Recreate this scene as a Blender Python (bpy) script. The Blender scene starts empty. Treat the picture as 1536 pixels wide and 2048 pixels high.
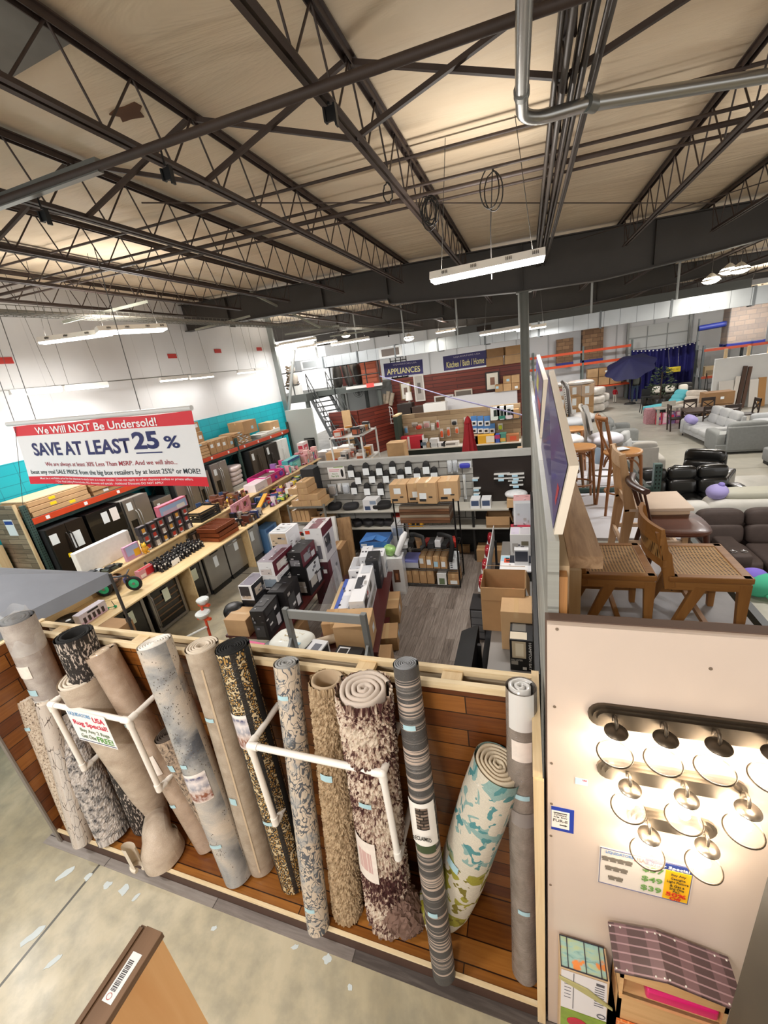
import bpy, math, random
from mathutils import Vector, Matrix
SC = bpy.context.scene
COL = SC.collection
PI = math.pi
rnd = random.Random(7)
# ---------------------------------------------------------------- camera
F_PX = 815.358
CAM = Vector((0.0, 0.0, 3.8))
def _basis():
    yaw, pitch, roll = -.363895, -.340203, -.144521
    fw = Vector((math.sin(yaw)*math.cos(pitch), math.cos(yaw)*math.cos(pitch), math.sin(pitch)))
    r0 = Vector((math.cos(yaw), -math.sin(yaw), 0)); u0 = r0.cross(fw)
    return math.cos(roll)*r0+math.sin(roll)*u0, -math.sin(roll)*r0+math.cos(roll)*u0, fw
RT, UP, FW = _basis()
cd = bpy.data.cameras.new('camera'); cam = bpy.data.objects.new('camera', cd); COL.objects.link(cam)
cam.matrix_world = Matrix(((RT.x, UP.x, -FW.x, CAM.x), (RT.y, UP.y, -FW.y, CAM.y), (RT.z, UP.z, -FW.z, CAM.z), (0, 0, 0, 1)))
cd.sensor_width = 36.0; cd.lens = F_PX/2048*36; cd.clip_start = .05; cd.clip_end = 200
SC.camera = cam
# ---------------------------------------------------------------- world, exposure
wd = bpy.data.worlds.new('world'); SC.world = wd; wd.use_nodes = True
wd.node_tree.nodes['Background'].inputs[0].default_value = (1.0, .97, .94, 1)
wd.node_tree.nodes['Background'].inputs[1].default_value = WORLD = 1.1
SC.view_settings.view_transform = 'Standard'; SC.view_settings.look = 'None'
SC.view_settings.exposure = .3; SC.view_settings.gamma = 1; SC.view_settings.use_curve_mapping = False
TUBE_E = 9.0        # emission of the fluorescent lenses
TUBE_W = 78.0       # watts of one four foot fixture
# ---------------------------------------------------------------- the survey: where a sight line meets a plane of the room
def ray(x, y): return RT*((x-768)/F_PX)-UP*((y-1024)/F_PX)+FW
def at_z(x, y, z): d = ray(x, y); return CAM+d*((z-CAM.z)/d.z)
def at_y(x, y, Y): d = ray(x, y); return CAM+d*(Y/d.y)
def at_x(x, y, X): d = ray(x, y); return CAM+d*(X/d.x)
def roof_z(x): return 6.0-.04*x
# ---------------------------------------------------------------- materials
def lin(c): return c/12.92 if c <= .04045 else ((c+.055)/1.055)**2.4
def rgb(h):
    if isinstance(h, str):
        return tuple(lin(int(h[i:i+2], 16)/255) for i in (0, 2, 4))+(1,)
    return tuple(h)+(1,) if len(h) == 3 else tuple(h)
class NT:
    def __init__(s, name):
        s.m = bpy.data.materials.new(name); s.m.use_nodes = True; s.t = s.m.node_tree
        s.b = s.t.nodes['Principled BSDF']; s.tc = s.t.nodes.new('ShaderNodeTexCoord')
    def n(s, ty, ins=None, **pr):
        nd = s.t.nodes.new('ShaderNode'+ty)
        for k, v in pr.items(): setattr(nd, k, v)
        for k, v in (ins or {}).items():
            if isinstance(v, bpy.types.NodeSocket): s.t.links.new(v, nd.inputs[k])
            else: nd.inputs[k].default_value = v
        return nd
    def math(s, op, a, b=0.0, c=0.0): return s.n('Math', {0: a, 1: b, 2: c}, operation=op).outputs[0]
    def uv(s, a=0, b=1, sa=1., sb=1., src='Object'):
        x = s.n('SeparateXYZ', {0: s.tc.outputs[src]})
        return s.n('CombineXYZ', {0: s.math('MULTIPLY', x.outputs[a], sa), 1: s.math('MULTIPLY', x.outputs[b], sb)}).outputs[0]
    def sc(s, v, src='Object'): return s.n('Mapping', {'Vector': s.tc.outputs[src], 'Scale': v}).outputs[0]
    def noise(s, vec, scale, detail=3, rough=.55, dist=0.): return s.n('TexNoise', {'Vector': vec, 'Scale': scale, 'Detail': detail, 'Roughness': rough, 'Distortion': dist}).outputs[0]
    def ramp(s, fac, stops, const=False):
        r = s.n('ValToRGB', {0: fac}); e = r.color_ramp
        if const: e.interpolation = 'CONSTANT'
        while len(e.elements) < len(stops): e.elements.new(.5)
        for el, (p, c) in zip(e.elements, stops): el.position = p; el.color = rgb(c)
        return r.outputs[0]
    def mix(s, f, a, b, mode='MIX'):
        nd = s.n('Mix', None, data_type='RGBA', blend_type=mode)
        for i, v in ((0, f), (6, a), (7, b)):
            if isinstance(v, bpy.types.NodeSocket): s.t.links.new(v, nd.inputs[i])
            else: nd.inputs[i].default_value = rgb(v) if i else v
        return nd.outputs[2]
    def bump(s, h, st=.3, d=.01): s.t.links.new(s.n('Bump', {'Height': h, 'Strength': st, 'Distance': d}).outputs[0], s.b.inputs['Normal'])
    def col(s, c):
        if isinstance(c, bpy.types.NodeSocket): s.t.links.new(c, s.b.inputs['Base Color'])
        else: s.b.inputs['Base Color'].default_value = rgb(c)
    def set(s, **k):
        for a, v in k.items():
            i = s.b.inputs[a.replace('_', ' ')]
            if isinstance(v, bpy.types.NodeSocket): s.t.links.new(v, i)
            else: i.default_value = v
_mats = {}
def plain(name, c, rough=.6, metal=0., coat=0., vary=.0, scale=8., bump=0.):
    if name in _mats: return _mats[name]
    m = NT(name); m.set(Roughness=rough, Metallic=metal, Coat_Weight=coat)
    if vary:
        f = m.noise(m.tc.outputs['Object'], scale)
        c1 = tuple(min(1, v*(1+vary)) for v in rgb(c)[:3]); c0 = tuple(v*(1-vary) for v in rgb(c)[:3])
        m.col(m.ramp(f, [(.3, c0), (.7, c1)]))
        if bump: m.bump(f, bump)
    else: m.col(c)
    _mats[name] = m.m
    return m.m
def P(h, rough=.55, metal=0., coat=0.):
    'plain paint or plastic of one colour'
    return plain('paint_%s_%d_%d_%d' % (h, rough*100, metal*100, coat*100), h, rough, metal, coat)
def glow(name, c, e):
    if name in _mats: return _mats[name]
    m = NT(name); m.col(c); m.set(Emission_Color=rgb(c), Emission_Strength=e); _mats[name] = m.m
    return m.m
def planks(name, cols, length, width, a=0, b=1, rough=.5, seam='1a120c', grain=(2., 40.), dark='', coat=0., gap=.004, contrast=.5):
    'boards running along object axis a, laid across axis b'
    if name in _mats: return _mats[name]
    m = NT(name)
    v = m.uv(a, b)
    br = m.n('TexBrick', {'Vector': v, 'Color1': (0, 0, 0, 1), 'Color2': (1, 1, 1, 1), 'Mortar': (.5, .5, .5, 1), 'Scale': 1., 'Mortar Size': gap, 'Mortar Smooth': .1, 'Bias': 0., 'Brick Width': length, 'Row Height': width}, offset=.37)
    off = m.n('VectorMath', {0: m.uv(a, b, *grain), 1: m.n('CombineXYZ', {0: m.math('MULTIPLY', m.n('SeparateColor', {0: br.outputs[0]}).outputs[0], 37.), 1: 0.}).outputs[0]}, operation='ADD').outputs[0]
    g = m.noise(off, 1., 6, .65, .6)
    t = m.math('ADD', m.math('MULTIPLY', m.n('SeparateColor', {0: br.outputs[0]}).outputs[0], 1-contrast), m.math('MULTIPLY', g, contrast))
    n = len(cols)
    c = m.ramp(t, [(.25+.5*i/(n-1), x) for i, x in enumerate(cols)])
    m.col(m.mix(br.outputs[1], c, seam)); m.set(Roughness=rough, Coat_Weight=coat)
    m.bump(m.math('SUBTRACT', g, m.math('MULTIPLY', br.outputs[1], 1.)), .15, .004)
    _mats[name] = m.m
    return m.m
def wood(name, c0, c1, a=0, rough=.5, sc=1., coat=0.):
    'grain along object axis a'
    if name in _mats: return _mats[name]
    m = NT(name); s = [22*sc]*3; s[a] = 1.6*sc
    f = m.noise(m.sc(s), 1., 5, .6, .8)
    m.col(m.ramp(f, [(.3, c0), (.7, c1)])); m.set(Roughness=rough, Coat_Weight=coat); m.bump(f, .1, .003)
    _mats[name] = m.m
    return m.m
# ---------------------------------------------------------------- meshes
class MB:
    def __init__(s): s.v = []; s.f = []; s.mi = []; s.sm = []; s.uv = []; s.m = None
    def _add(s, vs, fs, mi=0, smooth=False, uvs=None):
        k = len(s.v)
        s.v += [tuple(s.m @ Vector(p)) for p in vs] if s.m is not None else [tuple(p) for p in vs]
        for f in fs:
            s.f.append([k+i for i in f]); s.mi.append(mi); s.sm.append(smooth)
            s.uv.append([uvs[i] for i in f] if uvs else [(0, 0)]*len(f))
        return s
    def box(s, c, d, rz=0., mi=0, M=None):
        x, y, z = (q/2 for q in d)
        vs = [Vector((i, j, k)) for i in (-x, x) for j in (-y, y) for k in (-z, z)]
        if M is None: M = Matrix.Rotation(rz, 3, 'Z') if rz else None
        c = Vector(c)
        vs = [(M @ p if M is not None else p)+c for p in vs]
        return s._add(vs, [(0, 1, 3, 2), (4, 6, 7, 5), (0, 4, 5, 1), (2, 3, 7, 6), (0, 2, 6, 4), (1, 5, 7, 3)], mi)
    def lo(s, a, b, mi=0): return s.box([(p+q)/2 for p, q in zip(a, b)], [abs(q-p) for p, q in zip(a, b)], 0, mi)
    def bar(s, p, q, w, h, up=(0, 0, 1), mi=0):
        'rectangular bar from p to q, w across, h along up'
        p, q = Vector(p), Vector(q); t = (q-p); L = t.length; t.normalize(); u = Vector(up)
        sd = t.cross(u)
        if sd.length < 1e-4: sd = t.cross(Vector((1, 0, 0)))
        sd.normalize(); u = sd.cross(t)
        return s.box((p+q)/2, (w, L, h), 0, mi, Matrix((sd, t, u)).transposed())
    def tube(s, pts, r, n=8, mi=0, caps=True, closed=False, smooth=True, flat=1.):
        pts = [Vector(p) for p in pts]; rs = r if isinstance(r, (list, tuple)) else [r]*len(pts)
        vs, fs, uvs = [], [], []; m = len(pts); nrm = None; acc = 0.
        for i, p in enumerate(pts):
            a = pts[(i-1) % m] if (i or closed) else p; b = pts[(i+1) % m] if (i < m-1 or closed) else p
            t = (b-a).normalized()
            if nrm is None:
                nrm = Vector((0, 0, 1)) if abs(t.z) < .9 else Vector((0, -1, 0))
            nrm = (nrm-t*nrm.dot(t)).normalized(); bn = t.cross(nrm)
            if i: acc += (p-pts[i-1]).length
            for k in range(n):
                w = 2*PI*k/n
                vs.append(p+nrm*math.cos(w)*rs[i]+bn*math.sin(w)*rs[i]*flat); uvs.append((k/n, acc))
        for i in range(m if closed else m-1):
            j = (i+1) % m
            for k in range(n):
                fs.append((i*n+k, i*n+(k+1) % n, j*n+(k+1) % n, j*n+k))
        s._add(vs, fs, mi, smooth, uvs)
        if caps and not closed:
            s._add(vs[:n], [tuple(range(n-1, -1, -1))], mi); s._add(vs[-n:], [tuple(range(n))], mi)
        return s
    def cyl(s, p, q, r, n=12, mi=0, r2=None, smooth=True): return s.tube([p, q], [r, r if r2 is None else r2], n, mi, True, False, smooth)
    def lathe(s, prof, c=(0, 0, 0), n=20, mi=0, smooth=True, sx=1., sy=1.):
        vs, fs = [], []
        for r, z in prof:
            for k in range(n):
                w = 2*PI*k/n; vs.append((c[0]+r*math.cos(w)*sx, c[1]+r*math.sin(w)*sy, c[2]+z))
        for i in range(len(prof)-1):
            for k in range(n): fs.append((i*n+k, i*n+(k+1) % n, (i+1)*n+(k+1) % n, (i+1)*n+k))
        return s._add(vs, fs, mi, smooth)
    def ball(s, c, r, n=12, mi=0, M=None):
        r = r if isinstance(r, (list, tuple)) else (r, r, r); vs, fs = [], []; h = n//2+1
        for i in range(h+1):
            a = PI*i/h
            for k in range(n):
                w = 2*PI*k/n; p = Vector((r[0]*math.sin(a)*math.cos(w), r[1]*math.sin(a)*math.sin(w), r[2]*math.cos(a)))
                if M is not None: p = M @ p
                vs.append(p+Vector(c))
        for i in range(h):
            for k in range(n): fs.append((i*n+k, (i+1)*n+k, (i+1)*n+(k+1) % n, i*n+(k+1) % n))
        return s._add(vs, fs, mi, True)
    def quad(s, a, b, c, d, mi=0): return s._add([a, b, c, d], [(0, 1, 2, 3)], mi, False, [(0, 0), (1, 0), (1, 1), (0, 1)])
    def prism(s, poly, t, mi=0):
        'polygon of 3-D points pushed along vector t'
        n = len(poly); t = Vector(t); a = [Vector(p) for p in poly]; b = [p+t for p in a]
        return s._add(a+b, [tuple(range(n-1, -1, -1)), tuple(range(n, 2*n))]+[(i, (i+1) % n, n+(i+1) % n, n+i) for i in range(n)], mi)
    def grid(s, fn, nu, nv, mi=0, smooth=True, wrap=False):
        vs = [fn(i/nu, j/nv) for i in range(nu+1) for j in range(nv+1)]; uvs = [(i/nu, j/nv) for i in range(nu+1) for j in range(nv+1)]
        return s._add(vs, [(i*(nv+1)+j, (i+1)*(nv+1)+j, (i+1)*(nv+1)+j+1, i*(nv+1)+j+1) for i in range(nu) for j in range(nv)], mi, smooth, uvs)
    def cushion(s, c, d, M=None, mi=0, n=6, e=.35):
        'a padded block: superellipsoid of size d'
        vs, fs = [], []; nu, nv = 4*n, 2*n
        def sp(v, q): return math.copysign(abs(v)**q, v)
        for i in range(nv+1):
            a = -PI/2+PI*i/nv
            for k in range(nu):
                w = 2*PI*k/nu
                p = Vector((sp(math.cos(a), e)*sp(math.cos(w), e)*d[0]/2, sp(math.cos(a), e)*sp(math.sin(w), e)*d[1]/2, sp(math.sin(a), e)*d[2]/2))
                if M is not None: p = M @ p
                vs.append(p+Vector(c))
        for i in range(nv):
            for k in range(nu): fs.append((i*nu+k, i*nu+(k+1) % nu, (i+1)*nu+(k+1) % nu, (i+1)*nu+k))
        return s._add(vs, fs, mi, True)
    def build(s, name, mats, parent=None, bevel=0., weld=False):
        me = bpy.data.meshes.new(name); me.from_pydata(s.v, [], s.f)
        mats = mats if isinstance(mats, (list, tuple)) else [mats]
        for m in mats: me.materials.append(m)
        me.polygons.foreach_set('material_index', s.mi); me.polygons.foreach_set('use_smooth', s.sm)
        ul = me.uv_layers.new(name='uv'); ul.data.foreach_set('uv', [c for f in s.uv for p in f for c in p])
        me.update()
        o = bpy.data.objects.new(name, me); COL.objects.link(o)
        if parent is not None: o.parent = parent
        if bevel:
            b = o.modifiers.new('bevel', 'BEVEL'); b.width = bevel; b.segments = 2; b.limit_method = 'ANGLE'; b.angle_limit = .6
        return o
def tag(o, label, cat, group=None, kind=None):
    o['label'] = label; o['category'] = cat
    if group: o['group'] = group
    if kind: o['kind'] = kind
    return o
def thing(name, label, cat, loc=(0, 0, 0), rz=0., group=None, kind=None):
    o = bpy.data.objects.new(name, None); COL.objects.link(o); o.location = loc; o.rotation_euler = (0, 0, rz); o.empty_display_size = .05
    return tag(o, label, cat, group, kind)
_kids = {}
def kids(o): return [c for c in COL.objects if c.parent == o]
def dup(src, loc=None, rz=None, label=None, group=None, scale=None):
    'copy of a thing with copies of its parts and sub-parts'
    r = src.copy(); COL.objects.link(r)
    def rec(a, b):
        for ch in a.children:
            c = ch.copy(); COL.objects.link(c); c.parent = b; c.matrix_parent_inverse = ch.matrix_parent_inverse.copy(); rec(ch, c)
    rec(src, r)
    if loc is not None: r.location = loc
    if rz is not None: r.rotation_euler = (0, 0, rz)
    if scale is not None: r.scale = scale if isinstance(scale, (tuple, list)) else (scale,)*3
    if label: r['label'] = label
    if group: r['group'] = group
    return r
def rotm(rx=0., ry=0., rz=0.): return Matrix.Rotation(rz, 3, 'Z') @ Matrix.Rotation(ry, 3, 'Y') @ Matrix.Rotation(rx, 3, 'X')
def text(body, M, w, h, mat, parent=None, name='lettering', bold=0., shear=0., depth=.0006, align='CENTER'):
    'lettering fitted into w x h metres, in the xy plane of the frame M (a 4x4), centred on its origin'
    cu = bpy.data.curves.new(name, 'FONT'); cu.body = body; cu.align_x = align; cu.align_y = 'CENTER'; cu.offset = bold; cu.shear = shear; cu.extrude = depth; cu.resolution_u = 3
    cu.materials.append(mat)
    o = bpy.data.objects.new(name, cu); COL.objects.link(o)
    bpy.context.view_layer.update()
    me = bpy.data.meshes.new_from_object(o.evaluated_get(bpy.context.evaluated_depsgraph_get())); bpy.data.objects.remove(o); bpy.data.curves.remove(cu)
    if not me.materials: me.materials.append(mat)
    o = bpy.data.objects.new(name, me); COL.objects.link(o)
    xs = [v.co.x for v in me.vertices]; ys = [v.co.y for v in me.vertices]; x0, x1, y0, y1 = min(xs), max(xs), min(ys), max(ys)
    sx, sy = w/max(x1-x0, 1e-4), h/max(y1-y0, 1e-4)
    T = Matrix.Translation((-(x0+x1)/2*sx, -(y0+y1)/2*sy, 0)) @ Matrix.Diagonal((sx, sy, 1, 1))
    if parent is not None: o.parent = parent
    o.matrix_basis = M @ T
    return o
def frame4(o, x, y):
    'frame with origin o, x axis along x, y axis along y'
    x = Vector(x).normalized(); y = Vector(y); y = (y-x*y.dot(x)).normalized(); z = x.cross(y); o = Vector(o)
    return Matrix(((x.x, y.x, z.x, o.x), (x.y, y.y, z.y, o.y), (x.z, y.z, z.z, o.z), (0, 0, 0, 1)))
def area(name, loc, sx, sy, watts, col=(1, .97, .93), parent=None, M=None, spread=None):
    l = bpy.data.lights.new(name, 'AREA'); l.shape = 'RECTANGLE'; l.size = sx; l.size_y = sy; l.energy = watts; l.color = col
    o = bpy.data.objects.new(name, l); COL.objects.link(o); o.location = loc
    if M is not None: o.rotation_euler = M
    if parent is not None: o.parent = parent
    return o
# ================================================================ the building
def concrete():
    m = NT('polished_concrete'); o = m.tc.outputs['Object']
    a = m.noise(o, .7, 6, .62, .9); b = m.noise(o, 5., 5, .6); c = m.noise(o, 90., 2)
    base = m.ramp(a, [(.3, '958a70'), (.5, 'b3a88d'), (.7, 'c6bca4')])
    base = m.mix(m.ramp(b, [(.35, (.45,)*3), (.6, (0,)*3)]), base, '79786c')
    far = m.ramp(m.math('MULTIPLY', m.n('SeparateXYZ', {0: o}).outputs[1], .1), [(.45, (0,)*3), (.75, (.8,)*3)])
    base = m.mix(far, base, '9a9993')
    br = m.n('TexBrick', {'Vector': m.uv(0, 1), 'Scale': 1., 'Mortar Size': .012, 'Brick Width': 3.66, 'Row Height': 3.2, 'Color1': (0, 0, 0, 1), 'Color2': (0, 0, 0, 1), 'Mortar': (1, 1, 1, 1)}, offset=0.)
    m.col(m.mix(br.outputs[1], base, '4d4a40'))
    m.set(Roughness=m.ramp(a, [(.3, (.5,)*3), (.7, (.3,)*3)])); m.bump(c, .05, .002)
    return m.m
fl = MB().lo((-14, -6, -.12), (26, 30, 0)).build('floor', concrete()); tag(fl, 'polished olive grey concrete slab with saw cut joints', 'floor', None, 'structure')
PLK = planks('vinyl_plank', ['453c37', '6a5f57', '877c73', '9d938a'], 1.2, .13, 1, 0, .45, '4c443e', (3.5, 60), contrast=.8, gap=.002)
PLKX = planks('vinyl_plank_strip', ['4a423e', '6a615b', '857c76', '978f88'], 1.2, .17, 0, 1, .45, '3c352f', (3, 38))
vf = MB().lo((-3.6, 1.9, 0), (.05, 7.7, .006)).build('floor_vinyl_planks', PLK); tag(vf, 'grey brown vinyl plank floor of the lighting aisle', 'floor', None, 'structure')
vs_ = MB().lo((-4.42, 1.29, 0), (.16, 1.5, .006)).build('floor_plank_strip', PLKX); tag(vs_, 'strip of grey vinyl planks along the front of the rug bay', 'floor', None, 'structure')
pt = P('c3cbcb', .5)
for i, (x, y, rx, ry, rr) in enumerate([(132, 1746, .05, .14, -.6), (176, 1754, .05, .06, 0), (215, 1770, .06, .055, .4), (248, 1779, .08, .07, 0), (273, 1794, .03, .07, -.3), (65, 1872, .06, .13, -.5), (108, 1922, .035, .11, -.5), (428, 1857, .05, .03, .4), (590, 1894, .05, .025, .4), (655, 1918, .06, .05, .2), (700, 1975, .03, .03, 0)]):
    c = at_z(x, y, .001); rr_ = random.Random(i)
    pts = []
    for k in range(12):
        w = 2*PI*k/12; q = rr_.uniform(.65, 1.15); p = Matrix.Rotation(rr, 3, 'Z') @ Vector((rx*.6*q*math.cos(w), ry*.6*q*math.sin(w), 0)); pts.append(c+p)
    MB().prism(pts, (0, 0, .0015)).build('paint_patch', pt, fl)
WHITE = plain('white_wall_paint', 'd6d7d8', .6, 0, 0, .03, 1.5)
def cmu():
    m = NT('teal_block'); br = m.n('TexBrick', {'Vector': m.uv(1, 2), 'Scale': 1., 'Mortar Size': .006, 'Brick Width': .4, 'Row Height': .2, 'Color1': rgb('0f9fae'), 'Color2': rgb('12a8b6'), 'Mortar': rgb('0b7f8d')}, offset=0.)
    m.col(br.outputs[0]); m.set(Roughness=.5); m.bump(m.math('SUBTRACT', 1., br.outputs[1]), .25, .004); return m.m
wl = MB().lo((-9.85, -6, 0), (-9.62, 15.4, 6.5)).build('wall_left', WHITE); tag(wl, 'long white side wall behind the appliance rack', 'wall', None, 'structure')
MB().lo((-9.62, -6, 0), (-9.6, 15.4, 3.02)).build('block_dado', cmu(), wl)
for y in (-1.1, 1.4, 3.9, 6.4, 8.9, 11.4, 13.9): MB().lo((-9.622, y-.004, 3.02), (-9.618, y+.004, 6.4)).build('panel_seam', P('c3c4c5'), wl)
MB().lo((-9.62, 15.3, 0), (-9.42, 15.42, 6.3)).build('corner_post', P('8f9491', .4, .5), wl)
for i, (x, y) in enumerate([(8, 721), (345, 712), (436, 702), (519, 698)]):
    p = at_x(x, y, -9.6)
    s = tag(MB().lo((-9.618, p.y-.16, p.z-.06), (-9.6, p.y+.16, p.z+.06)).build('wall_notice', P('b7332d')), ['small red notice on the white side wall next to the hanging banner', 'small red notice on the white wall above the first strip lights', 'small red notice on the white wall second from the corner post', 'small red notice on the white wall beside the corner post'][i], 'sign')
wb = MB().lo((-14, 29.5, 0), (26, 29.8, 6.8)).build('wall_back', plain('white_panel_wall', 'dcdfe2', .5, 0, 0, .02, .6)); tag(wb, 'white panelled end wall of the warehouse', 'wall', None, 'structure')
for x in [-12+1.9*i for i in range(19)]: MB().lo((x-.03, 29.46, 0), (x+.03, 29.5, 6.5)).build('panel_rib', P('b6babd'), wb)
# ---- roof lining
def lining():
    m = NT('roof_lining'); o = m.tc.outputs['Object']
    a = m.noise(m.sc((.3, 1.3, 1)), 1., 5, .6, 1.6); b = m.noise(m.sc((.5, .5, 1)), 1., 4)
    c = m.noise(m.sc((.12, .5, 1)), 1., 2)
    m.col(m.mix(m.ramp(b, [(.35, (0,)*3), (.7, (.35,)*3)]), m.ramp(a, [(.3, 'd9c4a8'), (.6, 'e2d0b6')]), 'cdb699'))
    m.set(Roughness=.55, Specular_IOR_Level=.25); m.bump(m.math('ADD', a, c), .4, .12); return m.m
cl = MB().grid(lambda u, v: (-14+40*u, -6+35.6*v, roof_z(-14+40*u)), 26, 24).build('ceiling', lining()); tag(cl, 'sagging cream insulation lining under the roof', 'ceiling', None, 'structure')
MB().prism([(-14, -6, roof_z(-14)+.15), (26, -6, roof_z(26)+.15), (26, 29.8, roof_z(26)+.15), (-14, 29.8, roof_z(-14)+.15)], (0, 0, .1)).build('roof_sheet', P('77777a', .5, .3), cl)
p = at_z(255, 222, 6.13)
MB().prism([p+Vector((.16*q*math.cos(w), .1*q*math.sin(w), -.015)) for w, q in [(k*PI/5, (1, .7, 1.2, .8, 1.1, .6, 1.1, .9, .7, 1.2)[k]) for k in range(10)]], (0, 0, .01)).build('torn_patch', P('5c3a22', .8), cl)
MB().lo((-8, -4, roof_z(-2.8)-.05), (-2.74, 2.84, roof_z(-2.8)-.02)).build('grey_liner', plain('grey_liner', '7a7671', .8, 0, 0, .15, 3), cl)
STEEL = plain('brown_primer_steel', '3f322c', .55, 0, 0, .12, 9)
GIRD = plain('girder_paint', '3b3733', .5, 0, 0, .06, 4)
WT = plain('galvanised', '8b8c88', .35, .7)
# ---- rigid frames along X
PROF = [(-13, 5.62), (-10.4, 5.59), (-7.4, 5.55), (-5.46, 5.49), (-3.24, 5.36), (-3.2, 5.24), (-1.31, 5.07), (-.06, 4.96), (1.53, 4.9), (3.31, 5.0), (4.4, 5.1), (8, 5.3), (24, 5.0)]
for y, lab in ((11., 'deep brown tapered roof girder carried by the round column'), (18.6, 'roof girder in the bay behind the metal duct'), (26.2, 'roof girder next to the white end wall')):
    g = thing('roof_girder', lab, 'girder', kind='structure')
    b = MB()
    b.prism([(x, y-.008, z) for x, z in PROF]+[(24, y-.008, roof_z(24)-.1), (-13, y-.008, roof_z(-13)-.1)], (0, .016, 0)); b.build('web_plate', GIRD, g)
    b = MB()
    for (x0, z0), (x1, z1) in zip(PROF, PROF[1:]): b.bar((x0, y, z0), (x1, y, z1), .26, .02)
    b.bar((-13, y, roof_z(-13)-.1), (24, y, roof_z(24)-.1), .26, .02); b.build('flange', GIRD, g)
    b = MB()
    for x in (-8, -5, -3.22, -.06, 2.5, 5.5): 
        for s in (-1, 1): b.lo((x-.006, y+s*.009, 5.0 if -2 < x < 5 else 5.45), (x+.006, y+s*.12, roof_z(x)-.12))
    b.build('stiffener', GIRD, g)
cb = thing('column', 'round olive grey steel column in front of the wood plank display', 'column', (-.03, 11, 0), 0, None, 'structure')
cm = plain('column_paint', '5d5f58', .45, 0, 0, .08, 3)
MB().cyl((0, 0, .02), (0, 0, 4.95), .105, 24).build('shaft', cm, cb); MB().lo((-.2, -.2, 0), (.2, .2, .025)).build('base_plate', cm, cb); MB().lo((-.17, -.14, 4.93), (.17, .14, 4.96)).build('cap_plate', cm, cb)
# ---- open web joists along Y
def joist(x, y0, y1, lab):
    zt = roof_z(x)-.04; zb = zt-.52
    j = thing('roof_joist', lab, 'joist', (x, 0, 0), 0, 'open web roof joists', 'structure')
    b = MB(); b.lo((-.05, y0, zt-.012), (.05, y1, zt)); b.lo((-.03, y0, zt-.06), (-.022, y1, zt)); b.lo((.022, y0, zt-.06), (.03, y1, zt)); b.build('top_chord', STEEL, j)
    b = MB(); b.lo((-.05, y0+.55, zb-.006), (-.012, y1-.55, zb+.004)); b.lo((.012, y0+.55, zb-.006), (.05, y1-.55, zb+.004)); b.lo((-.02, y0+.55, zb), (-.012, y1-.55, zb+.045)); b.lo((.012, y0+.55, zb), (.02, y1-.55, zb+.045)); b.build('bottom_chord', STEEL, j)
    b = MB(); y = y0+.05; k = 0
    while y < y1-.1:
        b.tube([(0, y, zt-.03), (0, max(y0+.5, min(y+.21, y1-.55)), zb+.02)], .009, 5)
        b.tube([(0, y, zt-.03), (0, max(y0+.5, min(y-.39, y1-.55)), zb+.02)], .009, 5)
        y += .61
    b.build('web', STEEL, j)
    return j
XS = [-8.72, -7.22, -5.72, -4.2, -2.7, -1.22, .3, 1.86, 3.3, 4.8, 6.3, 7.8, 9.3]
for i, x in enumerate(XS):
    joist(x, -1.1, 11., 'dark open web joist over the sales floor between the lining and the rug bay')
    if x < 8: joist(x, 11., 18.6, 'dark open web joist in the bay beyond the deep girder')
    if x < 8: joist(x, 18.6, 26.2, 'dark open web joist in the far bay before the end wall')
# ---- bridging
def rod(name, a, b, r, lab, cat='pipe', m=STEEL, kind='structure', n=8): return tag(MB().cyl(a, b, r, n).build(name, m), lab, cat, None, kind)
def zr(x, o): return roof_z(x)-o
rod('sprinkler_pipe', (-12, 3.0, zr(-12, .63)), (12, 2.92, zr(12, .63)), .03, 'thick dark pipe crossing under the joists closest to the camera')
rod('bridging_angle', (-12, 5.5, zr(-12, .1)), (12, 5.6, zr(12, .1)), .018, 'dark bridging bar running just below the roof lining')
for k, (y, o, r, lab) in enumerate([(5.42, .42, .016, 'first of three dark lines threaded through the joists'), (5.74, .42, .026, 'thickest of three dark lines threaded through the joists'), (6.04, .42, .016, 'last of three dark lines threaded through the joists')]):
    rod('bridging_pipe', (-12, y, zr(-12, o)), (12, y, zr(12, o)), r, lab)
xb = MB()
for x0, x1 in zip(XS, XS[1:]):
    xb.bar((x0, 3.8, zr(x0, .55)), (x1, 3.82, zr(x1, .07)), .035, .035); xb.bar((x0, 3.86, zr(x0, .07)), (x1, 3.84, zr(x1, .55)), .035, .035)
tag(xb.build('cross_bridging', STEEL), 'crossed angle braces between the nearest joists', 'brace', None, 'structure')
ch = MB().bar((-6.2, 3.02, 5.62), (-3.0, 2.98, 5.5), .05, .09)
tag(ch.build('strut_channel', WT), 'perforated grey strut channel beside the thick dark pipe', 'channel', None, 'structure')
for a, b, lab in (((-4, 4.4), (3, 9.5), 'thin diagonal sway rod crossing below the joists'), ((7, 6.), (1, 10.5), 'thin diagonal sway rod running to the deep girder')):
    rod('sway_rod', (a[0], a[1], zr(a[0], .3)), (b[0], b[1], zr(b[0], .3)), .008, lab, 'rod')
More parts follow.
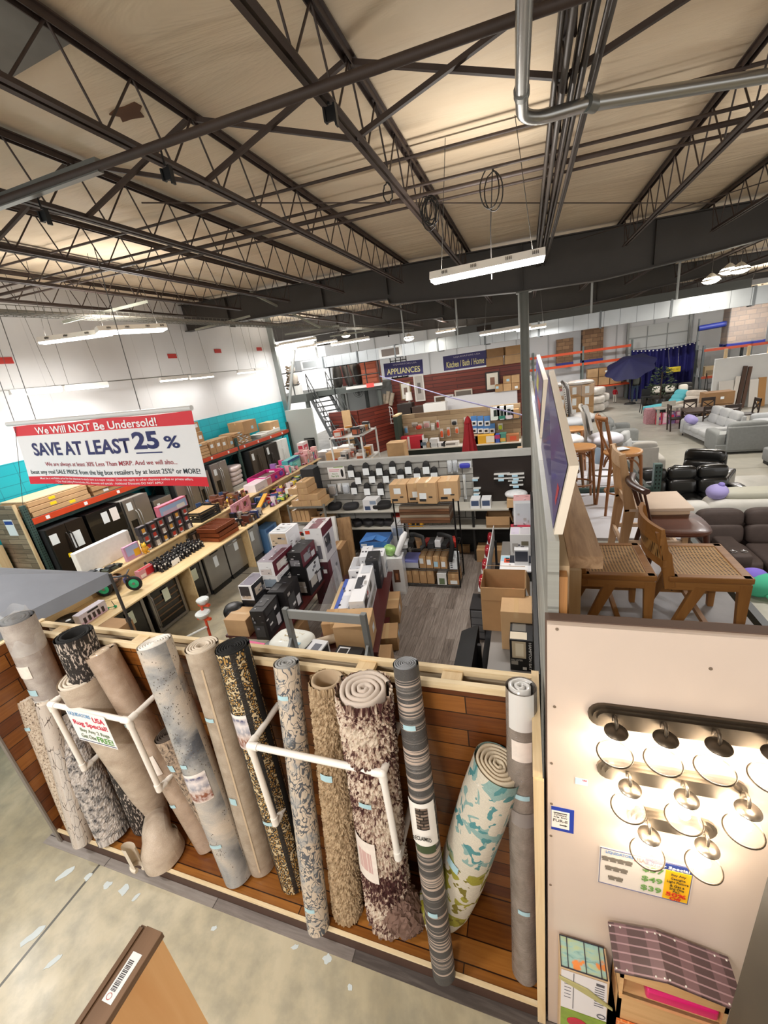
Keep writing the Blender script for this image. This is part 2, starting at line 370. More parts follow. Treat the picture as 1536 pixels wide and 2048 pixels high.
# ---- silver pipe with elbow and conduits at the joist by the column
z = 5.3
sp = thing('silver_pipe', 'bright metal conduit pipe bending under the joists', 'pipe', kind='structure')
pts = [(.06, 1.0, z), (.0, 3.55, z)]+[(.0+.2-.2*math.cos(a), 3.72+.2*math.sin(a), z) for a in [PI/2*k/6 for k in range(7)]]+[(.4, 3.93, z), (2.6, 4.75, z+.02)]
MB().tube(pts, .042, 14).build('pipe', plain('pipe_zinc', 'a9a9a6', .28, .85), sp)
for p in ((.0, 3.5, z), (.42, 3.94, z)): MB().cyl((p[0]-.0, p[1]-.03, z), (p[0]+(.06 if p[0] > .2 else 0), p[1]+.03, z), .05, 14).build('coupling', WT, sp)
b = MB()
for k, (dx, dz, r) in enumerate([(-.09, .0, .018), (-.04, -.03, .022), (.03, -.02, .016), (.08, .02, .024), (.13, -.03, .014), (.17, .03, .02)]): b.tube([(.3+dx, -1, 5.42+dz), (.3+dx, 6, 5.42+dz), (.3+dx*.8, 10.9, 5.42+dz)], r, 8)
tag(b.build('conduit_run', plain('conduit_dark', '4a423c', .4, .4)), 'bunch of parallel conduits strapped below a joist near the column', 'conduit', None, 'structure')
# ---- tracks with hooks, cable loops
for i, (x, y, lab) in enumerate([(334, 348, 'black clamp hook on the joist above the banner'), (660, 228, 'black clamp hook on the joist over the rug bay'), (88, 432, 'black clamp hook on the joist next to the side wall'), (505, 20, 'black clamp hook at the near end of a joist')]):
    p = at_z(x, y, 5.42)
    if i == 3: continue
    b = MB(); b.box(p, (.06, .015, .08)); b.box(p+Vector((.04, 0, -.015)), (.015, .04, .12)); b.box(p+Vector((-.035, .0, .0)), (.015, .04, .08)); b.cyl(p+Vector((0, 0, .05)), p+Vector((0, 0, .16)), .008)
    tag(b.build('beam_clamp', P('17181a', .4)), lab, 'clamp')
def loops(name, c, rr, lab, n=4, tail=0):
    b = MB(); r = random.Random(3)
    for k in range(n):
        R = rr*r.uniform(.7, 1.1); cx, cz = r.uniform(-.04, .04), r.uniform(-.06, .02); w0 = r.uniform(0, 6)
        b.tube([c+Vector((cx+R*.6*math.cos(w), r.uniform(-.02, .02), cz-R+R*1.1*math.sin(w))) for w in [2*PI*q/20 for q in range(20)]], .007, 5, closed=True)
    if tail: b.tube([c, c+Vector((-.05, .1, -.5)), c+Vector((-.06, .1, -tail))], .006, 5)
    return tag(b.build(name, P('1b1714', .5)), lab, 'cable')
loops('cable_coil', at_z(985, 345, 5.55)+Vector((0, 0, .02)), .2, 'black cable hanging in two loops from the bridging pipes', 2, 1.0)
loops('cable_coil', at_z(857, 395, 5.45), .13, 'tight coil of black cable tied to a joist chord', 6)
loops('cable_coil', at_z(772, 360, 5.42), .09, 'single small loop of cable below the bridging pipes', 1)
# ---- light fittings
UPF = .27            # upward fill added to each fitting to brighten the lining, share of its watts
LENS = glow('lamp_lens', 'fffaf2', TUBE_E)
def fixture(name, c, d, L, wd, hang, lab, cat='ceiling light', watts=TUBE_W, tilt=0., group=None, kind=0):
    'suspended fitting, length L along horizontal direction d'
    d = Vector(d).normalized(); rz = math.atan2(d.y, d.x)
    t = thing(name, lab, cat, c, rz, group)
    b = MB(); h = .085
    b.prism([(-L/2, -wd/2, 0), (-L/2, wd/2, 0), (-L/2, wd*.32, h), (-L/2, -wd*.32, h)], (L, 0, 0)); b.build('housing', P('e9e6e0', .4), t)
    MB().lo((-L/2+.01, -wd/2+.012, -.03), (L/2-.01, wd/2-.012, .0)).build('lens', LENS, t, .008)
    b = MB()
    hang = max(hang, roof_z(c[0])-c[2]-h-.04)
    for sx in (-.4, .4): b.cyl((sx*L, 0, h), (sx*L*.7, 0, h+hang), .004, 5)
    b.build('hanger', P('55524d', .4, .5), t)
    if kind == 0:
        b = MB()
        for q in (-.38, -.12, .18, .4):
            for k in range(4): b.box((q*L+k*.018, -wd*.41, h*.55), (.006, .03, .03), 0, 0, rotm(.9))
        b.build('vent_slot', P('4a4844'), t)
    if watts: area('lamp', (0, 0, -.045), L, wd*.8, watts, (1, .975, .95), t); area('added_uplight', (0, 0, h+.02), L*.9, .08, watts*UPF, (1, .95, .88), t, (PI, 0, 0))
    return t
fixture('fluorescent_light', (-.42, 5.45, 4.67), (1, 0, 0), 1.26, .26, .75, 'hanging white strip light next to the round column')
fixture('high_bay_light', (-6.72, 6.3, 5.02), at_z(335, 662, 5.02)-at_z(215, 668, 5.02), 1.12, .36, .5, 'bright broad high bay light over the appliance counter', watts=TUBE_W*1.0)
fixture('fluorescent_light', at_z(152, 676, 5.02), at_z(215, 672, 5.02)-at_z(92, 688, 5.02), 1.2, .2, .45, 'white strip light end to end with the bright high bay light', watts=TUBE_W*.7)
for k, (x0, y0, x1, y1, lab) in enumerate([(20, 790, 125, 780, 'strip light on the side wall next to the camera'), (130, 779, 217, 771, 'strip light on the side wall above the banner'), (320, 762, 375, 756, 'strip light on the side wall past the banner, nearer one'), (380, 757, 427, 752, 'strip light on the side wall past the banner, farther one'), (475, 746, 508, 743, 'strip light on the side wall second from the corner post'), (510, 743, 540, 739, 'strip light on the side wall touching the corner post')]):
    a, b = at_x(x0, y0, -9.0), at_x(x1, y1, -9.0)
    fixture('wall_strip_light', (a+b)/2, b-a, (b-a).length-.03, .09, 1.5, lab, watts=TUBE_W*.1, kind=1)
rod('light_track', (-9.0, 4.5, 4.33), (-9.0, 14, 4.33), .012, 'thin wire track carrying the side wall strip lights', 'track', WT)
# fittings added for their light behind the camera, over the furniture and the rear
for k, (x, y, zz, w, lab) in enumerate([(-4.2, -.8, 5.3, 1.6, 'added strip light over the walkway behind the camera'), (-1.2, -2.2, 5.3, 1.8, 'added strip light at the head of the stairs'), (-7.8, 1.4, 5.2, 1.1, 'added strip light over the shade canopy'), (3.6, 6.2, 4.9, 1.4, 'added strip light over the brown sofa'), (6.8, 9.5, 4.9, 1.4, 'added strip light over the black leather sofa'), (4.2, 14., 4.95, 1.3, 'added strip light over the pale recliners'), (-4.6, 9.2, 5.1, 1.3, 'added strip light over the tool wall'), (8.5, 16.5, 4.85, 1.4, 'added strip light over the grey sofas'), (2.5, 23.5, 5.0, 2.6, 'added strip light before the end wall racks'), (-4., 24., 5.1, 2.6, 'added strip light behind the red wall'), (9.5, 23.5, 4.8, 2.4, 'added strip light over the dark steel rack'), (-9.5, 20.2, 5.3, 1.0, 'added strip light over the mezzanine')]):
    fixture('fluorescent_light', (x, y, zz), (1, 0, 0), 1.24, .26, .5, lab, watts=TUBE_W*w) if not (k in (4, 6, 5)) else None
for k, (x, y, Y, L, lab) in enumerate([(595, 685, 14.6, 1.5, 'bright strip light above the stairs'), (550, 695, 15.5, .5, 'short strip light beside the corner post'), (614, 695, 17.5, .9, 'strip light behind the stair landing'), (700, 684, 15.2, 1.5, 'bright strip light before the duct'), (1010, 662, 13.6, 1.45, 'strip light hanging before the duct beside the round column'), (1062, 657, 15., .9, 'strip light half behind the round column'), (1476, 655, 30.5, .1, '')]):
    if k < 6: fixture('fluorescent_light', at_y(x, y, Y), (1, 0, 0), L, .22, .8, lab, watts=TUBE_W*.7, kind=1)
for k, (x, y, Y, lab) in enumerate([(692, 672, 19, 'small round pendant lamp above the strip light'), (818, 678, 16, 'small round pendant lamp in front of the duct'), (1422, 562, 14, 'round high bay lamp lowest of three'), (1458, 543, 13.6, 'round high bay lamp next to the steel post'), (1480, 541, 13.2, 'round high bay lamp brightest of three')]):
    p = at_y(x, y, Y); t = thing('pendant_lamp', lab, 'lamp', p)
    MB().lathe([(.03, .18), (.06, .16), (.2, .02), (.21, 0)], n=18).build('shade', P('c9c6bf', .35, .4), t)
    MB().ball((0, 0, .02), (.19, .19, .09), 14).build('diffuser', glow('pendant_glow', 'fff6e2', 14), t)
    MB().cyl((0, 0, .17), (0, 0, roof_z(p.x)-p.z), .006, 5).build('cord', P('3a3733'), t)
    area('lamp', (0, 0, -.1), .3, .3, TUBE_W*.7, (1, .93, .82), t)
# ================================================================ the rug bay
BAM = planks('bamboo_planks', ['592c10', '6f3d17', '86501f', '98602b'], 1.0, .13, 0, 2, .38, '2a1206', (2.5, 45), coat=.2)
BAMF = planks('bamboo_floor', ['6a3814', '84501e', '9a6228', 'ab7234'], 1.2, .13, 0, 1, .32, '2a1206', (2.5, 45), coat=.3)
BAMY = planks('bamboo_side', ['592c10', '6f3d17', '86501f', '98602b'], 1.0, .13, 1, 2, .38, '2a1206', (2.5, 45), coat=.2)
PINE = wood('pine_stud', 'd9bf93', 'ead7b2', 0, .6); PINEZ = wood('pine_upright', 'd4b68a', 'e6cfa6', 2, .6); PINEY = wood('pine_along', 'd4b68a', 'e6cfa6', 1, .6)
DARKW = plain('dark_fascia', '4a3226', .5, 0, 0, .1, 6)
bay = thing('rug_bay', 'dark bamboo clad open bay with pine framing that holds the rolled rugs', 'display rack', (0, 0, 0))
b = MB().lo((-4.23, 1.84, .0), (.03, 1.855, 2.0)).build('back_panel', BAM, bay)
MB().lo((-4.23, 1.37, .0), (.0, 1.84, .14)).build('deck', BAMF, bay)
MB().lo((-4.23, 1.352, .128), (.0, 1.372, .152)).build('deck_trim', PINE, bay); MB().lo((-4.23, 1.358, 0), (.0, 1.37, .128)).build('fascia', DARKW, bay)
MB().lo((-4.27, 1.35, 0), (-4.23, 2.0, 2.04)).build('side_panel', BAMY, bay); MB().lo((.0, 1.35, 0), (.035, 2.0, 2.04)).build('side_panel', BAMY, bay)
MB().lo((-4.275, 1.338, 0), (-4.225, 1.352, 2.04)).build('edge_strip', plain('grey_edge', '7d746b', .6), bay); MB().lo((-.004, 1.338, 0), (.04, 1.352, 2.04)).build('edge_strip', PINEZ, bay)
MB().lo((-4.27, 1.35, 2.04), (-4.22, 2.0, 2.052)).build('cap_strip', PINEY, bay); MB().lo((-.005, 1.35, 2.04), (.035, 2.0, 2.052)).build('cap_strip', PINEY, bay)
MB().lo((-4.22, 1.826, 2.0), (-.005, 1.86, 2.045)).build('top_rail', PINE, bay); MB().lo((-4.22, 1.95, 2.0), (-.005, 1.985, 2.04)).build('top_rail', PINE, bay)
MB().lo((-4.22, 1.99, 0), (-.005, 2.0, 2.0)).build('rear_panel', P('b9a78c', .6), bay)
for x in (-3.9, -2.95, -2.0, -1.0, -.45): MB().lo((x-.06, 1.86, 2.0), (x+.06, 1.95, 2.03)).build('spacer_block', PINEY, bay)
# ---- rolled rugs
def rug_mat(name, kind, c, wrap=0., rough=.85, fuzz=.4):
    'c: colours; kind picks the woven pattern (uv = turn, metres)'
    m = NT(name); u = m.uv(0, 1, .75, 1., 'UV')
    def V(sx, sy): return m.uv(0, 1, .75*sx, sy, 'UV')
    fine = m.noise(u, 160., 2)
    if kind == 'plain': col = m.ramp(m.noise(u, 9., 5), [(.3, c[0]), (.7, c[1])])
    elif kind == 'mottle':
        a = m.noise(V(1, .8), c[3] if len(c) > 3 and not isinstance(c[3], str) else 24., 4, .7, .6); col = m.ramp(a, [(.36, c[2]), (.46, c[1]), (.58, c[0])])
    elif kind == 'bands':
        a = m.noise(V(.7, .8), 1.7, 5, .55, .5); col = m.ramp(a, [(.36, c[0]), (.43, c[1]), (.52, c[2]), (.6, c[3])])
        s = m.n('TexVoronoi', {'Vector': V(1, .7), 'Scale': 60.}).outputs[0]
        col = m.mix(m.math('MULTIPLY', m.math('LESS_THAN', s, .23), m.math('GREATER_THAN', m.noise(u, 4.), .52)), col, c[4])
    elif kind == 'dash':
        a = m.noise(V(2.4, .7), 30., 3, .6, .2); b = m.noise(u, 6.); col = m.ramp(m.math('ADD', a, m.math('MULTIPLY', b, .35)), [(.56, c[0]), (.64, c[1])])
    elif kind == 'leopard':
        v = m.n('TexVoronoi', {'Vector': V(1, 1), 'Scale': 52.}).outputs[0]
        col = m.ramp(v, [(.1, c[1]), (.34, c[1]), (.4, c[0]), (.62, c[0]), (.7, c[2])])
        w = m.n('TexWave', {'Vector': m.uv(0, 1, 3., .0, 'UV'), 'Scale': .55, 'Distortion': 0.}).outputs[0]
        col = m.mix(m.math('GREATER_THAN', w, .86), col, c[0])
    elif kind == 'scroll':
        n_ = m.noise(V(1, 1), 7., 2, .5); w = m.math('ABSOLUTE', m.math('SUBTRACT', m.noise(V(1, 1), 15., 1, .4, 1.4), .5))
        col = m.ramp(w, [(.04, c[1]), (.06, c[0])]); col = m.mix(m.ramp(n_, [(.52, (0,)*3), (.62, (.6,)*3)]), col, c[2])
    elif kind == 'blotch':
        a = m.noise(V(2.6, .8), 26., 4, .7, .3); b = m.noise(V(.6, 1), 3.2, 2); col = m.ramp(m.math('ADD', m.math('MULTIPLY', a, .75), m.math('MULTIPLY', b, .5)), [(.57, c[2]), (.62, c[1]), (.68, c[0])])
    elif kind == 'stripes':
        w = m.noise(m.uv(0, 1, .12, 24., 'UV'), 1., 2, .6, .15); z = m.noise(m.uv(0, 1, .05, 5., 'UV'), 1., 1); col = m.ramp(m.math('ADD', w, m.math('MULTIPLY', m.math('SUBTRACT', z, .5), .3)), [(.5, c[0]), (.545, c[1]), (.56, c[2]), (.6, c[2]), (.615, c[0])])
    elif kind == 'floral':
        v = m.noise(V(1, .8), 10., 2, .5, .6); v2 = m.noise(V(1.2, .9), 12., 2, .5, .5); y = m.n('SeparateXYZ', {0: m.tc.outputs['UV']}).outputs[1]
        top = m.ramp(y, [(.85, (0,)*3), (.95, (1,)*3)])
        col = m.mix(m.math('GREATER_THAN', v, .56), c[0], m.mix(top, c[1], c[3])); col = m.mix(m.math('GREATER_THAN', v2, .6), col, m.mix(top, c[2], c[4]))
    elif kind == 'marks':
        w = m.n('TexVoronoi', {'Vector': V(1, .35), 'Scale': 26.}, feature='DISTANCE_TO_EDGE').outputs[0]
        col = m.mix(m.math('MULTIPLY', m.math('LESS_THAN', w, .035), m.math('GREATER_THAN', m.noise(u, 5.), .5)), c[0], c[1])
    col = m.mix(m.math('MULTIPLY', fine, .35), col, (.02, .015, .01), 'MIX') if fuzz else col
    m.col(col); m.set(Roughness=rough, Coat_Weight=wrap, Coat_Roughness=.16, Specular_IOR_Level=.3)
    if wrap:
        w1 = m.noise(m.uv(0, 1, 2.2, 9., 'UV'), 4., 3, .6, 1.8); nb = m.n('Bump', {'Height': w1, 'Strength': .55, 'Distance': .03}).outputs[0]
        m.t.links.new(nb, m.b.inputs['Coat Normal'])
    m.bump(fine, .35, .004)
    return m.m
STK = P('a9cbd3', .4); STK2 = P('e8e4dd', .5)
def roll(lab, base, top, r, mat, edge, back, turns=4, flat=1., shag=0., pts=None, rad=None, sticks=(), tags=(), open_=.25, nu=40, seed=0, cap=None, group='rolled rugs in the rug bay', foot=0):
    base, top = Vector(base), Vector(top)
    P_ = [Vector(p) for p in pts] if pts else [base.lerp(top, i/8) for i in range(9)]
    # resample
    L = [0.]
    for a, c in zip(P_, P_[1:]): L.append(L[-1]+(c-a).length)
    N = max(24, int(L[-1]/(.012 if shag else .03)))
    rd = random.Random(seed+11); ph = [rd.uniform(0, 6) for _ in range(8)]
    def at(s):
        for i in range(len(P_)-1):
            if s <= L[i+1] or i == len(P_)-2:
                t = (s-L[i])/(L[i+1]-L[i]); return P_[i].lerp(P_[i+1], t), i+t
    def radius(q, w, s):
        k = r
        if rad: i = min(int(q), len(rad)-2); k = r*(rad[i]+(rad[i+1]-rad[i])*(q-i))
        k *= 1+.018*math.sin(3.1*s+ph[0])+.012*math.sin(2*w+4*s+ph[1])+.006*math.sin(3*w+9*s+ph[2])
        return k
    t0 = (P_[1]-P_[0]).normalized(); nrm = Vector((1, 0, 0)); nrm = (nrm-t0*nrm.dot(t0)).normalized()
    ctr, nx, ny = [], [], []
    for i in range(N+1):
        s = L[-1]*i/N; c, q = at(s); c2, _ = at(min(L[-1], s+.12)); c1, _ = at(max(0, s-.12)); t = (c2-c1).normalized()
        nrm = (nrm-t*nrm.dot(t)).normalized(); ctr.append((c2+c1+c)/3 if 0 < i < N else c); nx.append(nrm.copy()); ny.append(t.cross(nrm))
    t1 = (P_[-1]-P_[-2]).normalized()
    def pt(i, w, k=None):
        s = L[-1]*i/N; _, q = at(s); R = radius(q, w, s) if k is None else k
        j = rd.uniform(-shag, shag*1.3) if shag and k is None else 0
        return ctr[i]+nx[i]*math.cos(w)*(R+j)+ny[i]*math.sin(w)*(R+j)*flat
    o = thing('rolled_rug', lab, 'rug', (0, 0, 0), 0, group)
    nu = nu*2 if shag else nu
    b = MB(); vs, fs, uvs = [], [], []
    for i in range(N+1):
        for k in range(nu+1):
            w = 2*PI*k/nu
            vs.append(pt(i, w) if k < nu else vs[i*(nu+1)]); uvs.append((k/nu, L[-1]*i/N))
    for i in range(N):
        for k in range(nu): fs.append((i*(nu+1)+k, i*(nu+1)+k+1, (i+1)*(nu+1)+k+1, (i+1)*(nu+1)+k))
    b._add(vs, fs, 0, not shag, uvs)
    b._add([pt(0, 2*PI*k/nu) for k in range(nu)], [tuple(range(nu-1, -1, -1))], 0)
    b.build('pile', mat, o)
    # the spiral of backing that shows at the upper end
    _, q1 = at(L[-1]); R = radius(q1, 0, L[-1])
    def spiral(ie, td, turns, R):
        e = MB(); n = 26*turns; th = R*(1-open_)/turns; depth = .16
        def sp(f, dr, dz):
            w = 2*PI*turns*f+.6; k = max(R-th*.06-(R*(1-open_)-th*.3)*f+dr+.012*R*math.sin(5*w), .003)
            return ctr[ie]+nx[ie]*math.cos(w)*k+ny[ie]*math.sin(w)*k*flat+td*(dz+rd.uniform(-1, 1)*.0015)
        e.grid(lambda u, v: sp(u, -th*.62, -depth) if v < .2 else (sp(u, -th*.62, .0) if v < .4 else (sp(u, -th*.3, .004) if v < .6 else (sp(u, 0, .0) if v < .9 else sp(u, 0, -depth)))), n, 4)
        e.build('rolled_end', edge, o)
    spiral(N, t1, turns, R)
    if foot: spiral(0, -t1*0-(P_[1]-P_[0]).normalized(), foot, radius(0, 0, 0)*1.02)
    k = MB(); k._add([ctr[N]-t1*.13+nx[N]*math.cos(2*PI*i/20)*R*.97+ny[N]*math.sin(2*PI*i/20)*R*.97*flat for i in range(20)], [tuple(range(20))]); k.build('core', back, o)
    def patch(name, u0, u1, s0, s1, m, off=.004):
        g = MB(); i0, i1 = int(N*s0/L[-1]), max(int(N*s0/L[-1])+1, int(N*s1/L[-1]))
        def f(a, v):
            i = min(N, int(round(i0+(i1-i0)*v))); w = u0+(u1-u0)*a; s = L[-1]*i/N; _, q = at(s)
            return pt(i, w, radius(q, w, s)+off+shag)
        g.grid(f, 8, i1-i0); return g.build(name, m, o)
    for (w, s, ww, hh) in sticks: patch('price_sticker', w-ww/r*.36, w+ww/r*.36, s-hh*.33, s+hh*.33, STK, .005)
    for tg in tags:
        w, s, ww, hh, m = tg[:5]; patch('rug_label', w-ww/r/2, w+ww/r/2, s-hh/2, s+hh/2, m, .004)
    if cap: cap(o, ctr[N], t1, nx[N], ny[N], R)
    o['_L'] = L[-1]; del o['_L']
    return o, patch
LBL = plain('paper_label', 'e9ddd2', .45, 0, .3, .06, 30)
def photo_label():
    m = NT('photo_label'); v = m.uv(0, 1, 1, 1, 'UV'); y = m.n('SeparateXYZ', {0: m.tc.outputs['UV']}).outputs[1]
    c = m.ramp(y, [(.0, 'd9cdc4'), (.1, '7a3d2c'), (.28, '8d5a44'), (.36, 'c8b6ae'), (.5, '8d8f9d'), (.7, 'd5cfd0'), (.86, '343a6b'), (.93, 'eee9e4')])
    m.col(m.mix(m.ramp(m.noise(v, 6., 3), [(.45, (0,)*3), (.6, (.6,)*3)]), c, 'e6dcd8')); m.set(Roughness=.3, Coat_Weight=.4); return m.m
PHL = photo_label()
CLEAR = NT('clear_film'); CLEAR.col('f2f2f0'); CLEAR.set(Roughness=.12, Alpha=.2, Coat_Weight=.6); CLEAR = CLEAR.m
def bottom(x, y, r, z=.152): p = at_z(x, y, z); return Vector((p.x, p.y+r*.9, z))
FR = -PI/2   # the side of a roll that faces the walkway

def gather(o, c, t, nx, ny, R):
    MB().grid(lambda u, v: c+nx*math.cos(6.2832*u)*R*(1.04-.3*v*v)*(1+.05*math.sin(31*u)*v)+ny*math.sin(6.2832*u)*R*(1.04-.3*v*v)*(1+.05*math.sin(31*u)*v)+t*(-.3+.38*v+.018*math.sin(23*u+5*v)*v), 40, 8).build('gathered_plastic', CLEAR, o)
CREAM = P('d9cdbd', .9); GREYB = P('9a9a98', .85); BLK = P('141312', .9); DRK = P('2a2724', .95); TANB = P('b59f83', .9)
roll('grey beige rug sealed in clear plastic with gathered top, in the end corner', (-4.09, 1.68, .15), at_y(32, 1236, 1.69), .118, rug_mat('rug_grey_beige', 'plain', ['a99d94', 'c9bfb6'], .8), P('3c3e42', .8), DRK, 3, tags=[(FR+.1, 1.72, .13, .13, LBL), (FR, 1.3, .22, .22, P('d8d5d0', .25, 0, .6))], sticks=[(FR+.1, 1.5, .13, .05)], seed=1, cap=gather)
roll('short cream rug with brown speckled ends, first in front of the end panel', bottom(143, 1672, .1), at_y(56, 1393, 1.64), .098, rug_mat('rug_speckled', 'mottle', ['d8c9b4', 'c2ad96', '4a3a30', 60.], .2), CREAM, DRK, 3, sticks=[(FR, 1.12, .12, .07)], seed=2)
roll('slim plastic wrapped cream rug with thin dark line pattern', bottom(152, 1698, .075), at_y(92, 1402, 1.6), .078, rug_mat('rug_lines', 'marks', ['d2c5b8', '5a4c44'], .9), CREAM, DRK, 3, seed=3, tags=[(FR+.9, .5, .05, 1.0, CLEAR)])
roll('fluffy grey rug with dark slate mottling behind the bracket sign', bottom(205, 1698, .13), at_y(122, 1428, 1.67), .125, rug_mat('rug_slate_mottle', 'mottle', ['cdc3ba', '9a948f', '3c3c40', 20.], .15), P('3a3838', .9), DRK, 4, shag=.004, seed=4)
roll('tall cream rug with short black dashes and black backing', bottom(276, 1668, .125), at_y(147, 1268, 1.7), .128, rug_mat('rug_black_dash', 'dash', ['cdbdb0', '231d1b'], .3), BLK, DRK, 2, open_=.6, seed=5)
roll('thick cream wool rug with loose spiral top and crumpled foot', None or at_z(305, 1735, .15)+Vector((0, .1, 0)), at_y(160, 1352, 1.64), .16, rug_mat('rug_cream_wool', 'plain', ['b8a48f', 'd9c8b4'], .5), P('d2c6b4', .9), P('8a7c6c', .9), 5, open_=.12, seed=6,
     pts=[at_z(306, 1744, .152)+Vector((0, .13, 0)), at_z(306, 1744, .152)+Vector((-.01, .13, .16)), at_z(306, 1744, .152)+Vector((-.01, .14, .24)), at_y(314, 1625, 1.68), at_y(292, 1575, 1.68), at_y(255, 1510, 1.67), at_y(205, 1430, 1.66), at_y(160, 1352, 1.64)], rad=[1.0, .92, .72, .62, .88, .97, 1., 1.], foot=3)[0]
o6 = bpy.data.objects['rolled_rug.005']; fc = at_z(270, 1738, .16); MB().tube([fc+Vector((.02+.055*math.cos(w)-.02*w/6, .02+.03*math.sin(w), .0)) for w in [k*.4 for k in range(14)]], .02, 6).build('curled_corner', _mats['paint_d2c6b4_90_0_0'], o6)
MB().grid(lambda u, v: fc+Vector((.03+.06*math.cos(5.2*u)-.03*u, .02+.035*math.sin(5.2*u), .26*v+.0)), 16, 4).build('loose_flap', _mats['paint_d2c6b4_90_0_0'], o6)
roll('plain tan rug in shiny plastic with folded end, under the open bracket arm', bottom(405, 1705, .095), at_y(201, 1302, 1.72), .104, rug_mat('rug_tan', 'plain', ['a9907a', 'c2aa94'], .9), P('cdb79d', .5, 0, .6), TANB, 2, open_=.1, seed=7, sticks=[(FR+.2, 1.35, .1, .06), (FR, .55, .08, .05)], tags=[(FR+.2, .95, .1, .16, LBL)])
roll('short tan and grey flecked rug with dark spiral end', bottom(442, 1712, .1), at_y(336, 1466, 1.66), .1, rug_mat('rug_flecked', 'mottle', ['bba48c', '8d7b6b', '3a2c22', 32.], .25), P('4a3f36', .9), DRK, 4, seed=8, sticks=[(FR, 1.0, .08, .06)])
roll('slate blue and cream abstract rug with white spiral end', bottom(462, 1776, .115), at_y(308, 1284, 1.72), .116, rug_mat('rug_abstract', 'bands', ['585d66', 'a8a8a6', 'd8cbbb', 'cfc0ad', '5f5850'], .7), P('e2ddd4', .8), CREAM, 6, open_=.05, seed=9, sticks=[(FR+.1, .42, .14, .09), (FR, 1.15, .08, .06)], tags=[(FR+.25, .95, .2, .26, PHL)])
roll('long plain cream rug in a loose clear wrapper, next to the leopard rug', bottom(512, 1752, .105), at_y(403, 1290, 1.73), .106, rug_mat('rug_plain_cream', 'plain', ['a4937f', 'c5b5a1'], .6), P('cfc2b0', .85), P('4c453e'), 4, open_=.3, seed=10, sticks=[(FR, 1.55, .1, .06), (FR, .8, .08, .1)], tags=[(FR+.5, 1.0, .012, 1.9, P('c3ae92', .6))])
roll('black backed rug with gold leopard print', bottom(578, 1786, .105), at_y(464, 1292, 1.73), .112, rug_mat('rug_leopard', 'leopard', ['17120f', 'b98e4a', 'd8c196'], .5), BLK, BLK, 6, open_=.05, seed=11, tags=[(FR-.1, 1.5, .14, .26, PHL), (0.0, 1.2, .05, 2.0, BLK)], sticks=[(FR, .72, .1, .06)])
roll('slim ivory rug with grey blue scrollwork, in front of the second bracket', bottom(628, 1874, .075), at_y(572, 1325, 1.73), .08, rug_mat('rug_scroll', 'scroll', ['d8c7b2', '555a62', '9aa0a4'], .7), GREYB, P('6a6a68'), 3, open_=.2, seed=12, sticks=[(FR, 1.85, .1, .06), (FR, .25, .1, .05)])
roll('tan shag rug with an open hollow end', bottom(686, 1848, .1), at_y(653, 1358, 1.73), .108, rug_mat('rug_tan_shag', 'mottle', ['c3aa88', 'a98f6f', '7d6749', 40.], .0), TANB, P('6a5a48'), 1, open_=.75, shag=.009, seed=13, sticks=[(FR, 1.3, .1, .08)])
o15, pa = roll('fat cream shag rug with maroon blotches and a fringed spiral end', bottom(768, 1872, .155), at_y(727, 1376, 1.66), .155, rug_mat('rug_maroon_shag', 'blotch', ['dccbb6', 'a98a78', '44201f'], .0), P('cdbfb2', .9), P('8a7e74'), 4, open_=.08, shag=.011, seed=14, sticks=[(FR, 1.25, .1, .06)], tags=[(FR-.35, .75, .16, .36, LBL), (FR-.35, .74, .1, .18, P('c9a39c', .5))])
fc = MB().cushion((at_y(806, 1818, 1.52)), (.26, .24, .34), rotm(0, -.45, .3), 0, 14, .8); fc.v = [tuple(q+rnd.uniform(-.012, .012) for q in v) for v in fc.v]; fc.sm = [False]*len(fc.sm)
fc.build('flared_corner', rug_mat('rug_maroon_corner', 'blotch', ['dccbb6', 'a98a78', '44201f'], .0), o15)
o16, pa = roll('tall charcoal and cream striped rug with a white paper band', bottom(884, 1972, .072), at_y(811, 1326, 1.74), .074, rug_mat('rug_stripes', 'stripes', ['4f4c4a', '8a827b', 'c9b3a2'], .55), P('8d8f92', .85), P('4a4a4c'), 5, open_=.05, seed=15, sticks=[(FR, 1.8, .1, .05), (FR, .55, .08, .06)])
band = MB()
def wrap(o, base, top, r, s0, s1, u0, u1, mat, name, off=.006):
    base, top = Vector(base), Vector(top); t = (top-base).normalized(); nx = (Vector((1, 0, 0))-t*t.x).normalized(); ny = t.cross(nx)
    return MB().grid(lambda u, v: base+t*(s0+(s1-s0)*v)+nx*math.cos(u0+(u1-u0)*u)*(r+off)+ny*math.sin(u0+(u1-u0)*u)*(r+off), 12, 2).build(name, mat, o), t, nx, ny
b16, t16 = bottom(884, 1972, .072), at_y(811, 1326, 1.74)
_, t, nx, ny = wrap(o16, b16, t16, .0765, 1.02, 1.3, FR-1.3, FR+1.2, P('ece6dd', .45), 'paper_band')
wrap(o16, b16, t16, .0765, 1.13, 1.27, FR-.3, FR+.6, planks('plaid_swatch', ['3d322c', '6d5a4e', '9c8878'], .05, .02, 0, 2), 'swatch', .0075)
q = b16+t*1.075-ny*.086; text('RECLAIMED', frame4(q, nx, t), .11, .026, P('1c1a18'), o16, bold=.01)
wrap(o16, b16, t16, .0765, .97, 1.02, FR-.6, FR+.9, P('3c4a2e', .5), 'paper_band')
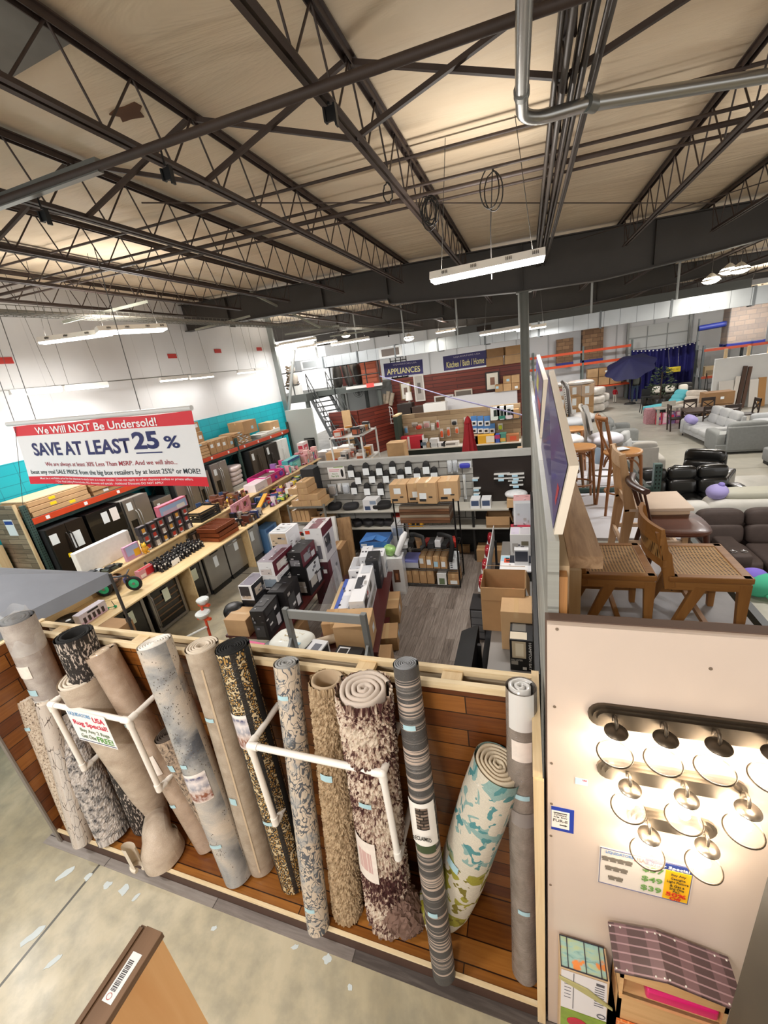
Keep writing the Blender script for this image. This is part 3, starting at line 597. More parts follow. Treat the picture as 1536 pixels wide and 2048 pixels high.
roll('bent floral rug in teal, olive and white slumped across the deck', None or at_z(852, 1862, .25), at_y(995, 1530, 1.66), .15, rug_mat('rug_floral', 'floral', ['dcd3c0', 'a09a30', '7f7420', '8fb0aa', '4f8f92'], .6), P('d6c8ae', .85), P('3a332c'), 5, open_=.1, seed=17, flat=.92,
     pts=[at_z(848, 1858, .24)+Vector((0, .08, 0)), at_y(893, 1815, 1.62), at_y(925, 1740, 1.62), at_y(950, 1660, 1.63), at_y(975, 1590, 1.66), at_y(997, 1528, 1.68)], rad=[.85, .9, 1., 1., 1., .95], sticks=[(FR+.1, .85, .12, .09)])
o18, pa = roll('slim taupe rug sealed in crinkled plastic against the wall panel', bottom(1050, 1968, .07), at_y(1042, 1372, 1.74), .078, rug_mat('rug_taupe', 'plain', ['83776c', 'a1958a'], .95), P('c9c6c2', .3, 0, .6), P('c9c6c2', .3), 2, open_=.1, seed=18, sticks=[(FR, 1.42, .1, .04), (FR, .62, .09, .05)], tags=[(FR, 1.72, .1, .1, LBL), (FR, 1.28, .12, .08, P('8d8580', .5)), (FR, 1.95, .13, .2, P('d9d6d2', .25, 0, .5))])
roll('dark floral rug tucked behind the slate mottled rug', (-3.52, 1.72, .15), at_y(198, 1500, 1.75), .07, rug_mat('rug_dark_floral', 'mottle', ['15110f', '2a2220', '9c8876', 30.], .2), BLK, BLK, 2, seed=19)
# ---- white plastic pipe brackets
PVC = plain('white_pipe', 'efe9e0', .35)
def bracket(lab, x0, x1, z0, z1, yf=1.5, yb=1.838):
    t = thing('pipe_bracket', lab, 'bracket', (0, 0, 0)); r = .021
    for name, a, b in (('front_bar', (x0, yf, z1), (x1, yf, z1)), ('arm', (x0, yf, z1), (x0, yb, z1)), ('arm', (x1, yf, z1), (x1, yb, z1)), ('upright', (x0, yf, z0), (x0, yf, z1)), ('upright', (x1, yf, z0), (x1, yf, z1)), ('arm', (x0, yf, z0), (x0, yb, z0)), ('arm', (x1, yf, z0), (x1, yb, z0))):
        MB().cyl(a, b, r, 14).build(name, PVC, t)
    for x, s in ((x0, 1), (x1, -1)):
        b = MB(); e = .06; R = .026
        b.ball((x, yf, z1), R*1.04, 12); b.cyl((x, yf, z1), (x+s*e, yf, z1), R, 14); b.cyl((x, yf, z1), (x, yf+e, z1), R, 14); b.cyl((x, yf, z1), (x, yf, z1-e), R, 14); b.build('elbow', PVC, t)
        b = MB(); b.ball((x, yf, z0), R*1.04, 12); b.cyl((x, yf, z0), (x, yf+e, z0), R, 14); b.cyl((x, yf, z0), (x, yf, z0+e), R, 14); b.build('elbow', PVC, t)
    return t
bracket('white plastic pipe bracket that carries the paper rug sign', -3.63, -2.78, .93, 1.64)
bracket('white plastic pipe bracket around the shag and scrollwork rugs', -1.71, -.81, .92, 1.65)
a, b_, c, d = at_y(133, 1417, 1.47), at_y(212, 1436, 1.47), at_y(240, 1497, 1.47), at_y(156, 1477, 1.47)
sg = thing('rug_sign', 'paper sign with rug special offer clipped below the bracket bar', 'sign', a)
fx = b_-a; fy = a-d; W_, H_ = fx.length, fy.length
cen = (b_+d)/2-a; Mx = frame4(cen, fx, fy)
def onp(u, v, k=0.): return Mx @ Matrix.Translation((u*W_, v*H_, k))
g = MB(); g.m = Mx; g.lo((-W_/2, -H_/2, 0), (W_/2, H_/2, .002)); g.build('paper', P('f2efec', .5), sg)
text('LIQUIDATORS', onp(-.16, .38, .004), W_*.56, H_*.13, P('7fa8cf'), sg, bold=.012); text('USA', onp(.3, .33, .004), W_*.28, H_*.16, P('d3324f'), sg, bold=.015)
text('Rug Special!', onp(.02, .1, .004), W_*.86, H_*.19, P('cf2f4c'), sg, bold=.012); text('Buy Any 2 Rugs', onp(.05, -.12, .004), W_*.74, H_*.14, P('7c8a72'), sg, bold=.008)
text('Get One', onp(-.17, -.3, .004), W_*.38, H_*.13, P('7c8a72'), sg, bold=.008); text('FREE!', onp(.25, -.31, .004), W_*.4, H_*.18, P('5f9a4a'), sg, bold=.012)
g = MB(); g.m = Mx; g.lo((-W_*.48, -H_*.46, .002), (W_*.48, -H_*.44, .0035)); g.build('rule', P('30345c'), sg)
# ---- the pale display panel with vanity lights
PANEL = plain('pink_white_panel', 'd3c1b2', .45, 0, 0, .02, 3)
wp = MB().lo((.055, 1.36, 0), (2.6, 1.385, 2.83)).build('wall_display_panel', PANEL); tag(wp, 'pale display panel carrying the vanity lights', 'wall', None, 'structure')
MB().lo((.05, 1.385, 0), (2.6, 1.43, 2.835)).build('panel_core', P('5e4a3e', .7), wp)
for x, y in ((1114, 1258), (1109, 1413), (1103, 1526), (1103, 1607), (1102, 1671), (1101, 1769), (1421, 1337)):
    p = at_y(x, y, 1.36); MB().cyl(p+Vector((0, .0, 0)), p-Vector((0, .003, 0)), .006, 8).build('screw', P('8d7d6d', .4, .5), wp)
NICK = plain('brushed_nickel', '9b9184', .32, .9); BRNZ = plain('dark_bronze', '5b5145', .38, .8)
def bulb_glass():
    m = NT('ribbed_glass'); m.col('fff6e8'); m.set(Roughness=.1, Alpha=.22, Emission_Color=rgb('fff0dc'), Emission_Strength=.0); return m.m
GLS = bulb_glass(); BULB = glow('warm_bulb', 'fff0d8', 16)
BULB_W = 1.3
def vanity(lab, n, x0, x1, zb, pitch, m, first):
    'back plate with n down facing bell shades; x0, x1 ends of the plate'
    t = thing('vanity_light', lab, 'wall light', ((x0+x1)/2, 1.36, zb)); L = x1-x0; hb = .055; s0 = first-(x0+x1)/2
    def stad(w, h, k=8):
        return [(w/2-h+h*math.cos(a), h*math.sin(a)) for a in [-PI/2+PI*i/k for i in range(k+1)]]+[(-w/2+h+h*math.cos(a), h*math.sin(a)) for a in [PI/2+PI*i/k for i in range(k+1)]]
    b = MB()
    for q, (d0, d1) in enumerate(((0, .012), (.012, .02), (.02, .028))):
        b.prism([(x, -d0, z) for x, z in stad(L-.03*q, hb-.011*q)], (0, -(d1-d0), 0))
    b.build('back_plate', m, t)
    for k in range(n):
        x = s0+k*pitch; y = -.078
        a = MB(); a.tube([(x, -.025, 0), (x, -.034, .022), (x, -.052, .045), (x, -.068, .045), (x, -.077, .03), (x, y, .008)], .006, 10); arm = a.build('arm', m, t)
        MB().lathe([(.0, .014), (.02, .012), (.039, .003), (.04, 0), (.02, -.003)], (x, y, 0), 24).build('cup', m, arm)
        MB().cyl((x, y, 0), (x, y, -.02), .018, 18).build('socket', P('d8cfc2', .3, .3), arm)
        MB().lathe([(.022, -.012), (.026, -.022), (.036, -.045), (.049, -.078), (.06, -.108), (.0585, -.108), (.0475, -.077), (.0345, -.044), (.0245, -.021)], (x, y, 0), 28).build('shade', GLS, arm)
        MB().tube([(x+.0595*math.cos(w), y+.0595*math.sin(w), -.108) for w in [2*PI*i/28 for i in range(28)]], .0032, 6, closed=True).build('shade_rim', BRNZ, arm)
        MB().lathe([(.0, -.1), (.014, -.096), (.02, -.082), (.016, -.062), (.01, -.04), (.0, -.035)], (x, y, 0), 14).build('bulb', BULB, arm)
        l = bpy.data.lights.new('bulb_light', 'POINT'); l.energy = BULB_W; l.color = (1, .86, .68); l.shadow_soft_size = .03
        lo = bpy.data.objects.new('bulb_light', l); COL.objects.link(lo); lo.parent = t; lo.location = (x, y, -.125)
    return t
vanity('four light vanity bar with dark bronze plate and bell shades', 4, .2, .8, 2.44, .154, BRNZ, .285)
vanity('three light vanity bar in brushed nickel, between the other two bars', 3, .24, .735, 2.165, .182, NICK, .345)
vanity('two light vanity bar in brushed nickel, smallest of the three', 2, .36, .67, 1.925, .19, NICK, .425)
# ---- paper on the panel
sg = thing('price_sign', 'printed sheet with light fixture prices and a yellow discount box', 'sign', (.447, 1.36, 1.553))
W_, H_ = .355, .25
Mx = frame4((0, -.003, 0), (1, 0, 0), (0, 0, 1))
def onp(u, v, k=.003): return Mx @ Matrix.Translation((u*W_, v*H_, k))
g = MB(); g.lo((-W_/2, -.003, -H_/2), (W_/2, -.001, H_/2)); g.build('sheet', P('e8ddd0', .4), sg)
g = MB()
for z0, z1, x0, x1 in ((-.49, -.475, -.49, .49), (.475, .49, -.49, .49)): g.lo((x0*W_, -.005, z0*H_), (x1*W_, -.003, z1*H_))
for x0, x1 in ((-.49, -.482), (.482, .49)): g.lo((x0*W_, -.005, -.49*H_), (x1*W_, -.003, .49*H_))
g.build('border', P('6a6a86'), sg)
g = MB(); g.lo((-.0*W_, -.005, .32*H_), (.48*W_, -.003, .46*H_)); g.build('banner_strip', P('2c3f86'), sg)
g = MB(); g.lo((.22*W_, -.005, -.46*H_), (.48*W_, -.003, .3*H_)); g.build('yellow_box', P('f0b81c'), sg)
text('LIQUIDATORS', onp(-.28, .41), W_*.3, H_*.08, P('6a8fc0'), sg, bold=.01); text('USA', onp(-.06, .39), W_*.12, H_*.1, P('c8304a'), sg, bold=.01)
text('Super Special', onp(.24, .39, .006), W_*.42, H_*.09, P('f2efe6'), sg, bold=.01)
for v, tx in ((.2, '$57'), (-.06, '$49'), (-.31, '$39')): text(tx, onp(.09, v), W_*.22, H_*.16, P('6f9a52'), sg, bold=.015)
for v, tx, hh in ((.23, 'Buy Any', .07), (.13, 'Georgina', .07), (.04, 'Light Fixture', .07), (-.05, '& Get a', .06), (-.13, '2nd One', .06), (-.2, 'For', .05)): text(tx, onp(.35, v, .006), W_*(.22 if len(tx) > 8 else .15 if len(tx) > 4 else .07), H_*hh, P('4a3a1c'), sg, bold=.01)
text('50%', onp(.35, -.29, .006), W_*.21, H_*.1, P('c8301c'), sg, bold=.02); text('Off', onp(.35, -.4, .006), W_*.12, H_*.08, P('c8301c'), sg, bold=.02)
g = MB()
for v, n in ((.24, 4), (.0, 3), (-.26, 2)):
    w = .085*n; g.lo((-.3*W_-w*W_/2, -.0045, v*H_-.008), (-.3*W_+w*W_/2, -.003, v*H_+.008))
    for k in range(n):
        x = -.3*W_+(k-(n-1)/2)*.085*W_; g.prism([(x-.006, -.0055, v*H_+.012), (x+.006, -.0055, v*H_+.012), (x+.013, -.0055, v*H_-.018), (x-.013, -.0055, v*H_-.018)], (0, .001, 0))
g.build('printed_picture', P('7d7468'), sg)
fs = thing('direction_sign', 'small blue bordered furniture entry sign near the panel edge', 'sign', (.115, 1.36, 1.795))
g = MB(); g.lo((-.045, -.003, -.075), (.048, -.0, .075)); g.build('blue_card', P('1c3aa0', .4), fs)
g = MB(); g.lo((-.044, -.0045, -.055), (.03, -.003, .055)); g.build('white_label', P('f0e8de', .4), fs)
Mx = frame4((-.007, -.0048, 0), (1, 0, 0), (0, 0, 1))
for v, tx, w, h in ((.032, 'Furniture', .05, .011), (.016, 'Area  Entry', .056, .011), (-.006, 'FUR-E', .06, .017)): text(tx, Mx @ Matrix.Translation((0, v, 0)), w, h, P('3a3632'), fs, bold=.008)
g = MB(); g.lo((-.035, -.0055, .041), (.02, -.0045, .046)); g.lo((-.01, -.0055, -.035), (.012, -.0045, -.029)); g.prism([(.012, -.0055, -.026), (.022, -.0055, -.032), (.012, -.0055, -.038)], (0, .001, 0)); g.build('arrow', P('3a3632'), fs)
ps = thing('price_label', 'small blue and white price sticker on the pale panel', 'label', at_y(1163, 1563, 1.36))
MB().lo((-.024, -.002, -.018), (.024, 0, .018)).build('sticker', P('b8dbe2', .4), ps)
text('USA', frame4((.012, -.0025, .011), (1, 0, 0), (0, 0, 1)), .018, .008, P('c8304a'), ps, bold=.01)
# ================================================================ boxes
def cardboard(name, h):
    if name in _mats: return _mats[name]
    m = NT(name); f = m.noise(m.tc.outputs['Object'], 3., 4); g = m.noise(m.sc((180, 180, 3)), 1., 2)
    c = rgb(h)[:3]; m.col(m.ramp(f, [(.3, tuple(v*.88 for v in c)), (.7, tuple(min(1, v*1.08) for v in c))])); m.set(Roughness=.75); m.bump(g, .08, .001); _mats[name] = m.m
    return m.m
CB = [cardboard('cardboard', 'b08a60'), cardboard('cardboard_light', 'c09c72'), cardboard('cardboard_dark', '94714c')]
TAPE = P('c8a67a', .25, 0, .5); WLAB = P('e9eef0', .5); BLAB = P('a9cfe2', .4); YLAB = P('f2d21c', .45)
ORD = ['topmost', 'second', 'third', 'fourth', 'fifth', 'sixth', 'seventh', 'eighth', 'ninth', 'tenth']
NTH = ['first', 'second', 'third', 'fourth', 'fifth', 'sixth', 'seventh', 'eighth', 'ninth', 'tenth', 'eleventh', 'twelfth']
def face_quad(b, c, d, f, u0, v0, u1, v1, mi, M, off=.0015):
    'decal on a face of a box; c base centre, d size, f one of X+ X- Y+ Y- Z+, uv in 0..1'
    x, y, z = d[0]/2, d[1]/2, d[2]
    def pt(u, v):
        if f == 'Y-': p = Vector((-x+2*x*u, -y-off, z*v))
        elif f == 'Y+': p = Vector((x-2*x*u, y+off, z*v))
        elif f == 'X+': p = Vector((x+off, -y+2*y*u, z*v))
        elif f == 'X-': p = Vector((-x-off, y-2*y*u, z*v))
        else: p = Vector((-x+2*x*u, -y+2*y*v, z+off))
        return (M @ p)+Vector(c)
    b._add([pt(u0, v0), pt(u1, v0), pt(u1, v1), pt(u0, v1)], [(0, 1, 2, 3)], mi)
def pbox(name, label, cat, c, d, rz=0., base='e8e8e6', decals=(), group=None, bevel=0., rx=0., ry=0., parent=None):
    'printed box standing on c; decals = (face, u0, v0, u1, v1, colour)'
    M = rotm(rx, ry, rz); b = MB(); mats = [base if not isinstance(base, str) else P(base, .45)]
    b.box(Vector((0, 0, d[2]/2)), d); b.v = [tuple(M @ Vector(p)+Vector(c)) for p in b.v]
    decals = list(decals)
    if name in ('lamp_box', 'long_box', 'fixture_box', 'fan_carton'):
        r = random.Random(len(label)*7+int(d[1]*100))
        for f in ('X+', 'Z+', 'Y-'):
            for q in range(5): u, v = r.uniform(.05, .75), r.uniform(.08, .85); decals.append((f, u, v, u+r.uniform(.06, .22), v+r.uniform(.02, .1), r.choice(['2a2a2e', 'dcdcde', '6f7078', 'a9a5a2', '3c3a3e'])))
    for k, (f, u0, v0, u1, v1, h) in enumerate(decals):
        m = h if not isinstance(h, str) else P(h, .4)
        if m not in mats: mats.append(m)
        face_quad(b, c, d, f, u0, v0, u1, v1, mats.index(m), M, .001+.0006*k)
    o = b.build(name, mats, parent, bevel)
    if parent is None: tag(o, label, cat, group)
    return o
def carton(label, c, d, rz=0., m=0, face='X+', lab=True, tape=True, group=None, op=False, labm=None):
    c = Vector(c); M = rotm(0, 0, rz); b = MB()
    if op:
        t = .006; x, y, z = d
        for q, e in (((0, 0, t/2), (x, y, t)), ((-x/2, 0, z/2), (t, y, z)), ((x/2, 0, z/2), (t, y, z)), ((0, -y/2, z/2), (x, t, z)), ((0, y/2, z/2), (x, t, z))): b.box(q, e)
        b.box((0, y/2+.07, z+.01), (x, .16, t), 0, 0, rotm(-.5)); b.box((0, -y/2-.02, z-.08), (x*.98, t, .16), 0, 0, rotm(-.15)); b.box((x/2+.03, 0, z-.06), (t, y*.96, .14), 0, 0, rotm(0, -.3))
    else: b.box((0, 0, d[2]/2), d)
    b.v = [tuple(M @ Vector(p)+c) for p in b.v]
    o = tag(b.build('carton', CB[m], None, .006), label, 'box', group)
    if tape and not op:
        g = MB(); ax = 0 if d[0] >= d[1] else 1; w = .025
        e = (d[0]+.002, w*2, .001) if ax == 0 else (w*2, d[1]+.002, .001)
        g.box((0, 0, d[2]+.0006), e)
        for s in (-1, 1): g.box((s*(d[0]/2+.0006), 0, d[2]-.04) if ax == 0 else (0, s*(d[1]/2+.0006), d[2]-.04), (.001, 2*w, .08) if ax == 0 else (2*w, .001, .08))
        g.v = [tuple(M @ Vector(p)+c) for p in g.v]; g.build('packing_tape', TAPE, o)
    if lab:
        g = MB(); w = d[1] if face[0] == 'X' else d[0]; hu = min(.3, .06/w); hv = min(.32, .05/d[2])
        u = rnd.uniform(.25, .75); v = rnd.uniform(.35, .65); face_quad(g, c, d, face, u-hu, v-hv, u+hu, v+hv, 0, M, .002); g.build('shipping_label', labm or (WLAB if rnd.random() < .7 else BLAB), o)
    return o
def stack(where, c, d, n, rz=0., m=0, face='X+', what='brown carton', labm=None, jit=.018, tape=True):
    for k in range(n):
        q = n-1-k; pos = ORD[q]+' of' if n > 1 else 'alone in'
        carton('%s, %s %s' % (what, ('topmost of' if q == 0 else ORD[q]+' from the top of') if n > 1 else 'resting on', where), Vector(c)+Vector((rnd.uniform(-jit, jit), rnd.uniform(-jit, jit), k*(d[2]+.001))), (d[0], d[1], d[2]-.008), rz+rnd.uniform(-.02, .02), m, face, True, tape, None, False, labm)
# ================================================================ appliance rack on the side wall
ORA = plain('orange_beam', 'c6431f', .4, 0, .2, .06, 5); GRN = plain('green_upright', '3c5450', .45, .2, 0, .08, 8)
rk = thing('pallet_rack', 'orange beamed pallet rack holding cartons above the refrigerators', 'rack')
UY = [4.55, 7.65, 10.72, 13.85]
HOLE = P('10100f', .9)
for y in UY:
    b = MB()
    for x in (-8.7, -9.5): b.lo((x-.035, y-.04, 0), (x+.035, y+.04, 2.32))
    b.bar((-8.7, y, .3), (-9.5, y, 1.2), .03, .03); b.bar((-9.5, y, 1.2), (-8.7, y, 2.1), .03, .03)
    up = b.build('upright', GRN, rk); b = MB()
    for k in range(44):
        z = .1+.05*k
        for s in (-1, 1): b.box((-8.664, y+s*.018, z), (.002, .012, .024))
        b.box((-8.7, y-.041, z), (.012, .002, .024))
    b.build('slot', HOLE, up)
for a, b_ in zip(UY, UY[1:]):
    for x in (-8.68, -9.5):
        g = MB().lo((x-.025, a+.04, 1.93), (x+.025, b_-.04, 2.05)).build('beam', ORA, rk, .006)
        if x > -9:
            for k in range(4):
                y = a+.3+.8*k*(b_-a)/3.1/1.05; MB().lo((x+.025, y-.035, 1.955), (x+.027, y+.035, 2.02)).build('beam_tag', WLAB, g)
    MB().lo((-9.52, a+.04, 2.04), (-8.66, b_-.04, 2.055)).build('deck', P('5a554d', .6), rk)
    MB().lo((-8.74, a+.05, 1.86), (-8.7, b_-.05, 1.93)).build('front_tie', P('2b4746', .5), rk)
Z0 = 2.056
stack('the pile beside the plank board', (-9.1, 5.2, Z0), (.8, 1.15, .095), 3, 0, 1, what='yellow labelled carton', labm=YLAB)
tag(MB().lo((-9.5, 4.65, Z0+.29), (-8.75, 5.75, Z0+.31)).build('plywood_sheet', wood('birch_ply', 'd6bd92', 'e6d2ae', 1)), 'pale plywood sheet lying on the flat cartons with yellow labels', 'board')
stack('the pile by the yellow labels', (-9.1, 6.3, Z0), (.8, .9, .1), 5, 0, 0, what='flat brown carton')
stack('the flat pile above the stainless refrigerator', (-9.1, 7.15, Z0), (.8, .7, .1), 4, 0, 0, what='flat brown carton')
tag(MB().lo((-9.45, 6.85, Z0+.42), (-8.8, 7.45, Z0+.435)).build('plywood_sheet', _mats['birch_ply']), 'pale plywood sheet topping the flat carton pile over the stainless refrigerator', 'board')
stack('the flat pile behind the hanging banner', (-9.1, 8.05, Z0), (.8, .6, .1), 5, 0, 0, what='flat brown carton')
stack('the low flat pile beside the banner edge', (-9.05, 8.95, Z0), (.8, .95, .085), 5, 0, 1, what='long flat carton')
for k, (y, w, h) in enumerate([(8.75, .6, .28), (9.3, .45, .28)]): carton('brown carton on the low flat pile, %s one' % ('nearer' if k == 0 else 'farther'), (-9.1, y, Z0+.435), (.6, w, h), 0, 0)
for k, (y, w) in enumerate([(8.7, .5), (9.2, .24), (9.46, .24)]): carton('%s upper carton topping the tall pile beside the banner' % NTH[k], (-9.15, y, Z0+.72), (.5, w, .27 if k else .22), 0, k % 2)
for k in range(4): carton('upright white labelled carton, %s of a row of four on the rack' % NTH[k], (-8.95, 9.68+.27*k, Z0), (.45, .25, .38), 0, 0)
stack('the thin slab pile mid rack', (-9.0, 10.95, Z0), (.6, .42, .05), 8, 0, 0, what='thin flat carton', jit=.02, tape=False)
stack('the thin slab pile under the deep carton', (-9.1, 11.5, Z0), (.5, .4, .06), 4, 0, 1, what='thin flat carton', tape=False)
carton('deep brown carton standing past the thin slab piles', (-9.1, 11.75, Z0+.25), (.6, .75, .42), 0, 0)
for k in range(3): pbox('flat_box', 'flat white box, %s of three lying on the rack end' % NTH[k], 'box', (-9.0, 12.35+.42*k, Z0), (.5, .4, .1+.02*k), 0, 'd9d6cf', [('X+', 0, 0, 1, .25, 'b79b74')])
carton('pale carton last on the rack, against the corner post', (-9.1, 13.25, Z0+.0), (.5, .62, .4), 0, 1)
# ---- refrigerators
def steel(name, c, r=.3): return plain(name, c, r, .85, 0, .05, 3)
INOX = steel('stainless', 'a3a19d'); DKS = steel('dark_stainless', '4b4642', .35); BLKA = plain('black_appliance', '0d0d0e', .25, 0, .3); WHA = plain('white_appliance', 'dfe1df', .35); BODY = plain('fridge_side', '2a2a2b', .5)
PAPER = P('dfe6ea', .5)
def fridge(label, y0, y1, h, m, kind, body=BODY, papers=(), disp=False, x=-8.5, dep=.72, hm=None):
    w = y1-y0; t = thing('refrigerator', label, 'refrigerator', (x, (y0+y1)/2, 0)); hm = hm or m
    MB().lo((-dep, -w/2+.01, .02), (-.06, w/2-.01, h-.01)).build('body', body, t, .005)
    MB().lo((-dep*.9, -w/2+.03, 0), (-.08, w/2-.03, .03)).build('foot', BLKA, t)
    g = .006; zd = .62
    def door(y0, y1, z0, z1): return MB().lo((-.055, y0+g/2, z0+g/2), (0, y1-g/2, z1-g/2)).build('door', m, t, .008)
    def handle(p, y, z0, z1):
        b = MB(); b.tube([(0, y, z0), (.045, y, z0+.05), (.06, y, (z0+z1)/2), (.045, y, z1-.05), (0, y, z1)], .013, 8); b.build('handle', hm, p)
    if kind == 'french':
        a = door(-w/2, 0, zd, h); b = door(0, w/2, zd, h); handle(a, -.035, .78, h-.18); handle(b, .035, .78, h-.18)
        d = MB().lo((-.055, -w/2+g/2, .06), (0, w/2-g/2, zd-g/2)).build('drawer', m, t, .008); q = MB(); q.tube([(0, -w*.42, zd-.08), (.05, -w*.38, zd-.08), (.05, w*.38, zd-.08), (0, w*.42, zd-.08)], .013, 8); q.build('handle', hm, d)
        if disp: q = MB(); q.lo((0, -w*.36, 1.0), (.004, -w*.13, 1.35)); q.build('water_dispenser', BLKA, a)
    elif kind == 'side':
        a = door(-w/2, -w*.08, .08, h); b = door(-w*.08, w/2, .08, h); handle(a, -w*.08-.035, .7, h-.3); handle(b, -w*.08+.035, .7, h-.3)
        if disp: q = MB(); q.lo((0, -w*.42, .95), (.004, -w*.18, 1.3)); q.build('water_dispenser', BLKA, a)
    elif kind == 'top':
        a = door(-w/2, w/2, .08, 1.18); b = door(-w/2, w/2, 1.18, h); handle(a, w*.42, .6, 1.15)
    for (v, z, pw, ph, mm) in papers: MB().lo((.001, v-pw/2, z-ph/2), (.003, v+pw/2, z+ph/2)).build('price_sheet', mm, t)
    return t
fridge('near black two door refrigerator at the end of the row by the plank board', 4.62, 5.34, 1.8, plain('black_inox', '29231f', .3, .5), 'french', papers=[(-.27, 1.58, .14, .2, PAPER), (.12, 1.42, .2, .32, PAPER), (-.12, 1.18, .07, .08, YLAB)])
fridge('glossy black refrigerator with two price sheets, second in the row', 5.4, 6.2, 1.8, BLKA, 'top', BLKA, papers=[(-.02, 1.6, .14, .24, PAPER), (.2, 1.6, .17, .28, P('e8e2e0', .5))])
fridge('stainless refrigerator with paired bar handles, third in the row', 6.25, 6.93, 1.79, INOX, 'side', plain('fridge_beige', 'bdb8b0', .5), papers=[(-.2, 1.62, .13, .18, PAPER)], disp=True)
fridge('low stainless freezer between the tall stainless refrigerators', 7.0, 7.55, 1.53, INOX, 'top', papers=[(-.15, 1.4, .08, .06, PAPER)])
fridge('stainless french door refrigerator behind the hanging banner', 7.75, 8.5, 1.79, INOX, 'french', papers=[(-.2, 1.1, .07, .09, YLAB)], disp=True)
fridge('stainless refrigerator half hidden by the banner corner', 8.53, 9.0, 1.75, INOX, 'side', disp=True)
fridge('stainless french door refrigerator beside the banner with curved handles', 9.12, 9.82, 1.85, INOX, 'french', papers=[(-.2, 1.6, .12, .18, PAPER)], disp=True)
fridge('bronze toned refrigerator past the rack upright', 11.0, 11.78, 1.81, plain('bronze_inox', '5a5046', .3, .7), 'french', papers=[(-.28, 1.6, .12, .22, PAPER)])
fridge('dark refrigerator with water dispenser near the corner post', 11.83, 12.58, 1.81, DKS, 'side', papers=[(-.22, 1.6, .12, .24, PAPER)], disp=True)
fridge('plain white refrigerator last in the row', 12.62, 13.3, 1.81, WHA, 'side', WHA, papers=[(-.2, 1.6, .06, .14, PAPER)])
bgm = plain('bagged_bedding', 'dccfcd', .35, 0, .5, .1, 9)
tb = thing('low_freezer', 'low white chest under the bagged bedding by the rack upright', 'freezer', (-8.9, 10.25, 0)); MB().lo((-.4, -.36, 0), (.3, .36, .85)).build('body', WHA, tb, .01); MB().lo((-.41, -.37, .85), (.31, .37, .93)).build('lid', P('c9cbc8', .4), tb, .01)
for k in range(4): tag(MB().cushion((-8.85+.03*k, 10.25, 1.02+.15*k), (.55, .66, .17), rotm(0, 0, .1*k), 0, 6, .6).build('bedding_bag', bgm), 'plastic bagged bedding, %s of the heap between refrigerators' % (ORD[3-k]+(' one' if k == 3 else ' from the top')), 'bedding')
# ---- plank board and notice at the near end of the rack
BRD = planks('grey_oak_planks', ['6b5a48', '86725c', '9a8871', '75634f'], .9, .1, 0, 2, .6, '3e3226', (2.5, 40))
x0 = at_y(0, 1040, 4.46).x
pb = thing('plank_board', 'brown oak plank display board at the near end of the rack', 'display board', (0, 0, 0))
MB().lo((-9.58, 4.44, .0), (-8.76, 4.47, 2.36)).build('board', BRD, pb); MB().lo((-8.76, 4.43, 0), (-8.73, 4.48, 2.37)).build('edge_strip', PINEZ, pb)
g = MB(); g.lo((-9.2, 4.432, 1.78), (-8.95, 4.438, 2.1)); nt = tag(g.build('notice', P('e6e8ea', .5)), 'white notice with blue heading on the oak plank board', 'sign'); MB().lo((-9.19, 4.43, 2.0), (-8.96, 4.433, 2.07)).build('blue_heading', P('2c3e8c'), nt)
tag(MB().lo((-9.58, 4.2, 0), (-9.42, 4.36, 1.62)).build('timber_post', PINEZ), 'short pine post against the teal wall beside the oak board', 'post')
# ================================================================ hanging banner
bn = thing('banner', 'hanging red and white sale banner above the appliance counter', 'banner', (0, 0, 0))
YB = 4.3
tl, tr, br_, bl = at_y(24, 854, YB), at_y(385, 822, YB), at_y(417, 974, YB-.06), at_y(61, 968, YB-.06)
def bp(u, v, k=0.):
    p = bl.lerp(br_, u).lerp(tl.lerp(tr, u), v)
    return p+Vector((0, .035*math.sin(u*9+1.5*v)*(1-.6*v)-k, .008*math.sin(u*14)*(v > .97)))
RED = plain('banner_red', 'd3202e', .4, 0, .15); BWH = plain('banner_white', 'e6e4e4', .4, 0, .15)
MB().grid(lambda u, v: bp(u, .135+.7*v), 40, 12).build('white_field', BWH, bn)
MB().grid(lambda u, v: bp(u, .135*v), 40, 3).build('red_band', RED, bn); MB().grid(lambda u, v: bp(u, .835+.165*v), 40, 3).build('red_band', RED, bn)
MB().cyl(tl+Vector((-.08, 0, .05)), tr+Vector((.0, 0, .04)), .035, 14).build('top_pole', P('d8d8d6', .4), bn)
for u in (.03, .17, .76): q = tl.lerp(tr, u)+Vector((0, 0, .07)); MB().cyl(q, q+Vector((-.3+.1*u, .3, roof_z(q.x)-.5-q.z)), .006, 5).build('cord', P('5f5f5e'), bn)
q = tl.lerp(tr, .02); MB().cyl(q, at_y(47, 1020, YB), .004, 5).build('tie_line', P('4a5254'), bn)
WB, HB = (tr-tl).length, (tl-bl).length
def btext(s, u, v, w, h, m, bold=.01):
    o = text(s, Matrix.Identity(4), w*WB, h*HB, m, bn, bold=bold, depth=0.)
    me = o.data; A = o.matrix_basis.copy()
    for vt in me.vertices:
        p = A @ vt.co; vt.co = bp(u+p.x/WB, v+p.y/HB, .006)
    o.matrix_basis = Matrix.Identity(4); me.update(); return o
NAVY = P('25245c', .4); MAR = P('9c2434', .4); INK = P('22262c', .4); WTX = P('f2efef', .4)
btext('We Will NOT Be Undersold!', .48, .905, .68, .115, WTX, .02); btext('SAVE AT LEAST', .37, .6, .58, .22, NAVY, .025); btext('25', .74, .66, .13, .25, NAVY, .035); btext('%', .87, .62, .075, .17, NAVY, .02)
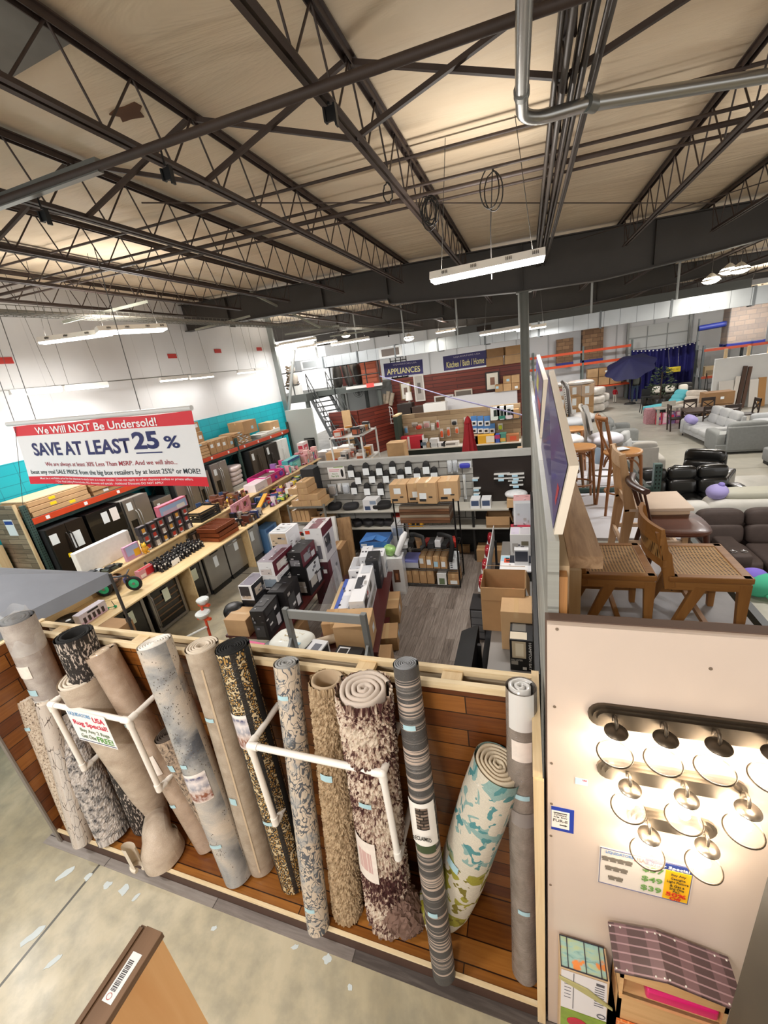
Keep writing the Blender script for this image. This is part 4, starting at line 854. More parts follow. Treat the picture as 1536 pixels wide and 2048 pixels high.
btext('We are always at least 30% Less Than MSRP. And we will also...', .5, .335, .74, .09, MAR, .004); btext('beat any real SALE PRICE from the big box retailers by at least 25%* or MORE!', .5, .205, .95, .1, INK, .004)
btext('Must be a verifiable price for the identical in-stock item at a major retailer. Does not apply to other clearance outlets or private sellers.', .5, .095, .86, .045, WTX, .004); btext('* Our Final Selling Price includes ALL discounts and specials - Additional Discounts DO NOT APPLY', .47, .04, .62, .045, WTX, .004)
MB().grid(lambda u, v: bp(.68+.13*u, .475+.018*v, .006), 6, 1).build('underline', NAVY, bn)
# ================================================================ sales counter with appliances below
PLY = wood('counter_ply', 'd8b882', 'e8cfa0', 1, .45, .6, .1)
cn = thing('sales_counter', 'two level pale plywood counter loaded with toys along the appliance aisle', 'counter')
YC0, YC1 = 2.9, 11.6
MB().lo((-6.62, YC0, .925), (-5.72, YC1, .95)).build('worktop', PLY, cn, .003); MB().lo((-7.35, YC0, 1.2), (-6.5, YC1+.4, 1.225)).build('upper_shelf', PLY, cn, .003)
MB().lo((-6.64, YC0, .95), (-6.62, YC1, 1.2)).build('riser', PLY, cn); MB().lo((-7.33, YC0, 0), (-7.3, YC1, 1.2)).build('back_panel', PLY, cn)
for y in (3.15, 5.0, 6.72, 8.0, 8.85, 9.7, 10.6, 11.55): MB().lo((-7.3, y-.012, 0), (-5.76, y+.012, .925)).build('divider', PLY, cn)
MB().lo((-7.29, YC0+.02, .02), (-7.25, YC1-.02, .9)).build('void_shade', P('1c1a19', .8), cn)  # dark sheet standing in for the shaded void under the counter
def under(label, y0, y1, kind, x=-5.98, h=.86):
    w = y1-y0; t = thing('undercounter_appliance' if kind != 'dw' else 'dishwasher', label, 'appliance', (x, (y0+y1)/2, 0))
    MB().lo((-.56, -w/2, .02), (-.04, w/2, h)).build('body', BODY, t)
    if kind == 'dw':
        MB().lo((-.02, -w/2+.02, 0), (-.01, w/2-.02, .1)).build('toe_kick', BLKA, t)
        d = MB().lo((-.04, -w/2+.004, .11), (0, w/2-.004, h-.01)).build('door', INOX, t, .006)
        b = MB(); b.tube([(0, -w*.4, h-.1), (.04, -w*.38, h-.1), (.04, w*.38, h-.1), (0, w*.4, h-.1)], .012, 8); b.build('handle', INOX, d)
        MB().lo((.001, -.02, .55), (.003, .1, .78)).build('price_sheet', PAPER, t)
    elif kind == 'dwp':
        MB().lo((-.02, -w/2+.02, 0), (-.01, w/2-.02, .1)).build('toe_kick', BLKA, t)
        d = MB().lo((-.04, -w/2+.004, .11), (0, w/2-.004, h-.01)).build('door', INOX, t, .006); MB().lo((.0, -.12, h-.075), (.002, .12, h-.045)).build('pocket_handle', BLKA, d)
        MB().lo((.001, -.06, .5), (.003, .05, .72)).build('price_sheet', PAPER, t)
    else:
        d = MB(); fr = .055
        for a, c in (((-.04, -w/2, .04), (0, -w/2+fr, h)), ((-.04, w/2-fr, .04), (0, w/2, h)), ((-.04, -w/2+fr, .04), (0, w/2-fr, .04+fr)), ((-.04, -w/2+fr, h-fr), (0, w/2-fr, h))): d.lo(a, c)
        d = d.build('door', INOX, t, .004); MB().lo((-.03, -w/2+fr, .04+fr), (-.02, w/2-fr, h-fr)).build('glass', plain('dark_glass', '0f0f10', .08, 0, .5), d)
        b = MB(); b.tube([(0, -w/2+.03, .14), (.04, -w/2+.03, .18), (.04, -w/2+.03, h-.14), (0, -w/2+.03, h-.1)], .011, 8); b.build('handle', INOX, d)
        if kind == 'wine':
            b = MB()
            for k in range(5): b.lo((-.02, -w/2+fr+.01, .2+.11*k), (-.012, w/2-fr-.01, .225+.11*k))
            b.build('bottle_rack', P('6a5138', .5), t)
        MB().lo((.001, -.06, .5), (.003, .07, .72)).build('price_sheet', P('dbe3c9', .5), t)
under('glass fronted cooler under the counter, next to the rug bay', 3.55, 4.15, 'cool'); under('wine cooler with visible bottle racks under the counter', 4.24, 4.9, 'wine'); under('narrow dark glass cooler between the wine cooler and dishwashers', 5.02, 5.5, 'cool')
under('wide stainless dishwasher with dark top trim', 5.52, 6.1, 'dwp', -5.93); under('stainless dishwasher with a bar handle', 6.13, 6.7, 'dw', -5.93); under('stainless dishwasher with pocket handle, last in the run', 6.74, 7.32, 'dwp', -5.93)
pbox('fan_box', 'blue box with a fan picture under the counter', 'box', (-5.98, 7.62, 0), (.3, .5, .62), 0, '5f8fc6', [('X+', .15, .1, .85, .75, 'c9dcec'), ('X+', .25, .18, .75, .67, '8fb4dc'), ('X+', .1, .82, .8, .93, '2f5f9e')])
carton('big taped carton under the far end of the counter', (-6.1, 8.75, 0), (.55, .75, .55), .1, 0); carton('opened carton squeezed under the counter end', (-6.2, 9.6, 0), (.5, .6, .6), -.1, 2)
# ---- shade canopy
cp = thing('canopy', 'grey pop up shade canopy beside the counter', 'canopy')
ZC = 1.75
A = at_z(217, 1145, ZC); T2 = at_z(0, 1108, ZC+.02); 
Bq = A+Vector((-2.6, .0, 0)); Cq = A+Vector((-.35, -2.6, 0)); apex = A+Vector((-1.45, -1.3, .62))
CANV = plain('grey_canvas', '8b8f97', .8, 0, 0, .06, 3)
g = MB()
def tri(a, b, c, n=10):
    g.grid(lambda u, v: (a.lerp(b, u)).lerp(c, v)+Vector((0, 0, -.05*math.sin(PI*u)*(1-v)*v*2)), n, n)
Dq = Bq+(Cq-A)
tri(A, Bq, apex); tri(A, Cq, apex); tri(Bq, Dq, apex); tri(Cq, Dq, apex); g.build('roof_cloth', CANV, cp)
g = MB()
for a, b in ((A, Bq), (A, Cq), (Cq, Dq), (Bq, Dq)): g.grid(lambda u, v: a.lerp(b, u)+Vector((0, 0, -.16*v-.015*v*math.sin(9*u))), 16, 2)
g.build('valance', CANV, cp)
for q in (A, Bq, Cq, Dq):
    p = q+Vector((.01 if q in (A, Cq) else .03, 0, -.02)); b = MB(); b.lo((p.x-.014, p.y-.014, .6), (p.x+.014, p.y+.014, p.z)); b.lo((p.x-.011, p.y-.011, 0), (p.x+.011, p.y+.011, .6)); b.lo((p.x-.022, p.y-.022, .98), (p.x+.022, p.y+.022, 1.04)); b.build('leg', P('4c4a49', .4, .4), cp)
kb = thing('black_panel_box', 'black sided stand with pale timber edge under the canopy', 'display stand', (-5.55, 2.75, 0)); MB().lo((-.7, -.25, 0), (.25, .12, 1.1)).build('panel', P('131315', .7), kb); MB().lo((-.7, .12, 0), (.26, .15, 1.13)).build('edge', PINE, kb); MB().lo((-.7, -.25, 1.1), (.26, .12, 1.125)).build('top', PINE, kb)
carton('plain brown carton at the near end of the counter front', (-5.45, 3.25, 0), (.4, .3, .98), 0, 0, 'Y-', False, False)
# ================================================================ toys on the counter
ZL, ZU = .951, 1.226
def bpx(bl, br, z, depth, top):
    'box from the sight lines of its two lower front corners and its upper front corner'
    a, b = at_z(bl[0], bl[1], z), at_z(br[0], br[1], z); d = b-a; w = d.length; rz = math.atan2(d.y, d.x)
    h = at_y(top[0], top[1], a.y).z-z; n = Vector((-math.sin(rz), math.cos(rz), 0)); c = (a+b)/2+n*depth/2
    return Vector((c.x, c.y, z)), (w, depth, h), rz
def skin(h): return plain('plastic_'+h, h, .4, 0, .2)
tag(MB().lo((-7.05, 4.02, ZU), (-6.93, 5.02, ZU+.42)).build('foam_block', plain('white_foam', 'e6e6e4', .7, 0, 0, .04, 20), None, .01), 'white foam slab standing on edge on the upper shelf', 'packaging')
for r in range(3):
    for k in range(6):
        y = 5.06+.2*k; h = ['2a2628', '39363c', '24242a', '302a2c'][(r*5+k) % 4]
        pbox('toy_figure_box', 'dark boxed figure, %s from the foam slab in the %s row of boxes' % (NTH[k], ['bottom', 'middle', 'top'][r]), 'toy', (-6.66+.02*((k+r) % 2), y, ZU+.155*r), (.1, .17, .15), 0, h, [('X+', .1, .1, .9, .75, ['5d4a4a', '77706e', '4a4450'][(k+r) % 3]), ('X+', .3, .2, .7, .7, ['b83a2c', 'c9c4bd', 'd8a040', 'b83a2c'][(r*3+k) % 4]), ('X+', .3, .02, .75, .2, 'dfe3e6'), ('Z+', .1, .1, .9, .9, '6a6468')], None)
pbox('toy_box', 'long pink and sky blue toy box lying on top of the dark figure boxes', 'toy', (-6.66, 5.85, ZU+.462), (.11, .7, .2), 0, 'd8728a', [('X+', .02, .05, .98, .85, '9db8dc'), ('X+', .1, .05, .6, .4, 'c9b9d0'), ('X+', .6, .1, .9, .5, 'e6e2dc')])
pbox('toy_box', 'pink and lilac toy box leaning beside the foam slab', 'toy', (-6.62, 4.72, ZU), (.06, .3, .26), 0, 'c795b4', [('X+', .1, .3, .9, .95, 'a9b6dc'), ('X+', .55, .1, .95, .6, 'e8b030')])
def critter(name, label, c, s, h, h2, rz=0., cat='toy', group=None):
    t = thing(name, label, cat, c, rz, group)
    b = MB(); b.ball((0, 0, .45*s), (.34*s, .3*s, .42*s), 10); b.build('torso', skin(h), t)
    b = MB(); b.ball((0, -.05*s, .95*s), (.27*s, .27*s, .25*s), 10); hd = b.build('head', skin(h2), t)
    b = MB(); b.ball((-.17*s, -.03*s, 1.18*s), .09*s, 8); b.ball((.17*s, -.03*s, 1.18*s), .09*s, 8); b.build('ear', skin(h2), hd)
    b = MB()
    for sx in (-1, 1): b.tube([(sx*.28*s, 0, .65*s), (sx*.45*s, -.1*s, .4*s)], [.1*s, .08*s], 7); b.tube([(sx*.18*s, -.05*s, .2*s), (sx*.2*s, -.32*s, .08*s)], [.12*s, .11*s], 7)
    b.build('limb', skin(h), t)
    return t
critter('plush_toy', 'yellow orange plush toy seated in front of the pink and lilac box', (-6.56, 4.92, ZU), .16, 'e6a92a', 'ebbf35', PI/2)
def car(name, label, c, L, h, h2, rz, cat='toy car'):
    t = thing(name, label, cat, c, rz); w = L*.45; hh = L*.3
    b = MB(); b.prism([(-L/2, -w/2, hh*.2), (L/2, -w/2, hh*.2), (L/2, -w/2, hh*.55), (L*.2, -w/2, hh*.6), (-L/2, -w/2, hh*.65)], (0, w, 0)); b.build('body', skin(h), t, .006)
    b = MB(); b.prism([(-L*.35, -w*.42, hh*.62), (L*.18, -w*.42, hh*.6), (L*.05, -w*.42, hh), (-L*.28, -w*.42, hh)], (0, w*.84, 0)); b.build('cabin', skin(h2), t, .004)
    for sx in (-.3, .3):
        for sy in (-1, 1): MB().cyl((sx*L, sy*w*.42, L*.11), (sx*L, sy*w*.54, L*.11), L*.11, 12).build('wheel', P('151515', .7), t)
    return t
car('toy_car', 'dark green and black toy vehicle beside the canopy corner on the upper shelf', (-6.62, 4.3, ZU), .3, '39443a', '1c1c1e', PI/2)
car('toy_truck', 'white and grey toy truck behind the dark green toy vehicle', (-6.8, 4.1, ZU), .3, 'a9b0b4', '3a4048', PI/2)
# crate with figures
ct = thing('slatted_crate', 'black slatted crate with a flat box in it past the figure boxes', 'crate', (-6.75, 6.65, ZU))
b = MB(); b.lo((-.2, -.3, 0), (.2, .3, .015))
for z in (.03, .08, .13, .18):
    for s in (-1, 1): b.lo((s*.2-.006, -.3, z), (s*.2+.006, .3, z+.03)); b.lo((-.2, s*.3-.006, z), (.2, s*.3+.006, z+.03))
for sx in (-1, 1):
    for sy in (-1, 1): b.lo((sx*.2-.012, sy*.3-.012, 0), (sx*.2+.012, sy*.3+.012, .22))
b.build('frame', P('23221f', .6), ct)
pbox('flat_box', 'flat tan box lying in the black slatted crate', 'box', (-6.75, 6.65, ZU+.12), (.34, .5, .08), .05, 'b99a6a')
# near end of the lower worktop
bs = thing('disc_sled', 'black disc with a white centre label at the near end of the counter', 'toy', (-6.35, 3.25, ZL)); MB().lathe([(0, .02), (.14, .02), (.17, .05), (.175, .05), (.145, .0), (0, 0)], n=24).build('dish', P('141414', .3, 0, .3), bs); MB().cyl((0, 0, .02), (0, 0, .023), .035, 16).build('centre_label', WLAB, bs)
pbox('figure_set_box', 'white box printed with small dark figures near the counter end', 'toy', (-6.02, 3.38, ZL), (.12, .42, .17), .05, 'e2d9e4', [('X+', .02, .0, .98, .3, 'd8b8cc')]+[('X+', .1+.17*k, .12, .2+.17*k, .62, '3a2c30') for k in range(5)]+[('X+', .3, .78, .7, .93, '2c2c30')])
def scooter(label, c, s, rz):
    t = thing('toy_scooter', label, 'toy', c, rz)
    MB().tube([(-.2*s, 0, .1*s), (.12*s, 0, .09*s), (.22*s, 0, .18*s)], .025*s, 8).build('deck', P('2b8f5c', .4), t); MB().tube([(.2*s, 0, .1*s), (.12*s, 0, .5*s)], .02*s, 8).build('column', P('3a3a3c', .4), t)
    for x in (-.2, .22): MB().cyl((x*s, -.03*s, .08*s), (x*s, .03*s, .08*s), .08*s, 12).build('wheel', P('20b07a', .4), t)
scooter('tiny green wheeled toy on the bare worktop', at_z(224, 1217, ZL), .25, .6)
bw = thing('wicker_bowl', 'brown wicker bowl lined with film behind the little bike', 'basket', at_z(226, 1184, ZL)+Vector((-.1, .05, 0)))
MB().lathe([(.08, 0), (.16, .06), (.2, .14), (.21, .2), (.19, .2), (.15, .08), (.06, .015)], n=22).build('bowl', planks('wicker', ['2c1a12', '5a3624', '8a5c40'], .05, .02, 0, 2), bw); MB().ball((0, 0, .16), (.17, .17, .09), 12).build('film_wrap', plain('brown_film', '9c7a62', .2, 0, .7, .2, 18), bw)
wc = at_z(275, 1180, ZL); bk = thing('balance_bike', 'small balance bike with green disc wheel lying on the worktop', 'bike', wc+Vector((-.02, 0, .0)), .5)
def wheel(name, c, r, p):
    q = MB(); q.tube([(c[0]+r*math.cos(w), c[1], c[2]+r*math.sin(w)) for w in [2*PI*k/24 for k in range(24)]], .026, 8, closed=True); o = q.build(name, P('161616', .7), p); MB().cyl((c[0], c[1]-.012, c[2]), (c[0], c[1]+.012, c[2]), r-.02, 24).build('disc', P('35c890', .4), o); MB().cyl((c[0], c[1]-.02, c[2]), (c[0], c[1]+.02, c[2]), .022, 12).build('hub', P('8a8a8a', .3, .6), o)
wheel('wheel', (0, 0, .125), .1, bk); MB().tube([(0, .03, .125), (-.06, .03, .26), (-.3, .0, .3), (-.42, 0, .33)], .015, 8).build('frame', P('44484e', .35, .5), bk); MB().tube([(-.06, -.12, .33), (-.06, 0, .3), (-.06, .12, .33)], .012, 8).build('handlebar', P('2a2a2c', .4), bk); MB().lo((-.12, -.04, .17), (-.1, .06, .25)).build('tag', P('5a5c8a', .5), bk); wheel('wheel', (-.46, 0, .125), .1, bk)
pbox('toy_box', 'red and pink toy box between the bike and the black figurines', 'toy', at_z(300, 1153, ZL)+Vector((-.12, .05, 0)), (.1, .34, .15), 0, 'c98a96', [('X+', .4, .1, .98, .9, 'b8202c'), ('X+', .05, .1, .35, .5, 'e8d8d8'), ('Z+', .3, .1, .9, .9, 'c03a40')])
fig0 = thing('figurine', '', 'toy', (-6.1, 4.75, ZL)); MB().lathe([(.0, 0), (.03, 0), (.032, .01), (.014, .03), (.024, .075), (.012, .095), (.02, .11), (.018, .13), (.0, .14)], n=8).build('body', P('18171b', .45), fig0); b = MB(); b.ball((.012, -.004, .085), (.014, .014, .022), 6); b.ball((.006, -.004, .118), .012, 6); b.build('white_mark', P('d6d4d0', .5), fig0)
fig0['label'] = 'black and white figurine next to the bike in the crowd on the worktop'
cnt = 0
for i in range(6):
    for k in range(13):
        if i == 0 and k == 0: continue
        cnt += 1
        dup(fig0, (-6.1-.075*i+rnd.uniform(-.01, .01), 4.75+.085*k+.02*(i % 2), ZL), rnd.uniform(-.5, .5), 'small black and white figurine in the crowded rows on the worktop', 'black and white figurines', rnd.uniform(.9, 1.3))
pbox('price_card', 'folded white price card before the black figurines', 'sign', at_z(353, 1128, ZL), (.005, .2, .1), .1, 'eef0f2')
tr0 = thing('copper_basket', 'slatted copper basket, topmost of the pile on the worktop', 'basket', (-6.12, 6.28, ZL+.2))
b = MB(); b.lo((-.24, -.3, 0), (.24, .3, .012))
for k in range(9): b.lo((-.24, -.29+.07*k, .06), (.24, -.265+.07*k, .075))
for s in (-1, 1): b.lo((s*.24-.01, -.3, 0), (s*.24+.01, .3, .08)); b.lo((-.24, s*.3-.01, 0), (.24, s*.3+.01, .08))
b.build('slats', plain('copper', '8a4a2c', .35, .5, 0, .15, 8), tr0)
dup(tr0, (-6.1, 6.3, ZL+.1), .03, 'slatted copper basket, second in the pile on the worktop'); dup(tr0, (-6.11, 6.3, ZL), -.02, 'slatted copper basket, lowest in the pile on the worktop')
for k in range(9): pbox('toy_figure_box', 'narrow dark pack standing in a row behind the copper baskets, %s from the bike end' % NTH[k], 'toy', (-6.5, 5.95+.1*k, ZL), (.12, .08, .2), 0, ['2b2422', '3c322c', '241f22'][k % 3], [('X+', .1, .15, .9, .9, ['8a7868', '5a4438', 'a89c90'][k % 3])])
# jumbled toys farther along: each one its own object
COLS = ['5a2c20', '2c3a6c', 'b8b2ac', '8a6a3c', '33373c', 'b8392c', 'd8cfc8', '7a4a38', '3c5a8a', 'c9872c', '1c1c20', '9c8f86']
NAMES = {'5a2c20': 'maroon', '2c3a6c': 'navy', 'b8b2ac': 'pale grey', '8a6a3c': 'ochre', '33373c': 'charcoal', 'b8392c': 'red', 'd8cfc8': 'off white', '7a4a38': 'brown', '3c5a8a': 'blue', 'c9872c': 'orange', '1c1c20': 'black', '9c8f86': 'taupe', 'e7a3b4': 'pink', 'd5b4c8': 'lilac', 'd24a86': 'magenta', 'e8dfe0': 'white', '6f9c56': 'green', '57b3b0': 'aqua', 'c92f3a': 'red', 'ead04a': 'yellow', '9a6ab0': 'purple', 'c98f88': 'rose', '7f3a40': 'wine'}
def jumble(zone, where, y0, y1, n, x0, x1, z, cols, hmin, hmax, seed, per=1, cat='toy'):
    r = random.Random(seed)
    for k in range(n):
        y = y0+(y1-y0)*(k+.5)/n; row = k % per; x = x0+(x1-x0)*((row+.5)/per)+r.uniform(-.02, .02); h = cols[r.randrange(len(cols))]; h2 = cols[r.randrange(len(cols))]; h3 = cols[r.randrange(len(cols))]
        hh = r.uniform(hmin, hmax); ln = r.uniform(.7, 1.25)*(y1-y0)/n*per*.85; lab = '%s and %s %%s on the %s, %s %s' % (NAMES[h], NAMES[h2] if h2 != h else 'dark', zone, NTH[k % 12] if n <= 12 else NTH[k//per % 12]+' '+['back', 'middle', 'front'][row if per > 2 else row*2], where)
        kind = r.random(); wd_ = (x1-x0)/per*.8
        if kind < .55: pbox('toy_box', lab % 'toy box', cat, (x, y, z), (min(wd_, r.uniform(.1, .28)), ln, hh), r.uniform(-.25, .25), h, [('X+', .06, .08, .94, r.uniform(.55, .9), h2), ('X+', r.uniform(.1, .4), .15, r.uniform(.55, .9), .6, h3), ('Z+', .1, .1, .9, r.uniform(.5, .9), h3)])
        elif kind < .75: car('toy_car', lab % 'toy car', (x, y, z), min(.34, max(.18, ln)), h, h2, r.uniform(.8, 2.2), cat)
        elif kind < .88: critter('toy_figure', lab % 'toy figure', (x, y, z), hh*.8, h, h2, PI/2+r.uniform(-.4, .4), cat)
        else:
            t = thing('toy_pack', lab % 'packaged toy', cat, (x, y, z), r.uniform(-.3, .3)); MB().lo((-.01, -ln/2, 0), (.01, ln/2, hh)).build('backing_card', P(h, .5), t); MB().cushion((.04, 0, hh*.4), (.08, ln*.7, hh*.6), None, 0, 4, .5).build('blister', skin(h2), t)
jumble('worktop', 'past the copper baskets', 6.72, 7.5, 24, -6.5, -5.8, ZL, ['5a2c20', '2c3a6c', '8a6a3c', '33373c', '7a4a38', '1c1c20', 'b8b2ac'], .08, .2, 3, 3)
jumble('upper shelf', 'past the black crate', 6.95, 8.0, 24, -7.25, -6.55, ZU, ['5a2c20', '33373c', '7a4a38', '8a6a3c', '9c8f86', '3c5a8a'], .1, .24, 5, 3)
# pink playset, cars and tray in the middle
pp = thing('pink_playset', 'pale pink toy play panel with round holes in the middle of the counter', 'toy', (-6.45, 7.55, ZL), 0.1)
b = MB(); b.lo((-.02, -.4, 0), (.02, .4, .12)); b.lo((-.02, -.4, .12), (.02, -.28, .3)); b.lo((-.02, .28, .12), (.02, .4, .34)); b.lo((-.02, -.4, .3), (.02, .4, .36)); b.lo((-.02, -.05, .12), (.02, .05, .3)); b.build('panel', P('dba0b0', .4), pp, .008)
b = MB()
for y in (-.16, .17): b.tube([(0, y+.1*math.cos(w), .21+.085*math.sin(w)) for w in [2*PI*k/20 for k in range(20)]], .022, 8, closed=True)
b.build('ring', P('c98398', .4), pp)
car('ride_on_car', 'yellow toy car behind the pink play panel', (-6.85, 7.75, ZU), .34, 'e0b53c', 'e8c860', PI/2); car('ride_on_car', 'red toy car with a white seat beside the yellow one', (-6.9, 8.15, ZU), .42, 'c8263a', 'd8d0cc', PI/2)
pbox('toy_box', 'large white box with pink striped end in the middle of the upper shelf', 'toy', (-6.75, 8.75, ZU), (.34, .8, .2), 0.05, 'e6dfe2', [('X+', .72, .05, .98, .9, 'c98a90'), ('X+', .1, .05, .5, .3, 'c9c2d0'), ('Z+', .05, .05, .95, .95, 'e0c9d2')])
tm = thing('toy_tray', 'magenta toy box tray with open brown inside, behind the striped box', 'toy', (-6.95, 9.45, ZU), .05); b = MB()
for a, c in (((-.3, -.5, 0), (.3, .5, .02)), ((-.3, -.5, 0), (-.28, .5, .22)), ((.28, -.5, 0), (.3, .5, .22)), ((-.3, -.5, 0), (.3, -.48, .22)), ((-.3, .48, 0), (.3, .5, .22))): b.lo(a, c)
b.build('tray', P('c8267e', .4), tm); MB().lo((-.28, -.48, .1), (.28, .48, .13)).build('lining', P('5c3a34'), tm); b = MB(); b.ball((.31, .3, .12), (.02, .1, .07), 10); b.ball((.31, .0, .1), (.02, .06, .05), 10); b.build('print_mark', P('5a2ca0', .4), tm)
pbox('toy_ramp', 'bright orange yellow ramp toy leaning over the worktop', 'toy', (-6.2, 8.0, ZL+.12), (.1, .75, .04), .25, 'eca62a', rx=.25)
PK = ['e7a3b4', 'd5b4c8', 'd24a86', 'e8dfe0', '57b3b0', 'ead04a', '9a6ab0', 'e8dfe0', 'c98f88']
MX = ['c92f3a', '6f9c56', 'ead04a', '3c5a8a', 'e8dfe0', '7f3a40', 'c98f88', '9c8f86', '33373c']
jumble('worktop', 'between ramp and toy trucks', 7.95, 8.9, 24, -6.55, -5.85, ZL, ['e8dfe0', '9a6ab0', '33373c', '3c5a8a', 'c92f3a', 'b8b2ac'], .08, .24, 9, 3)
car('toy_truck', 'lime green toy truck on the counter front edge', (-5.98, 8.62, ZL), .42, 'b8c43a', '3f7a4a', PI/2+.2); car('toy_truck', 'long red toy fire engine beside the lime truck', (-6.22, 8.85, ZL), .46, 'c8242c', 'd8b83a', PI/2); car('toy_car', 'red and black racing toy next to the fire engine', (-5.98, 9.25, ZL), .4, 'b81c26', '1c1a1c', PI/2+.15); car('toy_car', 'white and green toy car near the counter corner', (-5.95, 9.85, ZL), .36, 'dfe6e0', '4a9a4a', PI/2); car('toy_car', 'green striped toy car last on the counter edge', (-5.95, 10.35, ZL), .36, '6fae3c', 'd8dcc8', PI/2)
jumble('worktop', 'behind the toy trucks', 9.0, 11.3, 36, -6.58, -6.1, ZL, MX, .1, .24, 12, 3)
jumble('upper shelf', 'before the pink boxes', 9.95, 10.6, 18, -7.2, -6.55, ZU, ['e8dfe0', '57b3b0', 'd24a86', '9a6ab0', 'e7a3b4'], .14, .34, 15, 3)
pbox('toy_box', 'tall teal and blue toy box standing on the upper shelf', 'toy', (-6.85, 10.7, ZU), (.2, .8, .34), 0.05, '4aa6a8', [('X+', .03, .05, .97, .6, '7fc7c2'), ('X+', .03, .75, .97, .97, '2f5f9e'), ('X+', .1, .1, .3, .5, 'd8d040')])
jumble('upper shelf', 'in the pink section', 11.1, 12.0, 18, -7.2, -6.55, ZU, PK, .16, .34, 18, 2)
for k in range(9): pbox('doll_box', 'rose coloured doll box, %s along the far end of the upper shelf' % NTH[k], 'toy', (-6.72-.28*(k % 2), 11.3+.085*k*1.0, ZU+.0), (.16, .15, .3+.05*(k % 3)), 0, ['d89aa0', 'cf7f86', 'e3b3b0'][k % 3], [('X+', .15, .1, .85, .9, ['e8d0cc', 'b85a60', 'f0dede'][(k+1) % 3]), ('X+', .35, .15, .65, .7, '8a4a4a')])
pbox('cereal_style_box', 'tall white and crimson box rising at the far end of the counter', 'box', (-7.05, 11.9, ZU), (.2, .42, .6), 0.1, 'e6dcdc', [('X+', .1, .05, .9, .85, 'c9465a'), ('Y-', .1, .05, .9, .85, 'b8384a'), ('X+', .3, .3, .7, .7, 'e8d8d8')])
# ================================================================ goods in front of and on the slat wall
SLAT = planks('grey_slats', ['8d8b85', 'a3a19b', 'b5b3ad'], 1.2, .15, 0, 2, .6, '4d4b47', (1.5, 30), gap=.008)
sw = thing('slat_display', 'grey slatted display wall closing the lighting aisle', 'display wall', (0, 0, 0)); Y7 = 7.66
MB().lo((-4.25, Y7, 0), (-1.0, Y7+.08, 1.96)).build('slat_panel', SLAT, sw); MB().lo((-4.27, Y7-.03, 1.95), (.05, Y7+.12, 2.06)).build('top_beam', plain('grey_beam', 'a7a6a1', .6, 0, 0, .06, 4), sw); MB().lo((-1.0, Y7, 0), (.05, Y7+.08, 1.96)).build('dark_panel', P('1f1511', .5), sw); MB().lo((-4.55, Y7-.3, 0), (-4.25, Y7+.1, 2.0)).build('end_panel', P('232427', .7), sw)
MB().lo((-4.25, Y7-.02, 0), (.04, Y7, .66)).build('back_panel', P('171513', .8), sw)
for z in (1.08, .71): MB().lo((-4.2, 7.2, z-.02), (-.35, Y7, z)).build('shelf', plain('shelf_edge', 'bdb9ae', .5), sw)
for x in (-4.2, -2.6, -1.0): MB().lo((x-.02, 7.24, 0), (x+.02, 7.3, 1.06)).build('shelf_leg', P('1c1a18'), sw)
CK = 3.491
def c2(x, y): return (640+x/CK, 820+y/CK)
blk = P('151516', .6)
it = thing('carded_item', '', 'hardware', (0, 7.6, 1.6)); MB().cushion((0, 0, 0), (.15, .06, .29), None, 0, 6, .8).build('black_body', blk, it); MB().lo((-.065, -.04, -.11), (.065, -.03, .03)).build('card', WLAB, it); MB().cyl((0, 0, .14), (0, .06, .14), .006, 6).build('hook', WT, it)
rows = [('top', [(218, 430), (322, 415), (416, 415), (508, 405), (618, 405), (742, 405)]), ('middle', [(268, 478), (365, 470), (463, 468), (566, 460), (680, 450), (798, 445)]), ('bottom', [(240, 550), (330, 555), (425, 555)])]
first = True
for rn, pts in rows:
    for k, q in enumerate(pts):
        p = at_y(*c2(*q), 7.59); lab = 'black oval item with white card, %s in the %s row on the slat wall' % (NTH[k], rn)
        if first: it.location = p; it['label'] = lab; it['group'] = 'carded black items on the slat wall'; first = False
        else: dup(it, p, rnd.uniform(-.08, .08), lab, 'carded black items on the slat wall')
p0 = at_y(*c2(115, 435), 7.64); ws = thing('price_sign', 'white price sign with a black oval picture on the slat wall', 'sign', p0); MB().lo((-.2, -.006, -.14), (.2, 0, .14)).build('sheet', P('e6e4e0'), ws)
Mx = frame4((-.04, -.009, 0), (1, 0, 0), (0, 0, 1)); b = MB(); b.lo((-.16, -.009, .05), (.08, -.006, .07)); b.lo((-.16, -.009, .02), (.06, -.006, .035)); b.build('heading', P('d89aa8'), ws); b = MB(); b.lo((-.05, -.009, .105), (.17, -.006, .12)); b.build('rule', P('8ab05a'), ws)
text('Buy 2', Mx @ Matrix.Translation((0, -.03, 0)), .12, .035, P('6f9a5a'), ws); text('For $15', Mx @ Matrix.Translation((0, -.085, 0)), .17, .045, P('6f9a5a'), ws, bold=.01); MB().cushion((.13, -.009, -.02), (.06, .006, .17), None, 0, 5, .8).build('picture', blk, ws)
